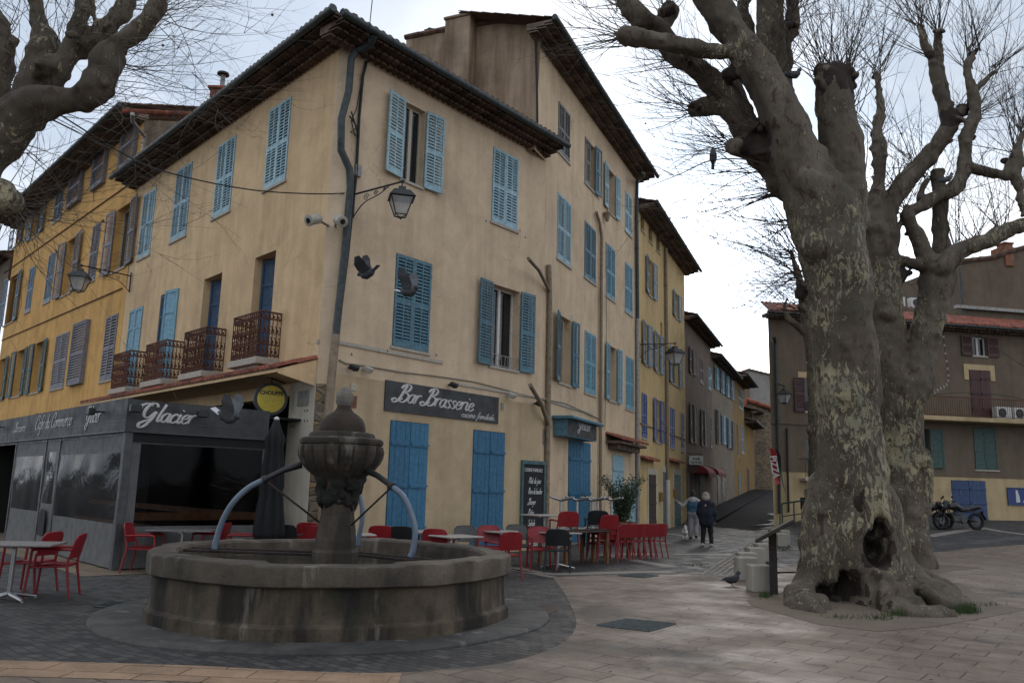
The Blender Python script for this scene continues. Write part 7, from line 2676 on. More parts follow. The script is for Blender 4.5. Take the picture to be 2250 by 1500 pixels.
for (x, y) in ((672, 900), (678, 900), (671, 922), (677, 922), (648, 935), (641, 935), (1098, 480), (1066, 484), (1152, 520), (770, 776), (1140, 505), (956, 778), (849, 768)):
    f_ = fA if x < 700 else fB
    s, z = f_.at(x, y)
    p = f_.w(s, z, 0.03)
    q.tube([p, p + Vector((0.02, 0, -0.05))], 0.012, 5)
H.part('wall_hook', q, M['iron'], M=I4)
# street lanterns
lantern('street_lamp', 'black lantern on a scrolled bracket at the corner of the beige house', fB.w(*fB.at(776, 428), 0.04), at(884, 399, 16.9), 0.80)
lantern('street_lamp', 'black lantern on a scrolled bracket in front of the orange house', fA.w(*fA.at(291, 607), 0.05), at(179, 583, 25.2), 0.86)
lantern('street_lamp', 'black lantern hanging over the street from the yellow house', fD.w(*fD.at(1403, 757), 0.05), at(1483, 754, 33.0), 0.90)
lantern('street_lamp', 'dark lantern on the left end of the brown house', fR.w(*fR.at(1707, 843), 0.05), at(1722, 848, 37.0), 0.80, False)
# overhead wires
def wire(name, label, pts, r=0.008):
    q = MB()
    q.tube(smooth(pts, 8), r, 5)
    return tag(q.build(name, M['cable'], None, I4, smooth=True), label, 'cable')
wire('overhead_cable', 'black overhead cable sagging from the upper left to the corner lantern', [at(-80, 120, 10.5), at(120, 245, 12.5), at(300, 353, 14.5), at(420, 392, 15.5), at(560, 418, 16.4), at(690, 426, 17.1), at(776, 424, 17.6)], 0.014)
wire('roof_cable', 'thin black cable rising into the sky from the corner house eave', [at(806, 132, 17.3), at(812, 60, 16.0), at(818, 0, 15.0), at(826, -80, 13.8)], 0.010)
wire('festoon_cable', 'string of small bulbs hanging from the forked plane tree', [at(2068, 700, 20.2), at(2077, 775, 20.4), at(2083, 835, 20.6), at(2060, 856, 20.6), at(2030, 872, 20.5)], 0.008)
wire('roof_cable', 'thin cable slanting from the brown house window to the right edge', [at(2150, 738, 40.2), at(2200, 772, 38), at(2262, 812, 36)], 0.014)
wire('roof_cable', 'pair of faint wires crossing above the balcony rail', [at(2040, 868, 39), at(2120, 862, 38.5), at(2200, 868, 38), at(2262, 880, 37)], 0.012)
bl = [o for o in COL.objects if o.name == 'festoon_cable'][0]
q = MB()
for i, v in enumerate(smooth([at(2068, 700, 20.2), at(2077, 775, 20.4), at(2083, 835, 20.6), at(2060, 856, 20.6), at(2030, 872, 20.5)], 8)):
    if i % 2 == 0:
        q.lathe([(0.006, 0.03), (0.028, -0.02), (0.02, -0.05), (0.001, -0.06)][::-1], 6, Matrix.Translation(v))
q.build('bulb', M['lampglass'], bl, I4, smooth=True)
# shop awnings and hanging sign on the mauve house
for lab, x0, x1, y0, y1 in (('small domed red awning on the mauve house, nearer the tattoo sign', 1538, 1555, 1020, 1042), ('small domed red awning farther along the mauve house', 1561, 1579, 1024, 1042)):
    s0, z1 = fD.at(x0, y0, 0.4)
    s1, z0 = fD.at(x1, y1, 0.4)
    q = MB()
    q.grid(lambda u, v: (s0 + (s1 - s0) * u, -0.02 - 0.85 * math.sin(v * 1.57), z0 + (z1 - z0) * math.cos(v * 1.57)), 8, 8)
    for sx_ in (s0, s1):
        q.poly([(sx_, -0.02, z0)] + [(sx_, -0.02 - 0.85 * math.sin(v * 1.57), z0 + (z1 - z0) * math.cos(v * 1.57)) for v in [i / 8 for i in range(9)]])
    q.box(s0, s1, -0.88, -0.86, z0 - 0.18, z0)
    tag(q.build('awning', M['awning_red'], None, fD.M), lab, 'awning', 'red awnings on the mauve house')
sp_ = fD.at(1512, 1010)[0]
P = fD.w(sp_ + 0.1, 0, 0.0)
a0, a1 = at(1514, 1001, P.y - 0.3), at(1545, 1021, P.y - 0.3)
hs = empty('tattoo_sign', ((a0.x + a1.x) / 2, a0.y, a1.z), 'white hanging tattoo shop sign with black capitals', 'sign')
w, h = a1.x - a0.x, a0.z - a1.z
q = MB()
q.bbox(-w / 2, w / 2, -0.05, 0.05, 0, h, 0.01)
q.build('panel', M['white_sign'], hs)
MW = WM[hs.name]
block_text('ROSIE', h * 0.40, M['letter_dark'], hs, MW @ Matrix.Translation((0, -0.053, h * 0.55)), bold=0.006, sx=0.8)
block_text('TATTOO', h * 0.40, M['letter_dark'], hs, MW @ Matrix.Translation((0, -0.053, h * 0.12)), bold=0.006, sx=0.8)
q = MB()
q.tube([(-w / 2 - 0.7, 0.2, h + 0.12), (w / 2, 0, h + 0.12)], 0.018, 6)
q.tube([(-w * 0.3, 0, h), (-w * 0.3, 0, h + 0.12)], 0.01, 5)
q.tube([(w * 0.3, 0, h), (w * 0.3, 0, h + 0.12)], 0.01, 5)
q.lathe([(0.32, -0.03), (0.32, 0.03), (0.001, 0.04)], 20, Matrix.Translation((-0.15, 0.15, -0.12)) @ RX)
q.build('bracket', M['sh_red'], hs)
# mailboxes and door furniture on the yellow house
for x, y in ((1449, 1091), (1480, 1083)):
    s, z = fD.at(x, y)
    q = MB()
    q.bbox(s - 0.16, s + 0.16, -0.14, -0.002, z - 0.2, z + 0.2, 0.01)
    HD.part('letter_box', q, M['wood_warm'] if False else M['wall_f'], fD)

# ---------------------------------------------------------------- chairs and tables
def chair_parts(root, mt):
    q = MB()
    q.grid(lambda u, v: ((u - 0.5) * (0.44 + 0.05 * (1 - v)), -0.24 + 0.46 * v, 0.455 - 0.018 * math.sin(u * 3.14) * (1 - 0.5 * v) - (0.03 * (1 - v) ** 4)), 8, 8)
    n = len(q.v)
    q.grid(lambda u, v: ((u - 0.5) * (0.44 + 0.05 * (1 - v)), -0.24 + 0.46 * v, 0.425 - (0.03 * (1 - v) ** 4)), 8, 8)
    q.tube([(-0.245, -0.24, 0.415), (0.245, -0.24, 0.415), (0.22, 0.22, 0.43), (-0.22, 0.22, 0.43), (-0.245, -0.24, 0.415)], 0.017, 6)
    q.build('seat', mt, root, smooth='auto')
    q = MB()
    def bk(u, v):
        hw = 0.235 - 0.012 * v ** 2
        x = (u - 0.5) * 2
        ed = 1 - max(0, (v - 0.82) / 0.18) ** 2 * 0.16
        z = 0.53 + 0.325 * v - 0.02 * abs(x) ** 3 * (v > 0.8)
        return (x * hw * ed, 0.235 + 0.075 * v - 0.045 * (1 - x * x) * 0 + 0.035 * (1 - x * x), z)
    q.grid(bk, 10, 8)
    q.grid(lambda u, v: tuple(Vector(bk(u, v)) + Vector((0, 0.016, 0))), 10, 8)
    rimp = [bk(u / 10, 1) for u in range(11)]
    q.tube([tuple(Vector(bk(0, v / 8)) + Vector((0, 0.008, 0))) for v in range(9)] + [tuple(Vector(p) + Vector((0, 0.008, 0))) for p in rimp] + [tuple(Vector(bk(1, 1 - v / 8)) + Vector((0, 0.008, 0))) for v in range(9)], 0.013, 6)
    q.build('backrest', mt, root, smooth='auto')
    for sx in (-1, 1):
        q = MB()
        q.tube([(sx * 0.262, -0.275, 0.0), (sx * 0.250, -0.25, 0.43), (sx * 0.250, -0.235, 0.645)], [0.016, 0.020, 0.017], 8)
        q.build('leg', mt, root, smooth='auto')
        q = MB()
        q.tube([(sx * 0.262, 0.30, 0.0), (sx * 0.235, 0.225, 0.43), (sx * 0.232, 0.24, 0.56)], [0.016, 0.020, 0.018], 8)
        q.build('leg', mt, root, smooth='auto')
        q = MB()
        q.tube([(sx * 0.250, -0.235, 0.645), (sx * 0.254, -0.16, 0.662), (sx * 0.250, 0.10, 0.655), (sx * 0.236, 0.265, 0.65)], [0.020, 0.022, 0.020, 0.017], 8, squash=1.5)
        q.build('armrest', mt, root, smooth='auto')
PROTO = {}
def chair(color, P, rz, label, group='café chairs', M_=None):
    mt = {'red': 'red_plastic', 'black': 'black_plastic', 'grey': 'grey_plastic'}[color]
    Mw = M_ if M_ is not None else TR(P, rz)
    if color not in PROTO:
        r = empty(color + '_chair' if False else 'cafe_chair', Mw, label, 'chair', group)
        chair_parts(r, M[mt])
        PROTO[color] = r
        return r
    return dup(PROTO[color], Mw, label, group)
def gD(x, D):
    """ground point in picture column x (at about eye level) at forward distance D"""
    p = at(x, 1180, D)
    return Vector((p.x, p.y, ter(p.x, p.y)))
def topD(y, hgt=0.86):
    return (1.65 - hgt) * 1835 / (y - 1063)
chair('red', gnd(112, 1309), R(-78), 'red plastic armchair at the left table, nearer the terrace corner post')
chair('red', gnd(58, 1300), R(-95), 'red plastic armchair at the left table, nearer the left edge of the photo')
chair('red', gnd(312, 1257), R(95), 'red plastic armchair between the terrace post and the fountain basin, seen from the side')
chair('red', gD(462, 16.2), R(-92), 'red plastic armchair across the dark table behind the left hose')
chair('red', gD(532, 16.0), R(-80), 'red plastic armchair just left of the closed parasol')
chair('black', gD(632, 16.4), R(180), 'black chair beside the closed parasol, before the white pillar')
chair('red', gD(683, 17.4), R(180), 'red chair half hidden behind the fountain column, to its left')
chair('red', gD(704, 16.2), R(170), 'dark red chair directly left of the fountain column, lower of two')
chair('red', gD(800, 16.0), R(120), 'dark red chair right behind the fountain column, beside the rear hose')
chair('red', gD(838, 16.9), R(185), 'red chair between the rear hose and the right hose, back to the camera')
chair('black', gD(888, 16.9), R(175), 'black chair seen just left of the right hose')
chair('red', gD(963, 16.2), R(172), 'red chair just right of the right hose, by the round pale table')
chair('grey', gD(1018, 17.2), R(-5), 'grey chair in front of the wall between the two blue doors')
chair('red', gD(1076, 17.6), R(5), 'dark red chair in front of the right blue door')
chair('red', gD(1106, 15.7), R(-150), 'bright red chair turned sideways behind the right end of the basin')
chair('grey', gD(1140, 18.4), R(10), 'charcoal chair under the left edge of the chalk menu board')
chair('red', gnd(1188, 1251), R(8), 'red chair standing free in front of the chalk menu board')
chair('black', gD(1226, 17.3), R(175), 'black chair between the free red chair and the stacked tables')
# tables
def table(P, rz, label, mt='table_pale', w=0.72, d=0.72, rnd_=False, M_=None):
    r = empty('cafe_table', M_ if M_ is not None else TR(P, rz), label, 'table', 'café tables')
    q = MB()
    if rnd_:
        q.lathe([(w / 2 - 0.01, 0.715), (w / 2, 0.722), (w / 2, 0.742), (w / 2 - 0.008, 0.75), (0.001, 0.75)], 32)
    else:
        q.bbox(-w / 2, w / 2, -d / 2, d / 2, 0.722, 0.75, 0.008)
    q.build('tabletop', M[mt], r, smooth='auto' if rnd_ else False)
    q = MB()
    q.tube([(0, 0, 0.07), (0, 0, 0.722)], 0.032, 10)
    q.box(-0.18, 0.18, -0.03, 0.03, 0.69, 0.721)
    q.box(-0.03, 0.03, -0.18, 0.18, 0.685, 0.715)
    q.build('column', M['steel'], r, smooth='auto')
    q = MB()
    for k in range(4):
        a = R(45 + 90 * k)
        q.tube([(0, 0, 0.09), (math.cos(a) * 0.16, math.sin(a) * 0.16, 0.06), (math.cos(a) * 0.36, math.sin(a) * 0.36, 0.022)], [0.030, 0.026, 0.018], 8, squash=1.4)
        q.lathe([(0.022, 0.0), (0.022, 0.02)], 8, Matrix.Translation((math.cos(a) * 0.35, math.sin(a) * 0.35, 0)))
    q.build('foot', M['steel'], r, smooth='auto')
    return r
table(gnd(18, 1318), R(12), 'grey square café table at the left edge with two red chairs', 'table_top', 1.1, 0.75)
table(gD(400, 15.6), R(10), 'dark café table between the terrace wall and the basin rim', 'table_top', 1.15, 0.75)
table(gD(928, 17.2), R(20), 'round pale café table left of the grey chair', 'table_pale', 0.82, 0.72, True)
table(gD(1002, 15.8), R(38), 'square pale café table in front of the grey chair', 'table_pale', 0.78, 0.72)
table(gD(1100, 18.0), R(0), 'round pale café table behind the bright red turned chair', 'table_pale', 0.75, 0.72, True)
table(gD(784, 15.6), R(20), 'small pale table glimpsed between column and rear hose', 'table_pale', 0.62, 0.6)
table(gD(1226, 18.0), R(38), 'pale café table right of the free red chair', 'table_pale', 0.75, 0.72)
table(gD(1196, 19.3), R(38), 'pale table standing high before the menu board', 'table_pale', 0.9, 0.7, False, TR(gD(1196, 19.3) + Vector((0, 0, 0.32)), R(38)))
tA = gD(1262, 19.0)
tB = gD(1318, 20.8)
for P, lab in ((tA, 'dark slatted table under upturned tables, nearer the menu board'), (tB, 'dark slatted table under upturned tables, nearer the shrub')):
    r = empty('long_table', TR(P, R(52)), lab, 'table', 'slatted tables')
    q = MB()
    for i in range(7):
        q.bbox(-0.95, 0.95, -0.42 + i * 0.12, -0.31 + i * 0.12, 0.72, 0.75, 0.004)
    q.build('tabletop', M['wood_dark'], r)
    for sx in (-1, 1):
        for sy in (-1, 1):
            q = MB()
            q.bbox(sx * 0.85 - 0.035, sx * 0.85 + 0.035, sy * 0.34 - 0.035, sy * 0.34 + 0.035, 0, 0.72, 0.005)
            q.build('leg', M['wood_warm'], r)
FL = Matrix.Rotation(math.pi, 4, 'X')
ups = []
uu = Vector((math.cos(R(52)), math.sin(R(52)), 0))
for i, (P, o) in enumerate(((tA, -0.55), (tA, 0.1), (tA, 0.75), (tB, -0.1), (tB, 0.55))):
    c = P + uu * o
    c.z = 0.752 + 0.75
    lab = ('upturned table nearest the menu board, feet in the air', 'second upturned table from the menu board, feet in the air', 'third upturned table, before the shop door', 'upturned table before the right edge of the blue shop door', 'upturned table nearest the shrub')[i]
    table(None, 0, lab, 'wood_dark', 0.66, 0.6, False, Matrix.Translation(c) @ FL)
# chairs put away: on the tables and nested in leaning stacks
chair('red', None, 0, 'red chair put up on the slatted table, nearest the menu board', M_=TR(tA + uu * -0.30 + Vector((-0.1, -0.1, 0.754)) * 1.0, R(150), 0.9) if False else TR((tA + uu * -0.42).to_2d().to_3d() + Vector((0, 0, 0.32)), R(195)))
chair('black', None, 0, 'black chair put up among the upturned tables', M_=TR((tA + uu * 0.95).to_2d().to_3d() + Vector((0.0, 0, 0.33)), R(180)))
base = gD(1348, 20.6)
sd = Vector((0.80, 0.72, 0)).normalized()
for i in range(8):
    P = base + sd * (0.215 * i) + Vector((rd.uniform(-.02, .02), rd.uniform(-.02, .02), 0)) + Vector((0, 0, 0.012 * i if i < 2 else 0.0))
    chair('red', P, R(-135 + rd.uniform(-5, 5)), ('front' if i == 0 else 'nested') + ' red chair number %d of the nested row by the shrub' % (i + 1) if False else
          ('foremost red chair of the nested row beside the shrub' if i == 0 else 'red chair nested within the long row beside the shrub' if i < 7 else 'rearmost red chair of the nested row beside the shrub'), 'nested red chairs by the shrub')
base = gD(1322, 19.8)
for i in range(3):
    P = base + Vector((0.02 * i, -0.05 * i, 0.12 * i))
    chair('red', P, R(200), 'topmost red chair of the upright stack before the shop door' if i == 2 else 'lowest red chair of the upright stack before the shop door' if i == 0 else 'red chair inside the upright stack before the shop door', 'upright stack of red chairs')
# closed parasol
p0 = at(588, 1185, 15.7)
P = Vector((p0.x, p0.y, 0))
zt = at(587, 918, 15.7).z
pr = empty('parasol', P, 'tall closed charcoal parasol standing before the white pillar', 'parasol')
q = MB()
q.tube([(0, 0, 0.03), (0, 0, zt)], 0.025, 10)
q.build('pole', M['alu'], pr, smooth='auto')
q = MB()
q.bbox(-0.35, 0.35, -0.35, 0.35, 0, 0.07, 0.02)
q.build('base', M['stone_block'], pr)
q = MB()
pf = [(0.22, 0.62), (0.25, 0.72), (0.23, 1.1), (0.17, 1.5), (0.19, 1.56), (0.18, 2.0), (0.14, zt - 0.55), (0.17, zt - 0.40), (0.12, zt - 0.25), (0.05, zt - 0.04), (0.02, zt - 0.02)]
q.lathe(pf, 64, None, lambda a, i: 1 + 0.20 * math.sin(a * 8 + i * 0.25) * (0.4 + 0.6 * (i < 8)) + 0.12 * mnoise.noise(Vector((math.cos(a) * 2, math.sin(a) * 2, i * 0.7))))
q.build('canopy', M['fabric_dark'], pr, smooth=True)
q = MB()
q.lathe([(0.05, zt - 0.03), (0.055, zt + 0.0), (0.02, zt + 0.03), (0.001, zt + 0.035)], 12)
q.build('finial', M['white_sign'], pr, smooth='auto')
# potted shrub at the foot of the tall house
ps = gD(1366, 26.5)
sh = empty('potted_shrub', ps, 'bushy green potted shrub behind the nested red chairs', 'plant')
q = MB()
q.lathe([(0.30, 0), (0.36, 0.1), (0.42, 0.62), (0.45, 0.64), (0.45, 0.70), (0.40, 0.70), (0.38, 0.60), (0.001, 0.60)], 24)
q.build('pot', M['terracotta'], sh, smooth='auto')
rd = random.Random(21)
q = MB()
lf = MB()
for i in range(46):
    a = rd.uniform(0, 6.283)
    L = rd.uniform(0.7, 1.25)
    dr = Vector((math.cos(a) * 0.55, math.sin(a) * 0.55, 1.25)) * L
    if dr.z > 1.45:
        dr.z = 1.45
    p = [Vector((math.cos(a) * 0.1, math.sin(a) * 0.1, 0.6)), Vector((math.cos(a) * 0.22, math.sin(a) * 0.22, 0.6 + dr.z * 0.5)), Vector((dr.x, dr.y, 0.6 + dr.z))]
    sm_ = smooth(p, 6)
    q.tube(sm_, [0.012 * (1 - k / 16) for k in range(len(sm_))], 4, cap=False)
    for k in range(3, len(sm_)):
        for _ in range(7):
            c = sm_[k] + Vector((rd.gauss(0, 0.07), rd.gauss(0, 0.07), rd.gauss(0, 0.06)))
            d1 = Vector((rd.gauss(0, 1), rd.gauss(0, 1), rd.gauss(0, 0.7))).normalized() * rd.uniform(0.06, 0.11)
            d2 = d1.orthogonal().normalized() * 0.024
            lf.quad(c, c + d1 * 0.5 + d2, c + d1, c + d1 * 0.5 - d2)
q.build('stem', M['twig'], sh)
lf.build('foliage', M['leaf'], sh, fix=False)

# ---------------------------------------------------------------- ground fittings
def grate(pxs, label, n=12, name='drain_grate'):
    c = [Vector((*p, ter(*p))) for p in G0(pxs)]
    b_, rd_ = MB(), 0
    r = empty(name, (c[0] + c[2]) / 2, label, 'drain')
    o = WM[r.name].translation
    Z = 0.014
    L = [p - o for p in c]
    def P(u, v, z):
        return L[0] * (1 - u) * (1 - v) + L[1] * u * (1 - v) + L[2] * u * v + L[3] * (1 - u) * v + Vector((0, 0, z))
    fr = MB()
    for (a, e) in (((0, 0), (1, 0)), ((1, 0), (1, 1)), ((1, 1), (0, 1)), ((0, 1), (0, 0))):
        fr.tube([P(*a, Z - 0.004), P(*e, Z - 0.004)], 0.013, 4)
    fr.build('frame', M['gutter'], r)
    for k in range(n):
        u = (k + 0.5) / n
        b_.tube([P(u, 0.02, Z - 0.004), P(u, 0.98, Z - 0.004)], 0.010, 4)
    for v in (0.33, 0.66):
        b_.tube([P(0, v, Z - 0.012), P(1, v, Z - 0.006)], 0.008, 4)
    b_.build('bars', M['gutter'], r)
    q = MB()
    q.quad(P(0, 0, 0.007), P(1, 0, 0.007), P(1, 1, 0.007), P(0, 1, 0.007))
    q.build('pit_shade', M['dark_in'], r, fix=False)  # flat dark sheet, painted as the shade below the bars
grate([(1312, 1374.5), (1425, 1388), (1484, 1371.5), (1376, 1361.5)], 'square iron drain grate in the pale slabs between fountain and tree', 14)
grate([(1358, 1265), (1415, 1269.5), (1447, 1265.5), (1398, 1262)], 'small iron drain grate near the red chairs, farther from the camera', 10)
grate([(204, 1333), (270, 1338), (312, 1326), (250, 1323)], 'iron drain grate in the dark setts left of the fountain', 12)
q = MB()
rd = random.Random(3)
a0, a1 = gnd(1560, 1264), gnd(1655, 1197)
dirv = (a1 - a0).normalized()
nv_ = Vector((dirv.y, -dirv.x, 0))
L = (a1 - a0).length
for i in range(int(L / 0.13)):
    for j in range(7):
        if rd.random() < 0.06:
            continue
        c = a0 + dirv * (i * 0.13 + rd.uniform(-.01, .01)) + nv_ * ((j - 3) * 0.125 + 0.2)
        s_ = rd.uniform(0.045, 0.056)
        MM = Matrix.Translation(c + Vector((0, 0, ter(c.x, c.y) - 0.02))) @ Matrix.Rotation(math.atan2(dirv.y, dirv.x) + rd.uniform(-.1, .1), 4, 'Z')
        q.bbox(-s_, s_, -s_, s_, 0, 0.03 + rd.uniform(0.0, 0.016), 0.016, MM)
o = q.build('sett_strip', M['stripe'], None, I4)
tag(o, kind='structure')
sheet('damp_patch', G0([(1135, 1338), (1155, 1332), (1190, 1328), (1222, 1331), (1228, 1341), (1205, 1350), (1160, 1349)]), 0.0065, M['wetclay'])
# stone blocks
blocks = [(1670, 1299, 44, 54, 'pale stone block with an ochre stain, nearest the wooden lectern'), (1640, 1274, 38, 47, 'pale stone block behind and left of the stained one'), (1641, 1256, 33, 40, 'pale stone block hidden behind the second one'),
          (1659, 1240, 32, 35, 'pale stone block in the rear row, left of its neighbour'), (1677, 1233, 31, 37, 'pale stone block in the rear row close to the lectern post'), (1688, 1222, 24, 34, 'pale stone block just peeping out left of the lectern post'),
          (1716, 1200, 13, 27, 'narrow pale stone block right of the lectern post'), (1722, 1197, 13, 31, 'pale stone block farthest back, right of the lectern post')]
for x, y, w, h, lab in blocks:
    P = gnd(x, y)
    sc = P.y * 1.02 / FPX
    q = MB()
    hw = 0.19 if w > 20 else 0.15
    q.bbox(-hw, hw, -0.19, 0.19, 0, min(0.48, h * sc), 0.018)
    for i, v in enumerate(q.v):
        q.v[i] = tuple(Vector(v) + Vector((mnoise.noise(Vector(v) * 5 + P), mnoise.noise(Vector(v) * 5 + P * 2), 0)) * 0.008)
    tag(q.build('stone_block', M['stone_block'], None, TR(P, R(rd.uniform(-4, 8)))), lab, 'bollard', 'stone blocks by the tree')
# wooden lectern with its sloping board
P = gnd(1701, 1305)
lc = empty('lectern', TR(P, R(-17.6)), 'dark wooden information lectern with a sloping board beside the hollow tree', 'lectern')
sc = P.y * 1.02 / FPX
q = MB()
q.bbox(-0.065, 0.065, -0.065, 0.065, 0, 1.06, 0.01)
q.build('post', M['wood_post'], lc)
bl_, br_ = at(1660, 1187, P.y) - P, at(1744, 1141, P.y) - P
rl_ = Matrix.Rotation(R(17.6), 3, 'Z')
bl_, br_ = rl_ @ bl_, rl_ @ br_
bl_.y = br_.y = 0
d = br_ - bl_
an = math.atan2(d.z, d.x)
q = MB()
MM = Matrix.Translation((bl_ + br_) / 2) @ Matrix.Rotation(-an, 4, 'Y')
q.bbox(-d.length / 2, d.length / 2, -0.38, 0.38, -0.035, 0.02, 0.008, MM)
q.build('board', M['wood_post'], lc)
q = MB()
q.box(-d.length / 2 + 0.05, d.length / 2 - 0.05, -0.36, 0.36, 0.0205, 0.024, MM)
q.build('panel', M['wood_dark'], lc)
# green tube railing
P0, P1 = gnd(1719, 1158), gnd(1768, 1172)
P0 = at(1719, 1140, 33.5)
P1 = at(1772, 1146, 33.0)
for p in (P0, P1):
    p.z = ter(p.x, p.y)
rl = empty('handrail', P0, 'dark green tube railing behind the lectern', 'railing')
dd = P1 - P0
q = MB()
for t in (0, 0.5, 1):
    q.tube([dd * t, dd * t + Vector((0, 0, 1.0))], 0.03, 8)
q.build('post', M['green_rail'], rl, smooth='auto')
q = MB()
q.tube([(0, 0, 1.0), dd + Vector((0, 0, 0.95))], 0.032, 8)
q.tube([(0, 0, 0.5), dd + Vector((0, 0, 0.45))], 0.022, 8)
q.build('rail', M['green_rail'], rl, smooth='auto')
# feather flag
Dp = 36.3
pb_ = at(1714, 1150, Dp)
pb_.z = ter(pb_.x, pb_.y)
fl = empty('feather_flag', pb_, 'red and green feather flag with white pizza lettering at the street corner', 'flag')
q = MB()
pole = [pb_, at(1713.5, 1100, Dp), at(1712, 1050, Dp), at(1707, 1010, Dp), at(1700, 990, Dp), at(1693, 986, Dp)]
q.tube([p - pb_ for p in smooth(pole, 5)], 0.025, 8)
q.build('pole', M['iron'], fl, smooth='auto')
Lf = [(1690, 984), (1694, 1000), (1698, 1030), (1703, 1055), (1706, 1064), (1714, 1063)]
Rf = [(1698, 985), (1707, 1000), (1711, 1030), (1715, 1055), (1717, 1062), (1718, 1063)]
q = MB()
A_ = [at(*p, Dp - 0.05) - pb_ for p in Lf[:5]]
B_ = [at(*p, Dp - 0.05) - pb_ for p in Rf[:5]]
def ripple(p, k):
    return p + Vector((0, 0.10 * math.sin(p.z * 3 + k), 0))
sa, sb = smooth(A_, 5), smooth(B_, 5)
for i in range(len(sa) - 1):
    q.quad(ripple(sa[i], 0), ripple(sb[i], 1), ripple(sb[i + 1], 1), ripple(sa[i + 1], 0))
q.build('banner', M['flag_red'], fl, fix=False)
q = MB()
Gl = [(1701, 985), (1709, 1000), (1713, 1030), (1717, 1055), (1719, 1066)]
Gr = [(1703, 985), (1714, 1002), (1718, 1030), (1722, 1060), (1725, 1085)]
sa, sb = smooth([at(*p, Dp + 0.02) - pb_ for p in Gl], 5), smooth([at(*p, Dp + 0.02) - pb_ for p in Gr], 5)
for i in range(len(sa) - 1):
    q.quad(ripple(sa[i], 0), ripple(sb[i], 1), ripple(sb[i + 1], 1), ripple(sa[i + 1], 0))
q.build('banner', M['flag_green'], fl, fix=False)
pc = at(1707, 1045, Dp - 0.35)
tilt = Matrix.Rotation(R(82), 4, 'Y')
block_text('PIZZA', 0.42, M['white_sign'], fl, Matrix.Translation(at(1702, 1025, Dp - 0.2)) @ Matrix.Rotation(R(-97 + 180), 4, 'Y') @ Matrix.Translation((0, 0, -0.14)), sx=0.85, bold=0.008)
# grass tufts
q = MB()
rd = random.Random(8)
for (x, y, n, sx_, h) in ((2125, 1346, 260, 26, 0.16), (1985, 1352, 160, 40, 0.13), (1680, 1311, 110, 14, 0.10), (1850, 1358, 60, 40, 0.07), (1930, 1360, 90, 40, 0.09), (1692, 1240, 90, 12, 0.10), (1720, 1207, 90, 20, 0.09), (1540, 1242, 80, 26, 0.05), (2090, 1330, 80, 30, 0.10), (2170, 1330, 40, 40, 0.07)):
    for i in range(n):
        p = gnd(x + rd.gauss(0, sx_ * 0.5), y + rd.gauss(0, 2.2))
        a = rd.uniform(0, 6.283)
        hh = h * rd.uniform(0.5, 1.2)
        d1 = Vector((math.cos(a), math.sin(a), 0)) * 0.006
        tip = p + Vector((rd.gauss(0, 0.03), rd.gauss(0, 0.03), hh))
        q.poly([p - d1, p + d1, tip])
o = q.build('grass', M['grass'], None, I4, fix=False)
tag(o, 'short green grass tufts round the tree roots and stone blocks', 'grass', kind='stuff')
# fallen leaves and small litter on the slabs
q = MB()
for i in range(170):
    x, y = rd.uniform(900, 2240), rd.uniform(1275, 1495)
    p = gnd(x, y)
    s_ = rd.uniform(0.010, 0.030)
    a = rd.uniform(0, 6.283)
    z = 0.012 + rd.uniform(0, 0.006)
    c, s2 = math.cos(a) * s_, math.sin(a) * s_
    q.quad((p.x - c, p.y - s2, p.z + z), (p.x - s2 * 0.4, p.y + c * 0.4, p.z + z + 0.004), (p.x + c, p.y + s2, p.z + z + 0.002), (p.x + s2 * 0.4, p.y - c * 0.4, p.z + z))
o = q.build('fallen_leaves', M['dead'], None, I4, fix=False)
tag(o, 'scattered dry leaf scraps on the pale slabs', 'leaves', kind='stuff')
# ---------------------------------------------------------------- people, dog, pigeons
def seg(*pts):
    """chain of round cones through (x, y, z, r)"""
    return [(p[:3], p[3], q[:3], q[3]) for p, q in zip(pts, pts[1:])]
def fingers(b, wrist, d, up, side, r=0.0085):
    """palm and five bent fingers from the wrist along d; thumb leaves on the side"""
    w, d, up = Vector(wrist), Vector(d).normalized(), Vector(up).normalized()
    sd = d.cross(up).normalized() * side
    b.tube([w, w + d * 0.045, w + d * 0.085], [0.026, 0.040, 0.036], 10, squash=0.42)
    for i, (L, o) in enumerate(((0.070, 0.030), (0.080, 0.010), (0.074, -0.010), (0.058, -0.029))):
        p0 = w + d * 0.082 + sd * o
        p1 = p0 + d * L * 0.45 + up * -0.004
        p2 = p1 + (d * 0.8 - up * 0.45) * L * 0.32
        p3 = p2 + (d * 0.45 - up * 0.8) * L * 0.26
        b.tube([p0, p1, p2, p3], [r, r, r * 0.92, r * 0.75], 6)
    t0 = w + d * 0.022 + sd * 0.030
    b.tube([t0, t0 + sd * 0.030 + d * 0.022, t0 + sd * 0.040 + d * 0.052 - up * 0.01], [r * 1.2, r * 1.1, r * 0.85], 6)
def head(c, r=0.094):
    """skull, jaw, nose, ears on a forward (+y) facing head centred at c"""
    x, y, z = c
    cs = [((x, y - 0.012, z + 0.02), 0.092, (x, y + 0.01, z + 0.015), 0.088), ((x, y + 0.035, z - 0.045), 0.058, (x, y + 0.045, z - 0.085), 0.042),
          ((x, y + 0.088, z - 0.005), 0.012, (x, y + 0.105, z - 0.03), 0.015)]
    for s in (-1, 1):
        cs.append(((x + s * 0.086, y - 0.005, z - 0.005), 0.016, (x + s * 0.088, y - 0.012, z + 0.02), 0.017))
    return cs
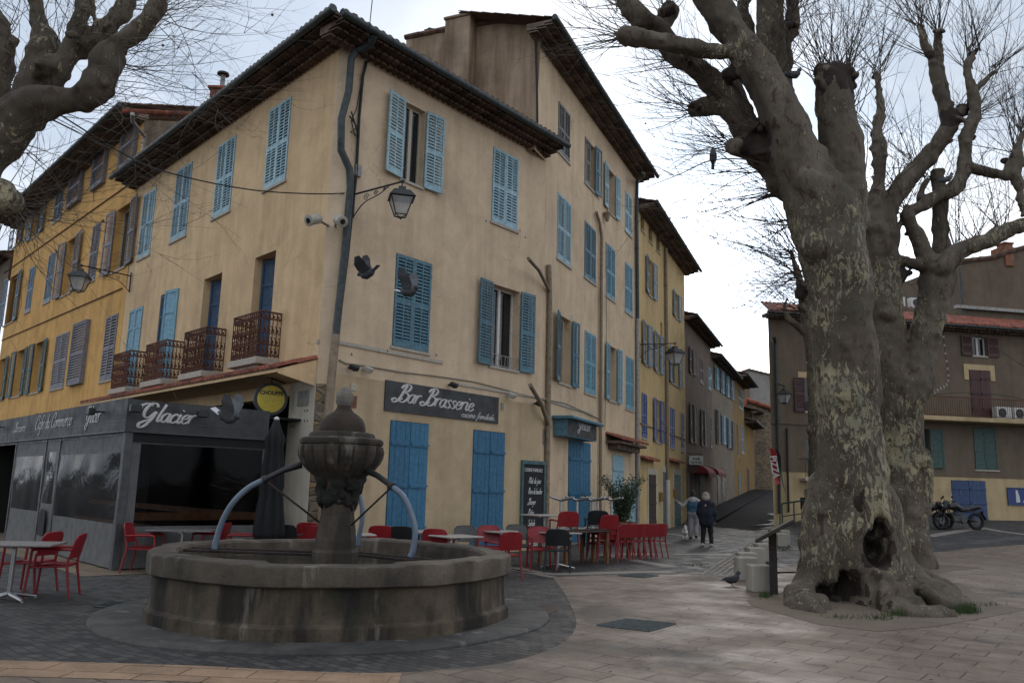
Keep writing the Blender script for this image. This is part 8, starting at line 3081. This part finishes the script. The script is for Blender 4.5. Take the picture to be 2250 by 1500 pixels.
def person(P, rz, label, body, clothes, hands):
    Mw = TR(P, rz)
    V, Fq = sdf_solid(body, 0.014, 0.035)
    b = MB()
    b.add([tuple(v) for v in V], Fq)
    for h in hands:
        fingers(b, *h)
    o = b.build('person', M['skin'], None, Mw, smooth=True)
    tag(o, label, 'person')
    for nm, cones, mt, k in clothes:
        solid(nm, cones, 0.014, M[mt], o, Mw, k, (), [(0.010, 0.12, 0)])
    return o
# first walker: pale hooded top under a blue vest, grey trousers, left arm held out
P = gnd(1524, 1184)
hp = 0.90
legs1 = seg((-0.09, 0, hp, 0.09), (-0.10, 0.02, 0.48, 0.062), (-0.10, -0.03, 0.09, 0.045), (-0.10, 0.10, 0.03, 0.032))
legs2 = seg((0.09, 0, hp, 0.09), (0.10, 0.10, 0.50, 0.062), (0.10, -0.10, 0.17, 0.043), (0.10, 0.0, 0.09, 0.032))
tor = seg((0, 0, hp, 0.115), (0, 0.01, 1.12, 0.12), (0, 0, 1.33, 0.125), (0, 0, 1.40, 0.07), (0, 0.01, 1.50, 0.055))
armL = seg((-0.19, 0, 1.36, 0.055), (-0.36, -0.02, 1.16, 0.042), (-0.50, 0.05, 1.27, 0.034), (-0.55, 0.06, 1.30, 0.028))
armR = seg((0.19, 0, 1.36, 0.055), (0.25, -0.03, 1.10, 0.043), (0.22, 0.20, 1.02, 0.032))
body = legs1 + legs2 + tor + armL + armR + head((0, 0.02, 1.60)) + seg((-0.16, 0, 1.36, 0.06), (0.16, 0, 1.36, 0.06))
grow = lambda cs, g: [(a, ra + g, b_, rb + g) for a, ra, b_, rb in cs]
trou = grow(seg((-0.09, 0, hp, 0.09), (-0.10, 0.02, 0.48, 0.066), (-0.10, -0.02, 0.12, 0.055)) + seg((0.09, 0, hp, 0.09), (0.10, 0.10, 0.50, 0.066), (0.10, -0.08, 0.22, 0.055)) + seg((-0.06, -0.02, hp + 0.02, 0.11), (0.06, -0.02, hp + 0.02, 0.11)), 0.016)
vest = grow(seg((-0.05, 0, 0.98, 0.12), (-0.06, 0, 1.20, 0.13), (-0.07, 0, 1.34, 0.11)) + seg((0.05, 0, 0.98, 0.12), (0.06, 0, 1.20, 0.13), (0.07, 0, 1.34, 0.11)), 0.02)
slee = grow(armL[:2] + armR[:2], 0.018) + seg((-0.10, -0.04, 1.40, 0.085), (0.10, -0.04, 1.40, 0.085)) + seg((0, -0.09, 1.37, 0.10), (0, -0.06, 1.44, 0.09))
shoe = lambda x, y, z: seg((x, y - 0.03, z + 0.045, 0.045), (x, y + 0.07, z + 0.035, 0.045), (x, y + 0.16, z + 0.028, 0.034))
person(P, R(-18), 'person in a blue vest with pale sleeves and grey trousers, left arm held out', body,
       [('trousers', trou, 'cloth_grey', 0.05), ('vest', vest, 'cloth_blue', 0.06), ('hooded_top', slee, 'cloth_pale', 0.05), ('hair', seg((0, -0.015, 1.62, 0.104), (0, -0.03, 1.58, 0.098)) + seg((0, 0.03, 1.67, 0.08), (0, -0.02, 1.68, 0.085)), 'hair_dark', 0.04),
        ('shoe', shoe(-0.10, -0.03, 0.0), 'cloth_black', 0.03), ('shoe', shoe(0.10, -0.12, 0.06), 'cloth_black', 0.03)],
       [((-0.55, 0.06, 1.30), (-0.75, 0.1, 0.62), (0.2, 0.9, 0.3), -1), ((0.22, 0.20, 1.02), (-0.1, 1, -0.2), (0, 0.2, 1), 1)])
# second walker: navy coat, black trousers, fair grey hair
P = gnd(1553, 1199)
hp = 0.86
l1 = seg((-0.09, 0, hp, 0.09), (-0.10, 0.02, 0.46, 0.06), (-0.12, -0.04, 0.09, 0.043), (-0.12, 0.08, 0.03, 0.03))
l2 = seg((0.09, 0, hp, 0.09), (0.12, 0.06, 0.46, 0.06), (0.15, 0.02, 0.09, 0.043), (0.16, 0.14, 0.03, 0.03))
tor = seg((0, 0, hp, 0.115), (0, 0.01, 1.08, 0.12), (0, 0, 1.27, 0.125), (0, 0, 1.34, 0.07), (0, 0.01, 1.44, 0.055))
aL = seg((-0.20, 0, 1.30, 0.055), (-0.25, 0.02, 1.03, 0.043), (-0.22, 0.16, 0.86, 0.033))
aR = seg((0.20, 0, 1.30, 0.055), (0.26, -0.02, 1.03, 0.043), (0.25, 0.10, 0.82, 0.033))
body = l1 + l2 + tor + aL + aR + head((0, 0.03, 1.53)) + seg((-0.16, 0, 1.30, 0.06), (0.16, 0, 1.30, 0.06))
trou = grow(seg((-0.09, 0, hp, 0.09), (-0.10, 0.02, 0.46, 0.062), (-0.12, -0.03, 0.10, 0.05)) + seg((0.09, 0, hp, 0.09), (0.12, 0.06, 0.46, 0.062), (0.15, 0.03, 0.10, 0.05)), 0.014)
coat = grow(seg((-0.08, 0, 0.74, 0.13), (-0.07, 0, 1.05, 0.14), (-0.09, 0, 1.29, 0.11)) + seg((0.08, 0, 0.74, 0.13), (0.07, 0, 1.05, 0.14), (0.09, 0, 1.29, 0.11)) + aL + aR, 0.026) + seg((-0.06, -0.02, 1.38, 0.085), (0.06, -0.02, 1.38, 0.085))
person(P, R(-20), 'person with fair grey hair in a long navy coat and black trousers, walking away', body,
       [('trousers', trou, 'cloth_black', 0.05), ('coat', coat, 'cloth_navy', 0.07), ('hair', seg((0, -0.01, 1.56, 0.112), (0, -0.04, 1.49, 0.10)) + seg((-0.07, -0.02, 1.52, 0.06), (0.07, -0.02, 1.52, 0.06)) + seg((0, 0.04, 1.60, 0.08), (0, -0.02, 1.61, 0.085)), 'hair_grey', 0.05),
        ('shoe', shoe(-0.12, -0.04, 0.0), 'shoe_white', 0.03), ('shoe', shoe(0.155, 0.02, 0.0), 'shoe_white', 0.03)],
       [((-0.22, 0.16, 0.86), (0.05, 0.5, -1), (-1, 0, 0), 1), ((0.25, 0.10, 0.82), (0, 0.4, -1), (1, 0, 0), -1)])
# small dog trotting beside them, seen from behind
P = gnd(1505, 1185)
Mw = TR(P, R(-12))
dog = seg((0, -0.13, 0.26, 0.085), (0, 0.02, 0.255, 0.088), (0, 0.14, 0.28, 0.098)) + seg((0, 0.16, 0.32, 0.07), (0.02, 0.22, 0.42, 0.055)) + seg((0.02, 0.23, 0.45, 0.062), (0.02, 0.27, 0.44, 0.05), (0.02, 0.34, 0.42, 0.028))
for s in (-1, 1):
    dog += seg((s * 0.055, -0.14, 0.25, 0.055), (s * 0.06, -0.10, 0.17, 0.035), (s * 0.06, -0.17, 0.10, 0.020), (s * 0.06, -0.155, 0.03, 0.018), (s * 0.06, -0.13, 0.015, 0.017))
    dog += seg((s * 0.06, 0.15, 0.24, 0.042), (s * 0.06, 0.14, 0.12, 0.024), (s * 0.06, 0.15, 0.03, 0.018), (s * 0.06, 0.17, 0.015, 0.017))
dog += seg((0, -0.20, 0.29, 0.026), (0.01, -0.25, 0.37, 0.018), (0.02, -0.23, 0.44, 0.010))
d_ = solid('dog', dog, 0.011, M['fur'], None, Mw, 0.03, (), [(0.012, 0.06, 0)])
tag(d_, 'small white dog with dark ears trotting beside the walkers', 'dog')
for s in (-1, 1):
    solid('ear', seg((0.02 + s * 0.05, 0.22, 0.49, 0.028), (0.02 + s * 0.065, 0.21, 0.54, 0.014)), 0.009, M['fur_dark'], d_, Mw, 0.02)
solid('saddle_patch', seg((0.02, -0.06, 0.325, 0.045), (-0.02, 0.06, 0.335, 0.045)), 0.011, M['fur_dark'], d_, Mw, 0.03)
# pigeons
def pigeon(Mw, label, pose='stand', mt='feather', white=False):
    body = seg((0, -0.10, 0.095, 0.028), (0, -0.03, 0.10, 0.055), (0, 0.05, 0.115, 0.058), (0, 0.09, 0.14, 0.045)) + seg((0, 0.10, 0.155, 0.035), (0, 0.115, 0.20, 0.026)) + seg((0, 0.12, 0.215, 0.027), (0, 0.135, 0.213, 0.022), (0, 0.165, 0.205, 0.006))
    o = solid('pigeon', body, 0.008, M[mt], None, Mw, 0.025)
    tag(o, label, 'pigeon', 'pigeons')
    q = MB()
    for s in (-1, 1):
        if pose == 'fly':
            up = 0.20 if s > 0 else 0.16
            rows = [((s * 0.03, 0.07, 0.14), (s * 0.03, -0.08, 0.13)), ((s * 0.08, 0.09, 0.17 + up * 0.4), (s * 0.09, -0.09, 0.15 + up * 0.4)), ((s * 0.15, 0.05, 0.17 + up * 0.95), (s * 0.16, -0.12, 0.15 + up * 0.85)), ((s * 0.19, -0.05, 0.16 + up * 1.45), (s * 0.185, -0.12, 0.15 + up * 1.3))]
        else:
            rows = [((s * 0.050, 0.08, 0.15), (s * 0.058, 0.06, 0.09)), ((s * 0.058, 0.0, 0.15), (s * 0.062, -0.01, 0.085)), ((s * 0.045, -0.09, 0.135), (s * 0.045, -0.09, 0.10)), ((s * 0.015, -0.17, 0.11), (s * 0.015, -0.17, 0.10))]
        for i in range(3):
            (a, b_), (c, d) = rows[i], rows[i + 1]
            for off in (0.0, 0.006):
                v = Vector((0, 0, off)) if pose == 'fly' else Vector((s * off, 0, 0))
                q.quad(Vector(a) + v, Vector(b_) + v, Vector(d) + v, Vector(c) + v)
    q.build('wing', M['feather_g' if white else mt], o, Mw, fix=False)
    q = MB()
    w = 0.06 if pose == 'fly' else 0.028
    q.box(-w, w, -0.21, -0.08, 0.088, 0.098)
    q.build('tail', M['feather_w' if white else mt], o, Mw)
    if pose == 'stand':
        q = MB()
        for s in (-1, 1):
            q.tube([(s * 0.025, 0.0, 0.06), (s * 0.027, 0.01, 0.006)], 0.005, 5)
            for t in (-0.5, 0, 0.5):
                q.tube([(s * 0.027, 0.01, 0.006), (s * 0.027 + t * 0.02, 0.04, 0.004)], 0.004, 4)
        q.build('leg', M['flag_orange'], o, Mw)
    return o
pigeon(TR(gnd(1608, 1287), R(-75), 1.1), 'dark pigeon walking on the pale slabs by the stone blocks')
pp_ = at(1567, 352, D1 - 0.1)
pigeon(Matrix.Translation(pp_ + Vector((0, 0, 0.02))) @ Matrix.Rotation(R(170), 4, 'Z') @ Matrix.Rotation(R(58), 4, 'X') @ Matrix.Translation((0, 0.02, -0.06)), 'dark pigeon perched on a thin bare branch against the sky', 'perch')
pigeon(TR(at(1742, 178, D1 + 0.1), R(-80), 1.1), 'dark pigeon sitting in the main fork of the hollow tree', 'perch')
pigeon(TR(at(2078, 405, D2 - 0.35), R(-120), 1.2), 'grey pigeon sitting low in the fork of the slender tree', 'perch', 'feather_g')
pigeon(Matrix.Translation(at(820, 612, 12.5)) @ Matrix.Rotation(R(75), 4, 'Z') @ Matrix.Rotation(R(-12), 4, 'Y') @ Matrix.Rotation(R(-40), 4, 'X'), 'dark pigeon flying wings up before the beige wall, left of the closed shutters', 'fly')
pigeon(Matrix.Translation(at(892, 658, 11.5)) @ Matrix.Rotation(R(-115), 4, 'Z') @ Matrix.Rotation(R(12), 4, 'Y') @ Matrix.Rotation(R(-18), 4, 'X'), 'dark pigeon flying across the lower closed teal shutters', 'fly', 'feather', True)
pigeon(Matrix.Translation(at(486, 930, 10.6)) @ Matrix.Rotation(R(-100), 4, 'Z') @ Matrix.Rotation(R(14), 4, 'Y') @ Matrix.Rotation(R(-38), 4, 'X'), 'pigeon with a white rump flying close before the terrace fascia', 'fly', 'feather', True)

# ---------------------------------------------------------------- motorcycles before the brown house
def motorbike(Mw, label):
    r = empty('motorcycle', Mw, label, 'motorcycle')
    RY = Matrix.Rotation(R(90), 4, 'X')
    for x in (-0.72, 0.70):
        q = MB()
        pts = [(x + math.cos(a) * 0.27, 0, 0.32 + math.sin(a) * 0.27) for a in [i / 28 * 6.28319 for i in range(29)]]
        q.tube(pts, 0.062, 10, cap=False)
        wh = q.build('wheel', M['tyre'], r, smooth=True)
        q = MB()
        for k in range(9):
            a = k / 9 * 6.283
            q.tube([(x, 0, 0.32), (x + math.cos(a) * 0.23, 0, 0.32 + math.sin(a) * 0.23)], 0.010, 5)
        q.lathe([(0.06, -0.06), (0.06, 0.06)], 12, Matrix.Translation((x, 0, 0.32)) @ RY)
        q.lathe([(0.13, 0.065), (0.13, 0.075)], 20, Matrix.Translation((x, 0, 0.32)) @ RY)
        q.build('rim', M['alu'], wh, smooth='auto')
    q = MB()
    for s in (-0.085, 0.085):
        q.tube([(-0.72, s, 0.32), (-0.50, s, 0.86), (-0.46, s, 0.98)], 0.024, 8)
        q.tube([(0.70, s, 0.32), (0.20, s, 0.42), (-0.05, s, 0.36)], 0.025, 8)
        q.tube([(-0.42, s * 0.6, 0.84), (0.05, s, 0.64), (0.60, s, 0.72), (0.82, s, 0.78)], 0.022, 8)
        q.tube([(-0.42, s * 0.6, 0.80), (-0.25, s, 0.34), (0.25, s, 0.32)], 0.022, 8)
    q.build('frame', M['moto'], r, smooth='auto')
    q = MB()
    q.bbox(-0.28, 0.24, -0.14, 0.14, 0.28, 0.56, 0.04)
    for z in (0.58, 0.62, 0.66):
        q.bbox(-0.20, 0.10, -0.15, 0.15, z - 0.03, z, 0.008)
    q.lathe([(0.12, -0.18), (0.13, -0.16), (0.13, 0.16), (0.12, 0.18)], 16, Matrix.Translation((0.12, 0, 0.38)) @ RY)
    q.build('engine', M['alu'], r, smooth='auto')
    solid('tank', seg((-0.30, 0, 0.86, 0.12), (-0.12, 0, 0.88, 0.15), (0.10, 0, 0.80, 0.10)), 0.022, M['moto'], r, Mw, 0.06)
    solid('saddle', seg((0.08, 0, 0.76, 0.10), (0.35, 0, 0.76, 0.11), (0.50, 0, 0.82, 0.10), (0.82, 0, 0.88, 0.07)), 0.022, M['black_plastic'], r, Mw, 0.05)
    solid('fairing', seg((-0.55, 0, 0.84, 0.13), (-0.46, 0, 0.98, 0.13)) + seg((-0.60, 0, 0.80, 0.09), (-0.66, 0, 0.72, 0.06)), 0.022, M['moto'], r, Mw, 0.05)
    q = MB()
    for i, a in enumerate([0.5 + k * 0.22 for k in range(12)]):
        pass
    q.grid(lambda u, v: (-0.72 + math.cos(0.4 + u * 2.4) * 0.36, (v - 0.5) * 0.16, 0.32 + math.sin(0.4 + u * 2.4) * 0.36), 12, 2)
    q.grid(lambda u, v: (0.70 + math.cos(0.2 + u * 1.7) * 0.37, (v - 0.5) * 0.18, 0.32 + math.sin(0.2 + u * 1.7) * 0.37), 12, 2)
    q.build('mudguard', M['moto'], r, smooth=True, fix=False)
    q = MB()
    q.tube([(-0.32, -0.36, 1.06), (-0.40, -0.20, 1.06), (-0.46, 0, 1.02), (-0.40, 0.20, 1.06), (-0.32, 0.36, 1.06)], 0.015, 8)
    for s in (-1, 1):
        q.tube([(-0.36, s * 0.24, 1.06), (-0.38, s * 0.30, 1.22)], 0.008, 6)
        q.bbox(-0.40, -0.375, s * 0.30 - 0.06, s * 0.30 + 0.06, 1.19, 1.27, 0.01)
    q.build('handlebar', M['iron'], r, smooth='auto')
    q = MB()
    q.lathe([(0.03, 0), (0.09, 0.06), (0.10, 0.10), (0.06, 0.115), (0.001, 0.12)], 16, Matrix.Translation((-0.58, 0, 0.90)) @ Matrix.Rotation(R(-95), 4, 'Y'))
    q.build('headlight', M['chrome'], r, smooth='auto')
    q = MB()
    q.tube([(-0.15, 0.12, 0.34), (0.2, 0.17, 0.28), (0.45, 0.18, 0.30), (0.95, 0.20, 0.40)], [0.025, 0.03, 0.05, 0.045], 10)
    q.build('exhaust', M['alu'], r, smooth='auto')
    q = MB()
    q.box(0.95, 0.98, -0.09, 0.09, 0.58, 0.72)
    q.bbox(0.86, 0.93, -0.07, 0.07, 0.78, 0.86, 0.01)
    q.build('tail_light', M['sh_red'], r)
    q = MB()
    q.tube([(0.0, -0.12, 0.28), (0.05, -0.30, 0.0)], 0.012, 6)
    q.build('stand', M['iron'], r)
    return r
g1 = gnd(2108, 1163)
motorbike(TR(g1, R(4), 1.0), 'black motorcycle in front of the blue garage door')
g2 = gnd(2046, 1163)
motorbike(TR(g2 + Vector((0.1, 0.3, 0)), R(188), 0.97), 'black motorcycle half hidden behind the tree trunks, left of the other one')
